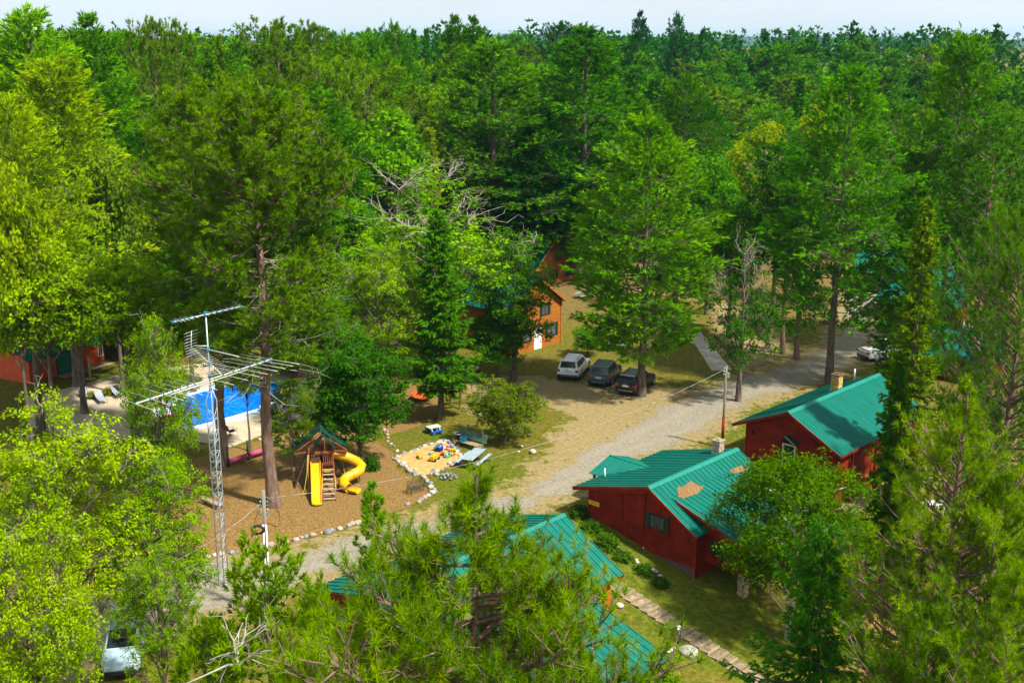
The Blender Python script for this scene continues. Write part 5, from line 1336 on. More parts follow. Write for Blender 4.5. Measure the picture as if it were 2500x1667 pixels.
# ------------------------------------------------ playset
def playset():
    o = gs(766, 1170); o = np.array([-13.35, 77.0, 0]); e = empty("playset", (o[0], o[1], float(tz(o[0], o[1]))), .17, "wooden playset with green canopy, yellow slide and yellow tube slide", "playset")
    hw = .82; hd = .75; dz = 1.5
    for x in (-hw, hw):
        for y in (-hd, hd): MB().box(x - .055, x + .055, y - .055, y + .055, -.1, 2.75).build("post", M_CEDARWOOD, e)
    fl = MB().box(-hw, hw, -hd, hd, dz - .14, dz - .03).build("deck", M_CEDARWOOD, e)
    pm = MB().box(0, .15, -hd - .04, hd + .04, 0, .025).mesh("plank", M_CEDARWOOD)
    for i in range(10): mobj("plank", pm, fl, loc=(-hw + .01 + i*.163, 0, dz - .028))
    # front beam, railings
    MB().box(-.42, 1.05, -hd - .10, -hd - .055, 2.28, 2.46).build("front_beam", M_CEDARWOOD, e)
    rm = MB().box(-.03, .03, -.015, .015, 0, .72).mesh("rail_slat", M_CEDARWOOD)
    def rail(x0, x1, y0, y1, z0):
        d = np.array([x1 - x0, y1 - y0]); L = np.hypot(*d); b = MB(); b.bar((x0, y0, z0 + .74), (x1, y1, z0 + .74), .05, .09); b.bar((x0, y0, z0), (x1, y1, z0), .05, .09); r = b.build("railing", M_CEDARWOOD, e)
        n = int(L/.115)
        for i in range(1, n): mobj("rail_slat", rm, r, loc=(x0 + d[0]*i/n, y0 + d[1]*i/n, z0 + .01))
    rail(.02, hw, -hd - .02, -hd - .02, dz + .05); rail(-hw, -hw, -hd, hd, dz + .05); rail(-hw, hw, hd + .02, hd + .02, dz + .05); rail(-hw, .3, -hd + .3, -hd + .3, dz + .55)
    # canopy: a steep tarp over a front-to-back ridge and a small hood in front
    zr, ze = 3.95, 2.62; half = 1.85
    for s in (-1, 1):
        t = MB(); n = 6; vs = []
        for i in range(n + 1):
            f = i/n; x = s*half*f; z = zr - (zr - ze)*f - .10*math.sin(f*math.pi)
            vs += [(x, -.72, z), (x, .85, z + .02)]
        vs += [(s*(half + .03), -.72, ze - .36), (s*(half + .03), .85, ze - .34)]
        m = len(vs); up = [(p[0], p[1], p[2] + .015) for p in vs]
        fs = [(2*i, 2*i+1, 2*i+3, 2*i+2) for i in range(n + 1)]; t.add(vs, fs); t.add(up, fs)
        t.build("canopy", M_TARP, e)
    for s in (-1, 1):
        t = MB(); vs = [(0, -1.12, 3.62), (0, -.45, 3.72), (s*.42, -.45, 3.25), (s*.42, -1.12, 3.15), (s*.78, -1.12, 2.58), (s*.78, -.45, 2.66)]
        vs = [(x + .22, y, z) for x, y, z in vs]
        t.add(vs, [(0, 1, 2, 3), (3, 2, 5, 4)]); t.add([(x, y, z + .015) for x, y, z in vs], [(0, 1, 2, 3), (3, 2, 5, 4)]); t.build("front_hood", M_TARP, e)
    MB().box(.25, .31, -1.1, -1.04, 2.46, 3.58).build("hood_post", M_CEDARWOOD, e)
    MB().bar((0, -.7, 3.82), (0, .83, 3.84), .07, .1).build("ridge_beam", M_CEDARWOOD, e)
    for s in (-1, 1):
        MB().bar((0, -.66, 3.68), (s*1.8, -.66, 2.40), .05, .09).build("rafter", M_CEDARWOOD, e)
        MB().bar((0, .8, 3.7), (s*1.8, .8, 2.42), .05, .09).build("rafter", M_CEDARWOOD, e)
        MB().bar((s*hw, -.66, 2.4), (s*1.85, -.66, 2.32), .07, .09).build("side_arm", M_CEDARWOOD, e)
        f = MB(); f.tube([(s*1.72, .3, 2.5), (s*1.72, .3, 3.75)], .018, 6); f.prism([(s*1.72, .3, 3.72), (s*1.72, .3, 3.25), (s*1.72 + .26, .3, 3.42)], (0, .012, 0)); f.build("flag", M_BLACK, e)
    # lattice screen under the hood
    lt = MB()
    for i in range(8): lt.bar((-.78 + i*.22, -hd + .06, 2.47), (-.78 + i*.22, -hd + .06, 3.0), .025, .02)
    for i in range(3): lt.bar((-.8, -hd + .075, 2.55 + i*.18), (.8, -hd + .075, 2.55 + i*.18), .025, .02)
    lt.build("lattice", M_DKWOOD, e)["kind"] = "stuff"
    MB().box(-.70, -.08, -hd - .08, -hd - .05, dz + .0, dz + .55).build("slide_hood", M_DKWOOD, e)
    # straight slide: trough on a wavy line
    sl = MB(); n = 12; xc, w = -.40, .31
    prof = []
    for i in range(n + 1):
        f = i/n; y = -hd - .1 - 3.75*f; z = dz*(1 - f)**1.12*.98 + .16 + .03*math.sin(f*6.28)
        prof.append((y, z))
    vs = []
    for y, z in prof: vs += [(xc - w - .03, y, z + .16), (xc - w, y, z + .16), (xc - w + .05, y, z), (xc + w - .05, y, z), (xc + w, y, z + .16), (xc + w + .03, y, z + .16), (xc + w + .03, y, z - .05), (xc - w - .03, y, z - .05)]
    fs = []
    for i in range(n):
        for k in range(8): fs.append((i*8+k, i*8+(k+1) % 8, (i+1)*8+(k+1) % 8, (i+1)*8+k))
    fs += [tuple(range(8)), tuple(n*8+k for k in range(7, -1, -1))]; sl.add(vs, fs)
    y, z = prof[-1]; lip = [(xc + (w + .02)*math.cos(t), y - .22*math.sin(t)*-1*-1, z + .03) for t in np.linspace(0, math.pi, 9)]
    sl.prism([(p[0], y - .24*math.sin(t), p[2]) for p, t in zip(lip, np.linspace(0, math.pi, 9))], (0, 0, -.05))
    sl.build("slide", M_YELLOW, e)
    # step ladder
    L0 = np.array([.45, -hd - .12, dz]); L1 = np.array([.45, -hd - 3.3, 0])
    for s in (-1, 1):
        MB().bar(L0 + [s*.40, 0, 0], L1 + [s*.44, 0, 0], .055, .13).build("ladder_rail", M_CEDARWOOD, e)
        MB().tube([L0 + (L1 - L0)*.42 + [s*.43, 0, .30], L0 + (L1 - L0)*.78 + [s*.45, 0, .28]], .028, 7).build("hand_grip", M_YELLOW, e)
    tm = MB().box(-.385, .385, -.10, .10, -.02, .02).mesh("tread", M_TREAD)
    for i in range(7):
        p = L0 + (L1 - L0)*(.16 + i*.128); mobj("tread", tm, e, loc=tuple(p + [0, 0, .03]))
    for i in range(2): MB().box(.15, .75, -hd - .3, -hd - .25, dz - .35 - i*.16, dz - .28 - i*.16).build("grab_bar", M_YELLOW, e)
    # tube slide
    P = [(.80, -.1, 2.0), (1.35, -.12, 1.86), (1.95, -.18, 1.62), (2.45, -.35, 1.38), (2.75, -.75, 1.18), (2.62, -1.22, 1.02), (2.15, -1.48, .88), (1.70, -1.62, .74), (1.42, -1.95, .60), (1.48, -2.38, .47), (1.78, -2.66, .38)]
    tb = MB(); tb.tube(P, .345, 16, cap=False); tb.tube([np.array(p) for p in P], .33, 16, cap=False); tube = tb.build("tube_slide", M_YELLOW, e)
    for i in (3, 6):
        a = np.array(P[i]); d = nrm(np.array(P[i+1]) - a); c = MB(); c.tube([a - d*.03, a + d*.03], .375, 16, cap=False); c.build("flange", M_YELLOW, tube)
    lp = MB(); vs = []; a = np.array(P[-1]); d = nrm(np.array([.8, -.45, -.12])); sd = nrm(np.cross(d, [0, 0, 1])); 
    for f in (0, .5, 1):
        for t in np.linspace(math.pi, 2*math.pi, 9): vs.append(a + d*f*.75 + sd*math.cos(t)*(.345 + .05*f) + np.array([0, 0, 1])*(math.sin(t)*(.345 - .12*f) + .02))
    lp.add(vs, [(r*9+k, r*9+k+1, (r+1)*9+k+1, (r+1)*9+k) for r in range(2) for k in range(8)]); lp.build("tube_mouth", M_YELLOW, tube)
    MB().bar((2.55, -.9, 1.0), (2.6, -.9, -.1), .08).build("tube_support", M_DKWOOD, e)
    MB().bar((1.9, -2.7, .1), (1.95, -2.75, -.1), .09).build("tube_support", M_DKWOOD, e)
    # climbing frame and ropes on the left
    for k in (0, .5): MB().bar((-.9, .0 - k, 2.3), (-1.95, -.5 - k*1.6, -.1), .07, .09).build("climber_rail", M_DKWOOD, e)
    for i in range(6):
        f = (i + .6)/6.5; MB().bar((-.9 - 1.05*f, -.5*f, 2.3 - 2.4*f), (-.9 - 1.05*f, -.5 - 1.3*f*.62 - .1, 2.3 - 2.4*f), .05).build("rung", M_DKWOOD, e)
    for dx in (0, .3): MB().tube([(-.92 + dx*.2, -.8, 2.25), (-1.0 + dx*.2, -1.5, 1.2), (-1.2 + dx, -2.4, .35), (-1.45 + dx, -2.8, .12)], .02, 6).build("rope", M_ROPE, e)
    for i in range(3): MB().tube([(-1.2 - .1*i, -2.4 - .14*i, .33 - .07*i), (-.9 - .1*i, -2.45 - .14*i, .33 - .07*i)], .018, 6).build("rope_rung", M_ROPE, e)
    # swing leg at the back right, tyre underneath
    MB().bar((.85, .7, 1.5), (1.9, -.2, -.1), .09, .12).build("brace", M_DKWOOD, e)
    MB().tube([(1.5, .1, 1.3), (1.55, -.2, .7), (1.7, -.4, .3)], .02, 6).build("rope", M_ROPE, e)
    tr = MB(); tr.tube([(.5 + .3*math.cos(t), -.2, .55 + .3*math.sin(t)) for t in np.linspace(0, 6.283, 17)], .09, 8, cap=False); tr.build("tyre_swing", M_BLACK, e)
playset()

def pink_rollers():
    a, b, c = gs(557, 1141), gs(606, 1124), gs(659, 1107)
    e = empty("balance_roller", tuple(a), 0, "pink foam rollers slung between dark green posts by the big pine", "play equipment")
    q = [np.zeros(3), b - a, c - a]
    for p in q: MB().tube([p + [0, 0, -.2], p + [0, 0, 1.55]], [.075, .07], 10).build("post", M_GREENPOST, e)
    for i in range(2):
        d = nrm(q[i+1] - q[i]); MB().tube([q[i] + d*.12 + [0, 0, .42], q[i+1] - d*.12 + [0, 0, .42]], .19, 14).build("roller", M_PINK, e)
        MB().tube([q[i] + [0, 0, .42], q[i+1] + [0, 0, .42]], .03, 8).build("axle", M_BLACK, e)
    for i in range(3): MB().tube([q[i] + [-.05, 0, 1.35], q[i] + [-.22, -.05, .95], q[i] + [-.1, -.05, .75]], .018, 6).build("rope_handle", M_ROPE, e)
pink_rollers()

# ------------------------------------------------ stones
def stone_mesh(seed, material):
    rng = np.random.default_rng(seed); b = MB(); n, m = 8, 5; vs = [(0, 0, -.42)]; 
    for i in range(1, m):
        ph = math.pi*i/m
        for k in range(n):
            t = 6.283*(k + .5*(i % 2))/n; r = .5*(1 + rng.normal(0, .10))
            vs.append((r*math.sin(ph)*math.cos(t), r*math.sin(ph)*math.sin(t)*.82, -.42*math.cos(ph)*(1 + rng.normal(0, .06))))
    vs.append((0, 0, .42)); fs = []
    for k in range(n): fs.append((0, 1 + (k+1) % n, 1 + k)); fs.append((len(vs)-1, 1 + (m-2)*n + k, 1 + (m-2)*n + (k+1) % n))
    for i in range(m - 2):
        for k in range(n): fs.append((1+i*n+k, 1+i*n+(k+1) % n, 1+(i+1)*n+(k+1) % n, 1+(i+1)*n+k))
    b.add(vs, fs, True); return b.mesh("stone", material)
STONES = [stone_mesh(i, M_STONES[i % 4]) for i in range(12)]
def stone_line(name, label, pts, size, spacing, cat, two=False, closed=False, seed=1):
    rng = np.random.default_rng(seed); P = [gs(*p) for p in pts]
    if closed: P.append(P[0])
    e = empty(name, tuple(P[0]), 0, label, cat); o = P[0]
    for a, b in zip(P[:-1], P[1:]):
        L = np.linalg.norm(b - a); n = max(1, int(L/spacing))
        for i in range(n):
            for r in range(2 if two and rng.random() < .6 else 1):
                p = a + (b - a)*(i + rng.uniform(.1, .9))/n; p = p + np.append(rng.normal(0, .07 + .16*r, 2), 0); s = size*rng.uniform(.55, 1.3)
                z = float(tz(p[0], p[1])) + .12*s + (.12*size if r else 0)
                M = Matrix.Translation((p[0]-o[0], p[1]-o[1], z-o[2])) @ Matrix.Rotation(rng.uniform(0, 6.28), 4, 'Z') @ Matrix.Rotation(rng.normal(0, .2), 4, 'X') @ Matrix.Diagonal((s, s, s*rng.uniform(.7, 1), 1))
                mobj("stone", STONES[rng.integers(12)], e, mat4=M)
    return e
def z2(l): return [(x*S2, y*S2) for x, y in l]
stone_line("stone_border", "line of rounded fieldstones along the front of the wood-chip bed", z2([(428, 1284), (520, 1274), (640, 1250), (760, 1221), (832, 1199)]), .46, .40, "stone border", seed=2)
stone_line("stone_border", "short line of pale fieldstones behind the metal mesh bench", z2([(940, 1160), (975, 1146), (1002, 1127), (985, 1110), (968, 1092)]), .42, .36, "stone border", seed=3)
stone_line("stone_border", "loose stones between the playset and the pool terrace", z2([(560, 1010), (640, 1010), (690, 1003), (760, 985), (830, 965)]), .34, .55, "stone border", seed=4)
SBOX = [(905, 1053), (985, 1021), (1030, 1012), (1050, 1035), (1063, 1058), (988, 1090), (957, 1093)]
stone_line("stone_border", "ring of piled pale stones around the sandbox", z2(SBOX), .36, .27, "stone border", two=True, closed=True, seed=5)
stone_line("stone_border", "stones and plants along the foot of the red cabin", [(1485, 1320), (1520, 1345), (1560, 1375), (1600, 1400), (1625, 1415)], .38, .5, "stone border", two=True, seed=6)
stone_line("stone_border", "few stones left of the sandbox by the dark maple", z2([(885, 985), (893, 1010), (905, 1030), (918, 1042)]), .34, .6, "stone border", seed=8)
def boulder(px, py, s, label, k):
    p = gs(px, py); M = mobj("boulder", STONES[k]); M.location = (p[0], p[1], p[2] + s*.25); M.scale = (s, s, s*.8); M.rotation_euler = (0, .1, k)
    tag(M, label, "boulder")
boulder(1301, 1107, .62, "pale boulder on the dry grass beside the drive", 2)
boulder(1273, 1091, .28, "small white stone nearest the yellow-green tree", 6); boulder(1266, 1104, .26, "small white stone on the grass beside the picnic table", 10)
boulder(1512, 1482, .5, "pale stone beside the garden steps", 6)
def sandbox():
    pg = SANDBOX; c = pg.mean(0); n = 0; rr = []
    rng = np.random.default_rng(3); b = MB(); vs = []; rings = 5; m = len(pg)*3; outl = []
    for i in range(len(pg)):
        for t in (0, 1/3, 2/3): outl.append(pg[i]*(1-t) + pg[(i+1) % len(pg)]*t)
    for k in range(rings):
        s = 1 - k/rings
        for p in outl:
            q = c + (p - c)*s; vs.append((q[0], q[1], float(tz(q[0], q[1])) + .03 + .05*rng.random()*(k > 0)))
    vs.append((c[0], c[1], float(tz(*c)) + .06)); m = len(outl)
    fs = [(k*m+i, k*m+(i+1) % m, (k+1)*m+(i+1) % m, (k+1)*m+i) for k in range(rings-1) for i in range(m)] + [((rings-1)*m+i, (rings-1)*m+(i+1) % m, rings*m) for i in range(m)]
    b.add(vs, fs, True); tag(b.build("sandbox_sand", M_SAND), "tan play sand inside the stone ring", kind="structure")
sandbox()

# ------------------------------------------------ toys in the sandbox
def zs3(x, y): return gs(940 + x*.15306, 920 + y*.15306)
def toy(kind, x, y, material, label, s=1.0, rot=0.0):
    p = zs3(x, y); e = empty(kind, (p[0], p[1], p[2] + .04), rot, label, "toy", "toys in the sandbox")
    if kind == "toy_bucket":
        MB().lathe([(.11*s, 0), (.16*s, .26*s), (.175*s, .27*s), (.15*s, .265*s), (.10*s, .03)], 14).build("pail", material, e)
        MB().tube([(.15*s*math.cos(t), 0, .26*s + .13*s*math.sin(t)) for t in np.linspace(0, math.pi, 9)], .01, 5).build("handle", M_WHITE, e)
    elif kind == "toy_truck":
        MB().box(-.30*s, .10*s, -.15*s, .15*s, .10*s, .30*s).build("tipper", material, e, bevel=.02); MB().box(.12*s, .34*s, -.13*s, .13*s, .09*s, .34*s).build("cab", material, e, bevel=.03)
        wm = MB().tube([(0, -.04*s, 0), (0, .04*s, 0)], .085*s, 10).mesh("wheel", M_BLACK)
        for wx in (-.2, .22):
            for wy in (-.15, .15): mobj("wheel", wm, e, loc=(wx*s, wy*s, .085*s))
    elif kind == "toy_ball":
        MB().lathe([(.001, 0), (.09*s, .03*s), (.13*s, .13*s), (.09*s, .23*s), (.001, .26*s)], 12).build("ball", material, e)
        MB().lathe([(.131*s, .115*s), (.134*s, .13*s), (.131*s, .145*s)], 12).build("stripe", M_WHITE, e)
    elif kind == "toy_spade":
        MB().tube([(0, 0, .05), (.30*s, 0, .22*s)], .018, 6).build("shaft", material, e); MB().prism([(-.16*s, -.07*s, .0), (.02, -.08*s, .05), (.02, .08*s, .05), (-.16*s, .07*s, 0)], (0, 0, .015)).build("blade", material, e); MB().bar((.30*s, -.05, .22*s), (.30*s, .05, .22*s), .025).build("grip", material, e)
    else:
        MB().lathe([(.17*s, 0), (.20*s, .05), (.19*s, .09*s), (.10*s, .12*s), (.02, .13*s)], 12).build("dish", material, e); MB().box(-.03, .03, -.03, .03, .12*s, .2*s).build("knob", M_WHITE, e)
for a in [("toy_bucket", 885, 1200, M_BLUE, "largest toy in the sandbox, a big blue pail", 1.5), ("toy_bucket", 812, 1185, M_TURQ, "turquoise pail left of the big blue pail", 1.15), ("toy_bucket", 870, 1110, M_OFFWHITE, "cream pail below the top corner of the stones", 1.2),
          ("toy_ball", 928, 1090, M_OFFWHITE, "white ball beside the cream pail", 1.0), ("toy_mould", 935, 1140, M_OFFWHITE, "cream sand mould below the white ball", .9), ("toy_spade", 745, 1190, M_YELLOW, "yellow spade left of the pails", 1.3),
          ("toy_ball", 1000, 1170, M_REDP, "upper red ball in the toy heap", 1.3), ("toy_bucket", 1035, 1150, M_TURQ, "turquoise pail at the top of the toy heap", .9), ("toy_truck", 1075, 1200, M_YELLOW, "yellow truck in the middle of the toy heap", .8),
          ("toy_mould", 1045, 1240, M_GREENP, "green mould in front of the yellow truck", .9), ("toy_spade", 985, 1215, M_WHITE, "white spade in the toy heap", 1.2), ("toy_bucket", 915, 1265, M_REDP, "red pail alone in front of the toy heap", .95),
          ("toy_mould", 990, 1285, M_GREENP, "green turtle-like mould near the front stones", 1.4), ("toy_mould", 735, 1245, M_TURQ, "turquoise dish lying in the open sand", 1.0), ("toy_truck", 790, 1335, M_YELLOW, "yellow dump truck near the front stones", 1.35),
          ("toy_truck", 550, 1305, M_YELLOW, "small yellow digger in the open left part of the sand", .9), ("toy_mould", 1075, 1262, M_REDP, "red mould at the right end of the toy heap", .8), ("toy_spade", 1130, 1170, M_BLUE, "blue spade at the right end of the toy heap", 1.2),
          ("toy_mould", 1140, 1235, M_YELLOW, "yellow mould against the right-hand stones", 1.1), ("toy_spade", 1110, 1150, M_ORANGE, "orange spade at the top right of the toy heap", 1.1)]:
    toy(*a, rot=random.uniform(0, 6.28))

# ------------------------------------------------ tables and benches
def frame_from(pA, pB): 
    d = np.array(pB) - np.array(pA); return math.atan2(d[1], d[0])
def picnic_table(c, rot, L, label, top=M_TABLE, legs=M_BLACK, W=.76):
    e = empty("picnic_table", (c[0], c[1], float(tz(c[0], c[1]))), rot, label, "picnic table")
    MB().box(-L/2, L/2, -W/2, W/2, .72, .76).build("table_top", top, e, bevel=.015)
    for s in (-1, 1):
        MB().box(-L/2, L/2, s*.80 - .14, s*.80 + .14, .43, .465).build("bench_seat", top, e, bevel=.012)
    for x in (-L*.33, L*.33):
        for s in (-1, 1):
            MB().tube([(x, s*.18, .72), (x, s*.34, .05), (x, s*.9, .03), (x, s*.95, .2), (x, s*.82, .43)], .024, 7).build("leg", legs, e)
        MB().tube([(x, -.34, .06), (x, .34, .06)], .022, 6).build("foot_rail", legs, e)
    return e
c4 = [G(*(np.array([940, 920]) + np.array(q)*.15306), .75) for q in ((1220, 1310), (1440, 1130), (1600, 1160), (1380, 1350))]
ctr = sum(c4)/4; rot = frame_from(c4[0], c4[1]); picnic_table(ctr, rot, float(np.linalg.norm(c4[1] - c4[0])), "pale metal picnic table beside the sandbox", W=float(min(.95, np.linalg.norm(c4[3] - c4[0]))))
p = gs(1497, 852); picnic_table(p, .9, 1.8, "pale picnic table behind the parked cars")
p = gs(1425, 700 + 28); picnic_table(p, .4, 1.8, "pale picnic table on the grass below the back log cabin")

def toddler_table():
    p = zs3(775, 890); e = empty("toddler_table", tuple(p), .55, "white-topped toddler picnic table with blue benches", "picnic table")
    t = MB(); out = []
    for (x, y, a0) in ((.42, .22, 0), (-.42, .22, 90), (-.42, -.22, 180), (.42, -.22, 270)):
        for k in range(5): an = math.radians(a0 + 22.5*k); out.append((x + .12*math.cos(an), y + .12*math.sin(an), .50))
    t.prism(out, (0, 0, .05)); t.build("table_top", M_OFFWHITE, e)
    for s in (-1, 1):
        MB().box(-.48, .48, s*.62 - .12, s*.62 + .12, .26, .33).build("bench_seat", M_BLUE, e, bevel=.03)
        for x in (-.34, .34): MB().prism([(x - .06, s*.10, .5), (x - .06, s*.34, .5), (x - .06, s*.72, 0), (x - .06, s*.40, 0)], (.12, 0, 0)).build("leg", M_TURQ, e)
        for x in (-.34, .34): MB().box(x - .05, x + .05, s*.62 - .1, s*.62 + .1, 0, .26).build("bench_foot", M_TURQ, e)
toddler_table()

def long_bench():
    a, b = zs3(1110, 1080), zs3(1440, 1175); d = b - a; L = float(np.linalg.norm(d[:2])) + .4; rot = math.atan2(d[1], d[0])
    c = (a + b)/2; e = empty("garden_bench", (c[0], c[1], c[2]), rot, "long weathered plank bench with a leaning green backrest behind the sandbox", "bench")
    for i in range(4): MB().box(-L/2, L/2, -.05 + i*.15, .085 + i*.15, .36, .40).build("seat_plank", M_TIMBER, e)
    for i in range(4):
        MB().hexa([(-L/2 - .1, .60 + i*.05, .52 + i*.15), (L/2 + .35, .60 + i*.05, .52 + i*.15), (L/2 + .35, .63 + i*.05, .52 + i*.15), (-L/2 - .1, .63 + i*.05, .52 + i*.15), (-L/2 - .1, .64 + i*.05, .66 + i*.15), (L/2 + .35, .64 + i*.05, .66 + i*.15), (L/2 + .35, .67 + i*.05, .66 + i*.15), (-L/2 - .1, .67 + i*.05, .66 + i*.15)]).build("back_board", M_GREYGREEN, e)
    for x in (-L*.15, L*.42): MB().box(x - .07, x + .07, .72, .86, -.1, 1.55 if x < 0 else 1.35).build("back_post", M_GREYGREEN, e)
    for x in (-L*.42, L*.42): MB().tube([(x, -.12, .17), (x, .62, .17)], .17, 10).build("log_foot", M_TIMBER, e)
    q = c + np.append((np.array([math.cos(rot), math.sin(rot)])*(-L*.36) + np.array([-math.sin(rot), math.cos(rot)])*.22), 0)
    t = empty("tub", (q[0], q[1], q[2] + .405), rot, "black tub standing on the plank bench", "tub"); MB().lathe([(.20, 0), (.25, .46), (.28, .47), (.26, .44), (.18, .05)], 16).build("body", M_BLACK, t); MB().tube([(.27*math.cos(k), .27*math.sin(k), .47) for k in np.linspace(0, 6.283, 17)], .02, 6, cap=False).build("rim", M_STEEL, t)
    q = c + np.append((np.array([math.cos(rot), math.sin(rot)])*(-L*.12) + np.array([-math.sin(rot), math.cos(rot)])*.18), 0)
    t = empty("crate", (q[0], q[1], q[2] + .405), rot + .3, "turquoise open crate on the plank bench", "crate")
    for (x0, x1, y0, y1) in ((-.24, .24, -.2, -.17), (-.24, .24, .17, .2), (-.24, -.21, -.17, .17), (.21, .24, -.17, .17)): MB().box(x0, x1, y0, y1, 0, .34).build("side", M_TURQ, t)
    MB().box(-.21, .21, -.17, .17, 0, .03).build("bottom", M_TURQ, t)
long_bench()

def swing_seat():
    p = zs3(1560, 470); e = empty("swing_bench", tuple(p), .05, "dark slatted swing bench hanging behind the small yellow-green tree", "swing")
    for i in range(5): MB().box(-.82, .82, -.28 + i*.12, -.19 + i*.12, .42, .45).build("seat_slat", M_PEWTER, e)
    sm = MB().box(-.03, .03, -.012, .012, 0, .62).mesh("back_slat", M_PEWTER)
    for i in range(13): mobj("back_slat", sm, e, mat4=Matrix.Translation((-.75 + i*.125, .33, .46)) @ Matrix.Rotation(-.22, 4, 'X'))
    MB().bar((-.85, .46, 1.08), (.85, .46, 1.08), .06).build("top_rail", M_PEWTER, e)
    for s in (-1, 1):
        MB().box(s*.84 - .03, s*.84 + .03, -.32, .40, .62, .67).build("arm_rest", M_PEWTER, e); MB().bar((s*.84, -.3, .43), (s*.84, -.3, .64), .05).build("arm_post", M_PEWTER, e)
        MB().tube([(s*.86, -.28, .66), (s*1.0, .1, 2.35)], .012, 5).build("chain", M_BLACK, e); MB().tube([(s*.86, .42, 1.08), (s*1.0, .1, 2.35)], .012, 5).build("chain", M_BLACK, e)
        MB().bar((s*1.75, .1, 2.4), (s*2.0, -.7, -.1), .09).build("frame_leg", M_DKWOOD, e); MB().bar((s*1.75, .1, 2.4), (s*2.0, .9, -.1), .09).build("frame_leg", M_DKWOOD, e)
    MB().bar((-1.85, .1, 2.4), (1.85, .1, 2.4), .1, .12).build("top_beam", M_DKWOOD, e)
swing_seat()

def mesh_bench():
    p = gs(825 + 540*.3614, 1107 + 265*.3614); e = empty("metal_bench", tuple(p), .62, "dark metal mesh bench at the corner of the wood chips", "bench"); L = 1.35
    for k in range(2):
        b = MB()
        for i in range(15):
            x = -L/2 + L*i/14
            if k == 0: b.bar((x, -.24, .42), (x, .22, .42), .014)
            else: b.bar((x, .24, .44), (x, .36, .86), .014)
        for j in range(6):
            f = j/5
            if k == 0: b.bar((-L/2, -.24 + .46*f, .428), (L/2, -.24 + .46*f, .428), .02)
            else: b.bar((-L/2, .24 + .12*f, .44 + .42*f), (L/2, .24 + .12*f, .44 + .42*f), .02)
        b.build("seat_mesh" if k == 0 else "back_mesh", M_PEWTER, e)["kind"] = "stuff"
    for s in (-1, 1): MB().tube([(s*L/2, -.26, 0), (s*L/2, -.26, .62), (s*L/2, .2, .64), (s*L/2, .3, .5), (s*L/2, .34, 0)], .024, 7).build("side_frame", M_PEWTER, e)
mesh_bench()
def log_bench(px, py, rot, L, label):
    p = gs(px, py); e = empty("log_bench", tuple(p), rot, label, "bench"); MB().box(-L/2, L/2, -.2, .2, .30, .40).build("seat", M_TIMBER, e, bevel=.03)
    for x in (-L*.36, L*.36): MB().tube([(x, -.2, .15), (x, .2, .15)], .15, 10).build("log_foot", M_TIMBER, e)
log_bench(516, 1235, -.72, 2.2, "low split-log bench beside the antenna tower")
def fire_ring():
    p = gs(1094, 1167); e = empty("fire_pit", tuple(p), 0, "dark heap of fire-ring rocks on the grass", "fire pit"); rng = np.random.default_rng(8)
    for i in range(15):
        t = i*2.4; r = .16*math.sqrt(i); s = rng.uniform(.2, .34); o = mobj("rock", STONES[3 if i % 4 else 11], e, loc=(r*math.cos(t), r*math.sin(t), .08 + .2*(1 - i/15))); o.scale = (s, s, s); o.rotation_euler = (i, i*.5, i)
fire_ring()
def saucer():
    p = gs(1028, 974); e = empty("play_saucer", tuple(p), .2, "round orange-red play saucer under the spruce boughs", "play equipment")
    b = MB().lathe([(.10, .12), (.55, .18), (.86, .36), (.90, .38), (.84, .42), (.5, .28), (.05, .24)], 24).build("bowl", M_ORANGE, e); b.rotation_euler = (.16, .05, 0)
    MB().lathe([(.3, 0), (.28, .1), (.1, .14)], 12).build("foot", M_BLACK, e)
    t = MB().tube([(.87*math.cos(k), .87*math.sin(k), .41) for k in np.linspace(0, 6.283, 25)], .035, 6, cap=False).build("rim", M_ORANGE, e); t.rotation_euler = (.16, .05, 0)
saucer()
def ride_on(px, py, m1, m2, label, cat="toy"):
    p = gs(px, py); e = empty("ride_on_toy", tuple(p), random.uniform(0, 6), label, cat)
    MB().box(-.32, .32, -.16, .16, .12, .34).build("body", m1, e, bevel=.05); MB().box(-.30, -.05, -.13, .13, .345, .52).build("seat", m2, e, bevel=.04)
    MB().tube([(.18, 0, .34), (.14, 0, .58)], .02, 6).build("steering_post", M_BLACK, e); wm = MB().tube([(0, -.04, 0), (0, .04, 0)], .11, 10).mesh("wheel", M_BLACK)
    for x in (-.2, .22):
        for y in (-.19, .19): mobj("wheel", wm, e, loc=(x, y, .11))
ride_on(966, 1008, M_REDP, M_YELLOW, "red and cream ride-on toy at the edge of the wood chips"); ride_on(1162, 909, M_REDP, M_WHITE, "red ride-on toy on the grass by the log cabin")
def tip_tub():
    p = gs(1199, 940); e = empty("white_basin", tuple(p), 0, "white basin on the sandy patch behind the swing bench", "basin"); MB().lathe([(.2, 0), (.3, .16), (.33, .17), (.28, .15), (.18, .03)], 14).build("bowl", M_WHITE, e); MB().tube([(0, .3, .16), (0, .33, .8)], .015, 5).build("handle", M_STEEL, e)
tip_tub()

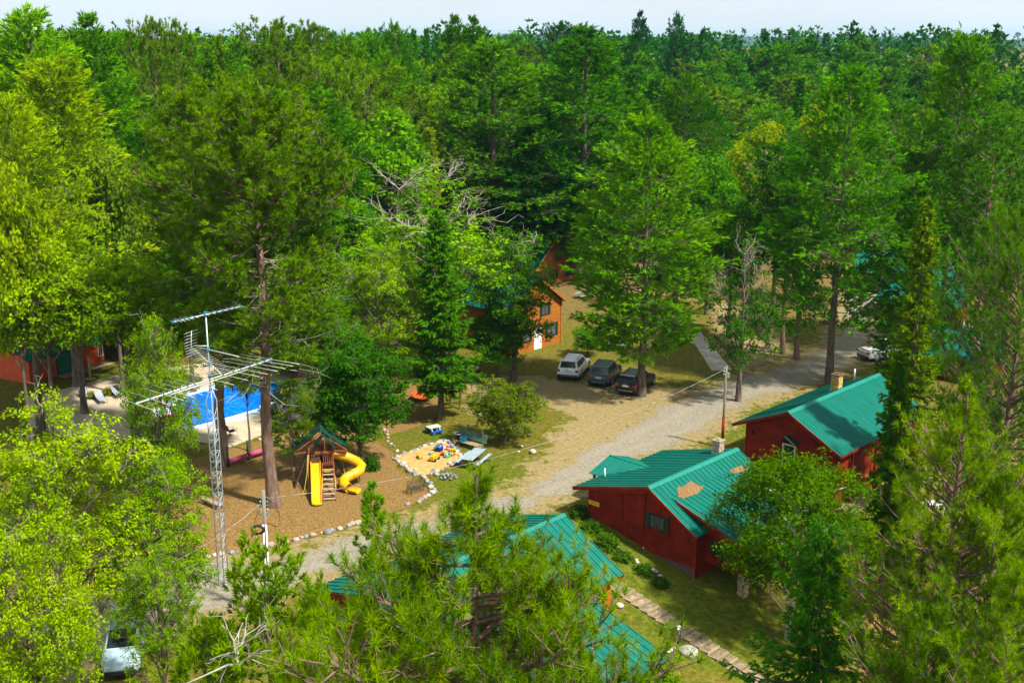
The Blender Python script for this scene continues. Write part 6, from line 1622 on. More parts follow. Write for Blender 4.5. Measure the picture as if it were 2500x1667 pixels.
# ------------------------------------------------ pool
def z7(x, y): return gs(380 + x*.17857, 840 + y*.17857)
def flat(name, pts, z, th, material, label, kind="structure"):
    P = [(p[0], p[1], z) for p in pts]; b = MB(); b.prism(P, (0, 0, -th)); return tag(b.build(name, material), label, kind=kind)
M_DECK = mat("pool_deck_concrete", (.42, .34, .235), .9, var=.12, scale=.8, bump=.15)
M_APRON = mat("pale_blue_deck_paint", (.34, .42, .48), .8, var=.12, scale=1.2)
def water_mat():
    m, n, l, out = new_mat("pool_water"); b = n.new("ShaderNodeBsdfPrincipled"); b.inputs['Base Color'].default_value = (.004, .16, .80, 1); b.inputs['Roughness'].default_value = .12
    tc = n.new("ShaderNodeTexCoord"); ns = n.new("ShaderNodeTexNoise"); ns.inputs['Scale'].default_value = 2.2; ns.inputs['Detail'].default_value = 3; l.new(tc.outputs['Object'], ns.inputs['Vector'])
    rp = n.new("ShaderNodeValToRGB"); rp.color_ramp.elements[0].color = (.003, .13, .68, 1); rp.color_ramp.elements[0].position = .35; rp.color_ramp.elements[1].color = (.01, .24, .95, 1); rp.color_ramp.elements[1].position = .65
    l.new(ns.outputs['Fac'], rp.inputs['Fac']); l.new(rp.outputs['Color'], b.inputs['Base Color'])
    bp = n.new("ShaderNodeBump"); bp.inputs['Strength'].default_value = .12; l.new(ns.outputs['Fac'], bp.inputs['Height']); l.new(bp.outputs[0], b.inputs['Normal']); l.new(b.outputs[0], out.inputs['Surface']); return m
deck_pts = [gs(*p)[:2] for p in ((60, 975), (300, 915), (520, 885), (700, 870), (790, 905), (800, 985), (735, 1030), (640, 1062), (560, 1092), (470, 1075), (330, 1075), (190, 1070), (70, 1040))]
flat("pool_deck", deck_pts, .075, .2, M_DECK, "pale concrete terrace round the pool")
wpts = [(412, 1011), (446, 974), (510, 954), (600, 938), (672, 936), (716, 950), (690, 980), (644, 997), (560, 1021), (480, 1043), (432, 1047)]
W_ = [gs(*p)[:2] for p in wpts]; cw = sum(W_)/len(W_)
def roundpoly(P, it=2):
    P = [np.array(p) for p in P]
    for _ in range(it):
        Q = []
        for i in range(len(P)): a, b = P[i], P[(i+1) % len(P)]; Q += [a*.75 + b*.25, a*.25 + b*.75]
        P = Q
    return P
W_ = roundpoly(W_)
ap = [cw + (p - cw)*(1 + 1.35/np.linalg.norm(p - cw)) for p in W_]; cp = [cw + (p - cw)*(1 + .30/np.linalg.norm(p - cw)) for p in W_]
flat("pool_apron", ap, .082, .05, M_APRON, "pale blue painted surround of the pool")
def pool():
    e = empty("swimming_pool", (cw[0], cw[1], .0), 0, "freeform swimming pool with bright blue water", "pool")
    q = [p - cw for p in W_]; r = [p - cw for p in cp]; n = len(q)
    b = MB(); vs = [(p[0], p[1], .13) for p in r] + [(p[0], p[1], .13) for p in q] + [(p[0], p[1], .0825) for p in r] + [(p[0], p[1], -.9) for p in q]
    b.add(vs, [(i, (i+1) % n, n+(i+1) % n, n+i) for i in range(n)] + [(2*n+i, 2*n+(i+1) % n, (i+1) % n, i) for i in range(n)] + [(n+i, n+(i+1) % n, 3*n+(i+1) % n, 3*n+i) for i in range(n)])
    b.build("coping", M_WHITE, e)
    MB().add([(p[0]*.999, p[1]*.999, .098) for p in q], [tuple(range(n))]).build("water", water_mat(), e)
    for k in (0, .5):
        t = z7(450 + k*120, 1110 - k*30)[:2] - cw; MB().tube([(t[0], t[1], -.4), (t[0], t[1], .8), (t[0] - .3, t[1] - .3, .95), (t[0] - .55, t[1] - .55, .6), (t[0] - .6, t[1] - .6, .1)], .025, 7).build("ladder_rail", M_STEEL, e)
pool()
flat("splash_mat", [z7(*p)[:2] for p in ((1690, 690), (1720, 625), (1800, 605), (1925, 662), (1850, 735), (1740, 745))], .112, .03, mat("yellow_mat", (.72, .62, .03), .7), "bright yellow mat at the shallow end of the pool")
o = bpy.data.objects["splash_mat"]; o["kind"] = ""; del o["kind"]; tag(o, "bright yellow mat at the shallow end of the pool", "mat")
def float_ring(x, y, m, label, s=1.0):
    p = z7(x, y); e = empty("pool_float", (p[0], p[1], .12), .3, label, "pool float"); MB().tube([(.52*s*math.cos(k), .40*s*math.sin(k), .12) for k in np.linspace(0, 6.283, 21)], .16*s, 9, cap=False).build("ring", m, e); MB().lathe([(.36*s, 0), (.36*s, .05), (.02, .06)], 16).build("floor", m, e)
float_ring(195, 1050, M_REDP, "red inflatable ring at the left end of the pool", 1.15); float_ring(130, 1075, M_ORANGE, "orange inflatable ring beside the red one", .9)
def lounger(px, py, rot, label):
    p = gs(px, py); e = empty("sun_lounger", (p[0], p[1], .078), rot, label, "sun lounger", "loungers on the pool terrace")
    MB().box(-.9, .35, -.32, .32, .32, .345).build("seat_sling", M_GREYSLING, e)
    MB().hexa([(.36, -.32, .33), (1.0, -.32, .66), (1.0, .32, .66), (.36, .32, .33), (.35, -.32, .355), (.99, -.32, .685), (.99, .32, .685), (.35, .32, .355)]).build("back_sling", M_GREYSLING, e)
    for s in (-1, 1):
        MB().tube([(-.92, s*.34, .33), (.36, s*.34, .34), (1.03, s*.34, .69)], .022, 7).build("side_rail", M_PEWTER, e)
        for x in (-.75, .3): MB().tube([(x, s*.34, .33), (x - .05, s*.34, 0)], .02, 6).build("leg", M_PEWTER, e)
        MB().tube([(.8, s*.34, .56), (.65, s*.34, 0)], .018, 6).build("leg", M_PEWTER, e)
hd = math.atan2(G(215, 950)[1] - G(250, 985)[1], G(215, 950)[0] - G(250, 985)[0])
lounger(208, 972, hd, "grey sling lounger furthest left on the pool terrace"); lounger(247, 982, hd, "grey sling lounger standing clear in the sun on the terrace"); lounger(286, 968, hd, "grey sling lounger half hidden by the oak on the terrace")
def sling_chair(px, py, rot, label, z=.078):
    p = gs(px, py); e = empty("patio_chair", (p[0], p[1], z), rot, label, "chair", "dark chairs on the pool terrace")
    MB().hexa([(-.28, -.28, .40), (.28, -.28, .40), (.28, .26, .36), (-.28, .26, .36), (-.28, -.28, .42), (.28, -.28, .42), (.28, .26, .38), (-.28, .26, .38)]).build("seat", M_BLACK, e); MB().hexa([(-.28, .26, .38), (.28, .26, .38), (.28, .44, .95), (-.28, .44, .95), (-.28, .28, .38), (.28, .28, .38), (.28, .46, .95), (-.28, .46, .95)]).build("backrest", M_BLACK, e)
    for s in (-1, 1): MB().tube([(s*.3, -.3, 0), (s*.3, -.3, .62), (s*.3, .3, .62), (s*.3, .34, .4), (s*.3, .36, 0)], .018, 6).build("side_frame", M_PEWTER, e)
sling_chair(566, 1066, 2.3, "dark sling chair on the terrace left of the big pine trunk"); sling_chair(690, 1040, -.8, "dark sling chair on the terrace right of the big pine trunk")
sling_chair(672, 1034, .9, "dark sling chair facing the other on the terrace edge")
def pool_slide():
    p = z7(1840, 590); e = empty("pool_slide", (p[0], p[1], .08), 0, "brown curved water slide at the far end of the pool", "water slide")
    q = [z7(*a) for a in ((1800, 600), (1850, 540), (1930, 420), (1990, 330))]
    top = np.array([2.6, 2.4, 2.1]); P = [np.array([-.2, -.5, .35]), np.array([.35, .1, .45]), np.array([.95, .8, .9]), np.array([1.5, 1.6, 1.5]), np.array([2.0, 2.3, 1.95]), top]
    b = MB(); vs = []
    for i, c in enumerate(P):
        d = nrm(P[min(i+1, 5)] - P[max(i-1, 0)]); sd = nrm(np.cross(d, [0, 0, 1]))
        for k in (-1, -.8, -.35, .35, .8, 1): vs.append(c + sd*.42*k + [0, 0, .36 if abs(k) == 1 else (.1 if abs(k) == .8 else 0)])
    b.add(vs, [(r*6+k, r*6+k+1, (r+1)*6+k+1, (r+1)*6+k) for r in range(5) for k in range(5)]); b.build("chute", mat("brown_gelcoat", (.16, .075, .05), .4, var=.15), e)
    for c in (P[1], P[3], P[4], P[5]):
        MB().prism([(c[0] - .3, c[1], 0), (c[0] + .3, c[1], 0), (c[0] + .18, c[1], c[2] - .03), (c[0] - .18, c[1], c[2] - .03)], (.0, .12, 0)).build("leg", M_DKWOOD, e)
    for s in (-.28, .28): MB().bar((3.6 + s*.4, 2.0 + s, 0), (2.75 + s*.4, 2.4 + s, 2.1), .06, .1).build("stair_rail", M_DKWOOD, e)
    for i in range(7):
        f = (i + .5)/7; MB().bar((3.6 - .85*f - .11, 2.0 + .4*f - .28, 2.1*f), (3.6 - .85*f + .11, 2.0 + .4*f + .28, 2.1*f), .18, .04).build("step", M_DKWOOD, e)
    for s in (-1, 1): MB().tube([(2.9, 2.3 + s*.4, 2.1), (2.8, 2.3 + s*.4, 2.8), (2.0, 2.2 + s*.4, 2.5), (1.7, 2.0 + s*.35, 1.9)], .025, 6).build("handrail", M_STEEL, e)
pool_slide()
def pool_tarp():
    p = z7(1620, 900); e = empty("cover_roll", (p[0], p[1], .09), .5, "white rolled pool cover on its stand near the pool", "pool cover")
    MB().tube([(-.8, 0, .42), (.8, 0, .42)], .20, 14).build("roll", M_WHITE, e); MB().tube([(-1.3, 0, .42), (1.3, 0, .42)], .05, 8).build("axle", M_STEEL, e)
    for s in (-1, 1): MB().prism([(s*1.2, -.35, 0), (s*1.2, .35, 0), (s*1.2, 0, .5)], (.05, 0, 0)).build("end_frame", M_STEEL, e)
pool_tarp()
# umbrella, folded grill cover at the far side of the terrace
def grill(px, py, label):
    p = gs(px, py); e = empty("covered_grill", (p[0], p[1], .078), .4, label, "grill"); MB().hexa([(-.6, -.32, 0), (.6, -.32, 0), (.6, .32, 0), (-.6, .32, 0), (-.52, -.25, 1.0), (.52, -.25, 1.0), (.5, .25, 1.12), (-.5, .25, 1.12)]).build("cover", M_BLACK, e, bevel=.06)
    MB().box(-.5, .5, -.2, .2, -.05, .0).build("base", M_BLACK, e)
grill(722, 882, "black covered grill behind the brown water slide")
# lawn post with a shadow by the red shed
def lawn_post():
    p = gs(221, 924); e = empty("lawn_post", tuple(p), 0, "short timber post on the lawn in front of the red shed", "post"); MB().box(-.09, .09, -.09, .09, -.2, 2.05).build("shaft", M_TIMBER, e); MB().box(-.13, .13, -.13, .13, 2.05, 2.12).build("cap", M_TIMBER, e); MB().lathe([(.5, 0), (.45, .05), (.1, .06)], 12).build("footing", M_SAND, e)
lawn_post()
# ================================================================== MAST, POLES, VEHICLES, STEPS
M_ALU = mat("galvanised_lattice", (.52, .58, .64), .45, metal=.35, var=.12)
M_ROD = mat("aluminium_rod", (.62, .60, .54), .4, metal=.3, var=.12)
M_CLAMP = mat("blue_clamp", (.03, .16, .24), .5, var=.1)
M_POLE = mat("grey_pole_wood", (.20, .165, .12), .9, var=.3, scale=3, stretch=(1, 1, .1), bump=.4)
M_CABLE = mat("black_cable", (.012, .012, .012), .6, var=.0)
M_WIRE = mat("twisted_wire", (.26, .23, .22), .6, var=.45, scale=2.5)

TY = 60.6; tb = at(547, 1430, TY); TX = at(530, 1190, TY)[0] - .02
TX = tb[0]
def zat(px, py, Y=TY): return float(at(px, py, Y)[2])
def tower():
    z0 = float(tz(TX, TY)); e = empty("antenna_tower", (TX, TY, z0), .35, "slim galvanised lattice tower carrying the antennas beside the playground", "tower")
    zt = zat(514, 978) - z0; zc = zat(513, 950) - z0; r = .31
    A = [np.array([r*math.cos(t), r*math.sin(t), 0]) for t in (.5, .5 + 2.094, .5 + 4.189)]
    for a in A:
        MB().tube([a + [0, 0, -.2], a + [0, 0, zt], a*.18 + [0, 0, zc]], .030, 8).build("leg", M_ALU, e)
    h = .62; n = int(zt/h); s = np.linalg.norm(A[1] - A[0])
    hm = {}; dm = {}
    for i in range(3):
        a, b = A[i], A[(i+1) % 3]
        hm[i] = MB().tube([a, b], .014, 5).mesh("horizontal_brace", M_ALU); dm[i] = (MB().tube([a, b + [0, 0, h]], .012, 5).mesh("diagonal_brace", M_ALU), MB().tube([b, a + [0, 0, h]], .012, 5).mesh("diagonal_brace", M_ALU))
    for k in range(n):
        for i in range(3):
            mobj("horizontal_brace", hm[i], e, loc=(0, 0, k*h)); mobj("diagonal_brace", dm[i][(k + i) % 2], e, loc=(0, 0, k*h))
    MB().tube([(0, 0, zc - .9), (0, 0, zat(499, 763) - z0)], .036, 8).build("mast", M_ALU, e)
    MB().lathe([(.09, 0), (.09, .3), (.04, .34)], 10, c=(0, 0, zc - .05)).build("mast_collar", M_ALU, e)
tower()
ZB = lambda x, y: (300 + x*.17857, 730 + y*.17857)
def gz(xy, z): return G(*ZB(*xy), z)
def antenna(label, boomA, boomB, mastxy, elems, rb=.028, re=.0085, second=None, tilt=0.0):
    """boomA, boomB: ends of the boom in the detail picture; elems: list of (t, halflength, direction)"""
    z = zat(*ZB(*mastxy)); a, b = gz(boomA, z), gz(boomB, z)
    e = empty("yagi_antenna", (TX, TY, z), 0, label, "antenna"); o = np.array([TX, TY, z]); a = a - o; b = b - o
    MB().tube([a, b], rb, 8).build("boom", M_ROD, e)
    for t, hl, d in elems:
        c = a + (b - a)*t; d = nrm(np.array([d[0], d[1], 0])); MB().tube([c - d*hl + [0, 0, .035], c + d*hl + [0, 0, .035]], re, 5).build("element", M_ROD, e)
        if rb > .025: MB().box(c[0] - .06, c[0] + .06, c[1] - .06, c[1] + .06, c[2] - .05, c[2] + .06).build("clamp", M_CLAMP, e)
    if second is not None:
        a2, b2 = gz(second[0], z - .28) - o, gz(second[1], z - .28) - o; MB().tube([a2, b2], rb*.75, 8).build("stay_boom", M_ROD, e)
        for t in (.15, .5, .85): 
            q = a2 + (b2 - a2)*t; MB().tube([q, q + [0, 0, .28]], .014, 6).build("stay", M_ROD, e)
    MB().box(-.08, .08, -.08, .08, -.1, .1).build("mast_clamp", M_CLAMP, e)
zm = zat(*ZB(1180, 1060)); dR = gz((2400, 920), zm) - gz((1590, 785), zm); dL = gz((440, 1545), zm) - gz((-60, 1365), zm)
hR = float(np.linalg.norm(dR))*.5; hL = float(np.linalg.norm(dL))*.5
antenna("widest antenna, its long boom with blue clamps crossing the tower head", (160, 1435), (2010, 830), (1180, 1060),
        [(t, hL + (hR - hL)*t, dR[:2]*t/hR + dL[:2]*(1 - t)/hL) for t in (.0, .10, .19, .255, .31, .36, .41, .52, .62, .70, .76, .83, .89, .95, 1.0)], rb=.045, re=.012, second=((640, 1310), (1700, 965)))
z2_ = zat(*ZB(1175, 890)); dE = gz((1480, 960), z2_) - gz((1180, 1030), z2_); hE = float(np.linalg.norm(dE))*.5
antenna("antenna with many cream rods set just above the long boom", (960, 670), (1345, 1025), (1175, 890), [(t, hE*(.45 + .75*t), dE[:2]) for t in np.linspace(.05, .98, 15)], rb=.022, re=.010)
z3_ = zat(*ZB(1150, 685)); dU = gz((1120, 650), z3_) - gz((1080, 690), z3_)
antenna("slender antenna with short spikes reaching right of the mast", (1040, 660), (1590, 790), (1150, 685), [(t, .14, (.3, -1)) for t in np.linspace(.04, .98, 22)], rb=.02, re=.008)
zt_ = zat(*ZB(1105, 200)); dT = gz((1370, 190), zt_) - gz((1210, 150), zt_); hT = float(np.linalg.norm(dT))*.5
antenna("topmost antenna on the tip of the mast", (685, 315), (1610, 102), (1105, 200), [(t, hT*k, dT[:2]) for t, k in ((.0, .55), (.06, .8), (.10, 1.0), (.16, 1.0), (.22, .9), (.3, .8), (.45, .9), (.55, .8), (.63, .75), (.72, .7), (.82, .65), (.9, .6), (1.0, .6))], rb=.026, re=.010)
def corner_array():
    z = zat(*ZB(1000, 640)); o = gz((960, 640), z); e = empty("corner_antenna", tuple(o), 0, "small stacked corner reflector left of the mast", "antenna")
    m = np.array([TX, TY, z]) - o; MB().tube([(0, 0, 0), m], .02, 7).build("boom", M_ROD, e)
    d = nrm(gz((1110, 495), z + .7) - gz((910, 565), z + .7)); d = np.array([d[0], d[1], 0])
    for i in range(9):
        q = np.array([-.1, .0, -.55 + i*.16]); q[1] = .25*abs(i - 4)/4; MB().tube([q - d*(.55 if i < 7 else .62), q + d*.5], .009, 5).build("rod", M_ROD, e)
    MB().tube([(-.1, .25, -.6), (-.1, 0, .09), (-.1, .25, .78)], .018, 6).build("reflector_spine", M_ROD, e)
corner_array()

# ------------------------------------------------ poles and wires
def cable(name, label, a, b, sag, r=.02, material=M_WIRE, n=24):
    a, b = np.array(a, float), np.array(b, float); P = [a + (b - a)*t - np.array([0, 0, sag*4*t*(1 - t)]) for t in np.linspace(0, 1, n)]
    o = MB().tube([p - a for p in P], r, 5).build(name, material, None, tuple(a)); return tag(o, label, "cable")
p1 = gs(1763, 1092); top1 = float(at(1766, 893, p1[1])[2])
def pole_one():
    e = empty("utility_pole", tuple(p1), 0, "grey utility pole with a red foot between the two red cabins", "utility pole")
    MB().tube([(0, 0, -.3), (.04, 0, top1)], [.11, .08], 10).build("shaft", M_POLE, e); MB().tube([(0, 0, -.2), (.0, 0, 2.4)], [.118, .112], 10).build("painted_foot", M_RED, e)
    for z in (.12, .34, .56): MB().lathe([(.05, 0), (.07, .04), (.05, .09)], 8, c=(-.14, -.05, top1 - z - .1)).build("insulator", M_STEEL, e)
    MB().box(.1, .3, -.1, .1, top1 - .9, top1 - .5).build("junction_box", M_STEEL, e)
pole_one()
p2Y = 57.0; p2 = at(648, 1290, p2Y); p2 = np.array([p2[0], p2Y, float(tz(p2[0], p2Y))]); top2 = float(at(649, 1196, p2Y)[2]) - p2[2]
def pole_two():
    e = empty("utility_pole", tuple(p2), 0, "timber utility pole with white conduits in front of the playground", "utility pole")
    MB().tube([(0, 0, -.3), (0, 0, top2)], [.12, .10], 10).build("shaft", M_POLE, e)
    zc = float(at(648, 1278, p2Y)[2]) - p2[2]
    for s in (-1, 1): MB().tube([(s*.075, -.14, -.1), (s*.075, -.14, zc)], .045, 10).build("conduit", M_WHITE, e)
    for i in range(5):
        for s in (-1, 1): MB().lathe([(.04, 0), (.06, .04), (.04, .09)], 8, c=(s*.18, -.03, top2 - .45 - i*.22)).build("insulator", M_STEEL if i % 2 else M_CLAMP, e)
    MB().tube([(.15, -.05, top2 - .5), (.6, -.2, top2 - .7), (.85, -.2, top2 - 1.4), (.7, -.2, top2 - 2.0), (.15, -.15, zc + .1)], .018, 6).build("drip_loop", M_CABLE, e)
    MB().tube([(-.15, -.05, top2 - .9), (-.45, -.2, top2 - 1.5), (-.6, -.2, top2 - 2.1), (-.12, -.15, zc + .1)], .018, 6).build("drip_loop", M_CABLE, e)
    MB().tube([(-.35 + .30*math.cos(t), -.2 + .02*math.sin(5*t), zc - .25 + .22*math.sin(t)) for t in np.linspace(0, 6.283, 21)], .075, 8, cap=False).build("cable_coil", M_CABLE, e)
pole_two()
a1 = (p1[0] - .1, p1[1], p1[2] + top1 - .25); b1 = (p2[0] + .2, p2[1], p2[2] + top2 - .45)
cable("overhead_cable", "long overhead cable sagging across the clearing between the poles", a1, b1, 1.55, .013)
q = at(420, 1372, 50); cable("overhead_cable", "short overhead cable leaving the near pole towards the left", (p2[0] - .2, p2[1], p2[2] + top2 - .75), tuple(q), .25, .013)

# ------------------------------------------------ vehicles
M_TYRE = mat("tyre_rubber", (.018, .018, .018), .85, var=.1)
M_RIM = mat("alloy_rim", (.45, .46, .48), .35, metal=.7, var=.1)
M_TAIL = mat("tail_lamp_red", (.45, .008, .012), .25, var=.05, spec=.6)
M_LAMP = mat("lamp_glass", (.70, .72, .74), .2, var=.05)
M_PLATE = mat("number_plate", (.70, .72, .70), .5, var=.1)
M_TRIM = mat("black_trim", (.014, .014, .015), .6, var=.1)
M_CHROME = mat("chrome_strip", (.62, .63, .65), .2, metal=.8, var=.05)
def paint(name, c, rough=.28): return mat(name, c, rough, var=.05, scale=.7, spec=.5, coat=.6)
WHEEL = {}
def suv(label, rear, heading, material, L=4.85, W=1.95, H=1.74, roof=None, name="parked_suv", cat="car", pickup=False, glass_front=False):
    """rear: middle of the rear bumper on the ground; heading: direction the nose points"""
    e = empty(name, (rear[0], rear[1], float(tz(rear[0], rear[1]))), heading, label, cat, "parked cars")
    hw = W/2; roof = roof or material
    # lower body: lofted sections from tail to nose  (x, half width, bottom, shoulder)
    S = [(0.0, hw*.86, .42, .98), (.12, hw*.97, .34, 1.06), (.7, hw, .30, 1.10), (1.6, hw, .28, 1.08), (L*.62, hw, .28, 1.05), (L*.76, hw*.985, .28, 1.03), (L*.90, hw*.95, .32, .93), (L*.975, hw*.84, .38, .80), (L, hw*.70, .46, .70)]
    b = MB(); vs = []
    for x, w, z0, z1 in S:
        zm = z0 + (z1 - z0)*.55
        vs += [(x, -w*.90, z0), (x, w*.90, z0), (x, w, z0 + .12), (x, w*1.0, zm), (x, w*.93, z1), (x, -w*.93, z1), (x, -w*1.0, zm), (x, -w, z0 + .12)]
    n = 8; fs = [tuple(range(n))[::-1], tuple((len(S)-1)*n + k for k in range(n))]
    for i in range(len(S) - 1):
        for k in range(n): fs.append((i*n+k, i*n+(k+1) % n, (i+1)*n+(k+1) % n, (i+1)*n+k))
    b.add(vs, fs, True); body = b.build("body", material, e)
    m = body.modifiers.new("edges", 'BEVEL'); m.width = .03; m.segments = 2; m.limit_method = 'ANGLE'; m.angle_limit = .6
    # greenhouse
    r0, r1 = (.22, L*.545) if not pickup else (L*.40, L*.62); g0, g1 = (.10, L*.735) if not pickup else (L*.36, L*.76)
    zs, zr = 1.05, H - .03; wb, wt = hw*.90, hw*.71
    gh = [(g0, -wb, zs), (g1, -wb*.97, zs - .02), (g1, wb*.97, zs - .02), (g0, wb, zs), (r0 + .1, -wt, zr), (r1, -wt, zr), (r1, wt, zr), (r0 + .1, wt, zr)]
    MB().hexa(gh).build("cabin_shell", material, e, bevel=.05)
    P = [np.array(p) for p in gh]
    def face(a, b_, c, d, m0, m1, h0, h1, off):
        """glass inset on a face: m along, h up (fractions)"""
        f = lambda u, v: (a*(1-u) + b_*u)*(1-v) + (d*(1-u) + c*u)*v
        nn = nrm(np.cross(b_ - a, d - a)); ctr = np.array([(g0+g1)/2, 0, 1.3]); 
        if nn @ (f(.5, .5) - ctr) < 0: nn = -nn
        q = [f(m0, h0) + nn*off, f(m1, h0) + nn*off, f(m1, h1) + nn*off, f(m0, h1) + nn*off]; return q, nn
    def pane(nm, a, b_, c, d, m0, m1, h0, h1):
        q, nn = face(a, b_, c, d, m0, m1, h0, h1, .012); MB().prism(q, -nn*.03).build(nm, M_GLASS, e)
    pane("rear_window", P[0], P[3], P[7], P[4], .10, .90, .14, .86); pane("windscreen", P[1], P[2], P[6], P[5], .06, .94, .08, .92)
    for (a, b_, c, d) in ((P[0], P[1], P[5], P[4]), (P[3], P[2], P[6], P[7])):
        if pickup: pane("side_window", a, b_, c, d, .12, .82, .12, .86)
        else:
            for m0, m1 in ((.06, .26), (.29, .54), (.57, .84)): pane("side_window", a, b_, c, d, m0, m1, .14, .86)
    MB().box(r0 + .16, r1 - .02, -wt + .05, wt - .05, zr - .02, zr + .035).build("roof", roof, e, bevel=.03)
    if not pickup:
        for s in (-1, 1): MB().tube([(r0 + .25, s*(wt - .10), zr + .03), (r0 + .32, s*(wt - .10), zr + .085), (r1 - .2, s*(wt - .10), zr + .085), (r1 - .1, s*(wt - .10), zr + .03)], .02, 6).build("roof_rail", M_TRIM, e)
        MB().prism([(.17, -wt*.95, zr + .005), (.17, wt*.95, zr + .005), (.42, wt*.95, zr + .03), (.42, -wt*.95, zr + .03)], (0, 0, .03)).build("spoiler", material, e)
    else:
        MB().box(.10, L*.36, -hw*.80, hw*.80, 1.02, 1.075).build("bed_cover", M_TRIM, e)
    MB().box(-.06, .14, -hw*.88, hw*.88, .30, .56).build("rear_bumper", M_TRIM, e, bevel=.04); MB().box(-.075, -.045, -hw*.62, hw*.62, .46, .51).build("bumper_strip", M_CHROME, e)
    MB().box(L - .12, L + .05, -hw*.74, hw*.74, .32, .58).build("front_bumper", M_TRIM, e, bevel=.04)
    for s in (-1, 1):
        MB().box(-.03, .20, s*hw*.80 - .13, s*hw*.80 + .13, .80, 1.0).build("tail_lamp", M_TAIL, e, bevel=.03); MB().box(L*.955, L*.99, s*hw*.60 - .16, s*hw*.60 + .16, .68, .80).build("headlight", M_LAMP, e, bevel=.02)
        MB().box(L*.66, L*.70, s*(hw + .10) - .10, s*(hw + .10) + .08, 1.02, 1.17).build("wing_mirror", material, e, bevel=.03)
        MB().box(.9, L*.72, s*hw*.975 - .03, s*hw*.975 + .03, .27, .38).build("sill", M_TRIM, e)
        for x in (L*.36, L*.56): MB().box(x - .09, x + .09, s*(hw + .004) - .012, s*(hw + .004) + .012, .94, .97).build("door_handle", material, e)
    MB().box(-.035, -.01, -.26, .26, .80, .93).build("number_plate", M_PLATE, e); MB().box(-.03, .02, -.10, .10, .97, 1.01).build("badge", M_CHROME, e)
    if 'w' not in WHEEL:
        WHEEL['w'] = MB().lathe([(.20, -.11), (.33, -.12), (.365, -.08), (.365, .08), (.33, .12), (.20, .11)], 20).mesh("wheel", M_TYRE); rm = MB().lathe([(.02, .125), (.20, .118), (.225, .10), (.225, -.10), (.20, -.118), (.02, -.125)], 16)
        for k in range(5): t = k*1.2566; rm.bar((.03*math.cos(t), .03*math.sin(t), .13), (.2*math.cos(t), .2*math.sin(t), .13), .05, .02)
        WHEEL['r'] = rm.mesh("rim", M_RIM)
    for x in (.98, L - .92):
        for s in (-1, 1):
            MB().lathe([(.43, -.06), (.43, .06), (.38, .07), (.38, -.07)], 20).build("wheel_arch", M_TRIM, e, mat4=Matrix.Translation((x, s*(hw - .07), .42)) @ Matrix.Rotation(math.pi/2, 4, 'X'))
            w = mobj("wheel", WHEEL['w'], e, mat4=Matrix.Translation((x, s*(hw - .115), .365)) @ Matrix.Rotation(math.pi/2, 4, 'X')); mobj("rim", WHEEL['r'], w)
    return e
Z4 = lambda x, y: (1340 + x*.12755, 840 + y*.12755)
def park(label, rl, rr, fr, material, **k):
    """ground marks: left and right corner of the tail, right front wheel"""
    a, b, c = gs(*Z4(*rl)), gs(*Z4(*rr)), gs(*Z4(*fr)); hd = math.atan2(c[1] - b[1], c[0] - b[0])
    n = np.array([-math.sin(hd), math.cos(hd), 0]); rear = b + n*.97 - np.array([math.cos(hd), math.sin(hd), 0])*.95
    o = suv(label, rear, hd, material, **k); o.scale = (1.08, 1.08, 1.06); return o
park("white SUV, leftmost of the three parked side by side", (190, 690), (600, 670), (815, 420), paint("white_car_paint", (.80, .82, .84)))
park("grey-blue SUV, middle one of the three parked side by side", (750, 800), (1195, 795), (1390, 560), paint("grey_blue_car_paint", (.050, .085, .115)), H=1.76)
park("black SUV under the pine, rightmost of the three parked side by side", (1300, 930), (1740, 970), (1950, 810), paint("black_car_paint", (.010, .009, .011)), H=1.68)
suv("silver car parked far back behind the pale pine", gs(1545, 684), .25, paint("silver_car_paint", (.45, .47, .48)), H=1.5, L=4.6, name="parked_car")
suv("pale blue car under the oak in the bottom left", gs(300, 1572) + np.array([0, 1.2, 0]), -math.pi/2 + .22, paint("pale_blue_car_paint", (.34, .45, .52)), H=1.75, L=4.9, name="parked_car")
suv("white pickup beyond the second red cabin's roof", gs(2105, 880), .35, paint("white_truck_paint", (.70, .70, .70)), pickup=True, L=5.4, H=1.8, name="pickup_truck", cat="truck")
suv("white van half hidden by the trees at the left edge", gs(25, 912), .5, paint("white_van_paint", (.72, .72, .70)), H=2.1, L=5.0, name="parked_van", cat="van")

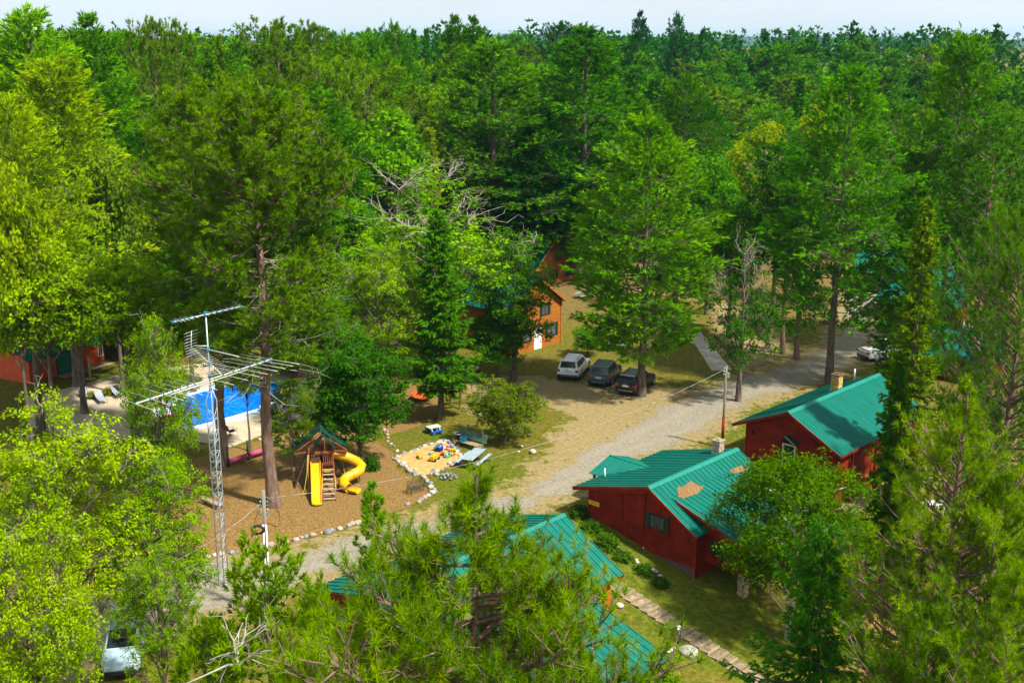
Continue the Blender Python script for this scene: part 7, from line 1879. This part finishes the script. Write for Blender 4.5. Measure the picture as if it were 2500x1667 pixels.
# ------------------------------------------------ garden steps
def garden_steps():
    o = uw(-4.75, 5.2); e = empty("garden_steps", (o[0], o[1], float(tz(*o))), -ANG, "timber-edged gravel steps running down between the cabins", "steps"); n = 19; d = .60
    for i in range(n):
        p = uw(-4.75, 5.2 + i*d + d/2); z = float(tz(*p)) - e.location[2]; x0 = i*d
        tr = MB().box(x0 + .05, x0 + d - .02, -.52, .52, z - .25, z + .045).build("tread", M_STEP, e)
        for (a0, a1, c0, c1) in ((x0 + d - .018, x0 + d + .06, -.58, .58), (x0 + .04, x0 + d - .02, -.585, -.522), (x0 + .04, x0 + d - .02, .522, .585)): MB().box(a0, a1, c0, c1, z - .28, z + .07).build("timber_edge", M_TIMBER, tr)
M_STEP = mat("gravelly_earth", (.24, .18, .11), .95, var=.35, scale=4, bump=.6, bscale=16)
garden_steps()
def well():
    p = gs(1680, 1592); e = empty("well_cap", tuple(p), 0, "round concrete well cap on the grass beside the steps", "well cap"); MB().lathe([(.52, -.2), (.52, .16), (.49, .2), (.01, .21)], 24).build("slab", M_STONES[0], e); MB().lathe([(.07, .205), (.07, .26), (.01, .27)], 10).build("bolt", M_STEEL, e)
    p = gs(1655, 1570); e = empty("yard_hydrant", tuple(p), .4, "green yard hydrant with a white head beside the well cap", "hydrant"); MB().tube([(0, 0, -.1), (0, 0, .85)], .04, 8).build("pipe", M_GREENPOST, e); MB().box(-.1, .1, -.06, .06, .85, 1.08).build("head", M_WHITE, e, bevel=.02); MB().tube([(.1, 0, .95), (.22, 0, .86)], .03, 7).build("spout", M_STEEL, e); MB().box(.16, .22, -.03, .03, -.1, .75).build("stake", M_GREYGREEN, e); MB().lathe([(.03, 1.081), (.035, 1.11), (.01, 1.13)], 8).build("knob", M_REDP, e)
    p = gs(1637, 1594); e = empty("white_pipe", (p[0], p[1], p[2] + .1), .5, "short white plastic pipe lying by the porch roof corner", "pipe"); MB().tube([(-.25, 0, 0), (.2, 0, .12)], .075, 10).build("tube", M_WHITE, e); MB().tube([(.2, 0, .12), (.28, 0, .14)], .1, 10).build("collar", M_WHITE, e)
well()
def court():
    pts = [gs(*p) for p in ((1673, 805), (1702, 803), (1787, 903), (1738, 906))]; b = MB(); P = [np.array([p[0], p[1], .09]) for p in pts]; b.prism(P, (0, 0, -.3)); o = tag(b.build("concrete_path", M_CONC), "long concrete strip leading towards the gravel drive", kind="structure")
    for i in range(1, 8):
        f = i/8; a = P[0]*(1-f) + P[3]*f; c = P[1]*(1-f) + P[2]*f; MB().bar(a + [0, 0, .002], c + [0, 0, .002], .025, .004).build("joint", M_TRIM, o)
    a, c = gs(1745, 822), gs(1806, 888); o = MB().bar((0, 0, .1), c - a + [0, 0, .1], .25, .22).build("timber_kerb", M_DKWOOD, None, tuple(a)); tag(o, "dark timber edging beside the concrete strip", "kerb")
court()
def patio_set():
    p = gs(2278, 1250); e = empty("patio_table", tuple(p), .3, "white garden table seen through the right-hand pines", "table"); MB().box(-.8, .8, -.45, .45, .68, .73).build("table_top", M_WHITE, e, bevel=.03)
    for x in (-.65, .65):
        for y in (-.33, .33): MB().box(x - .03, x + .03, y - .03, y + .03, 0, .68).build("leg", M_WHITE, e)
    p = gs(2310, 1262); e = empty("garden_chair", tuple(p), 1.2, "white garden chair beside the white table", "chair"); MB().box(-.25, .25, -.25, .25, .38, .42).build("seat", M_WHITE, e, bevel=.02); MB().box(-.25, .25, .22, .27, .43, .95).build("backrest", M_WHITE, e, bevel=.02)
    for x in (-.22, .22):
        for y in (-.22, .22): MB().box(x - .025, x + .025, y - .025, y + .025, 0, .38).build("leg", M_WHITE, e)
    p = gs(2225, 1165); e = empty("canvas_chair", tuple(p), .5, "orange-red canvas chair on the leaf litter by the second cabin", "chair"); MB().box(-.28, .28, -.28, .28, .36, .40).build("seat", M_ORANGE, e); MB().hexa([(-.28, .26, .4), (.28, .26, .4), (.28, .45, 1.0), (-.28, .45, 1.0), (-.28, .29, .4), (.28, .29, .4), (.28, .48, 1.0), (-.28, .48, 1.0)]).build("backrest", M_ORANGE, e)
    for x in (-.26, .26): MB().bar((x, -.28, 0), (x, .3, .4), .03).build("leg", M_BLACK, e); MB().bar((x, .3, 0), (x, -.28, .4), .03).build("leg", M_BLACK, e)
patio_set()

# ------------------------------------------------ shrubs and weeds
def gen_bush(seed, R=.6, H=.8, n=90):
    rng = np.random.default_rng(seed); F = TreeMesh(); W = TreeMesh(); d = rnd_unit(rng, n); d[:, 2] = np.abs(d[:, 2]); C = d*np.array([R, R, H])*rng.uniform(.5, 1, (n, 1)); F.leaves(C, .14, 12, .2, rng, .6, d); W.sticks(np.zeros((n, 3)), C, .012, .004, 3)
    return dict(H=H, R=R, trunk=W.done("stems", M_TWIG), crown=F.done("shrub_leaves", M_LEAF), dead=None)
BUSH = [gen_bush(91), gen_bush(92), gen_bush(93)]
def bush(px, py, R, H, c, label, cat="shrub", name="shrub", group=None):
    p = gs(px, py); e = plant(BUSH[random.randrange(3)], p[0], p[1], H, R, c, label, name, cat, group)
    
for a in [(1415, 1258, .9, .8, (.05, .11, .006), "leafy weeds at the left corner of the red cabin"), (1440, 1295, .8, .7, (.045, .11, .006), "low green plants under the yellow sign"), (1478, 1330, .9, .75, (.05, .12, .006), "green plants before the lattice of the red cabin"), (1520, 1362, .7, .55, (.05, .12, .006), "plants beside the drain hose of the red cabin"),
          (1570, 1395, .7, .55, (.04, .10, .006), "plants among the stones under the cabin window"), (1610, 1425, .6, .5, (.05, .11, .006), "plants at the end of the cabin stones"), (905, 1145, .75, 1.1, (.035, .10, .008), "bushy shrub at the foot of the dark maple"), (670, 1050, .6, .8, (.14, .17, .006), "yellow-green shrub at the pool terrace edge behind the rollers"),
          (715, 1040, .6, .7, (.14, .18, .006), "yellow-green shrub left of the playset canopy"), (772, 1022, .5, .6, (.14, .17, .006), "yellow-green shrub behind the playset canopy"), (222, 975, .5, .8, (.16, .18, .01), "potted shrub between the first two loungers"), (262, 966, .6, .8, (.16, .18, .01), "potted shrub between the second and third lounger"), (1600, 1655, 1.2, 1.0, (.15, .22, .006), "bright green bush at the bottom edge by the steps"), (1530, 1660, 1.4, 1.5, (.15, .22, .006), "bright green bush under the porch roof corner")]:
    bush(*a)
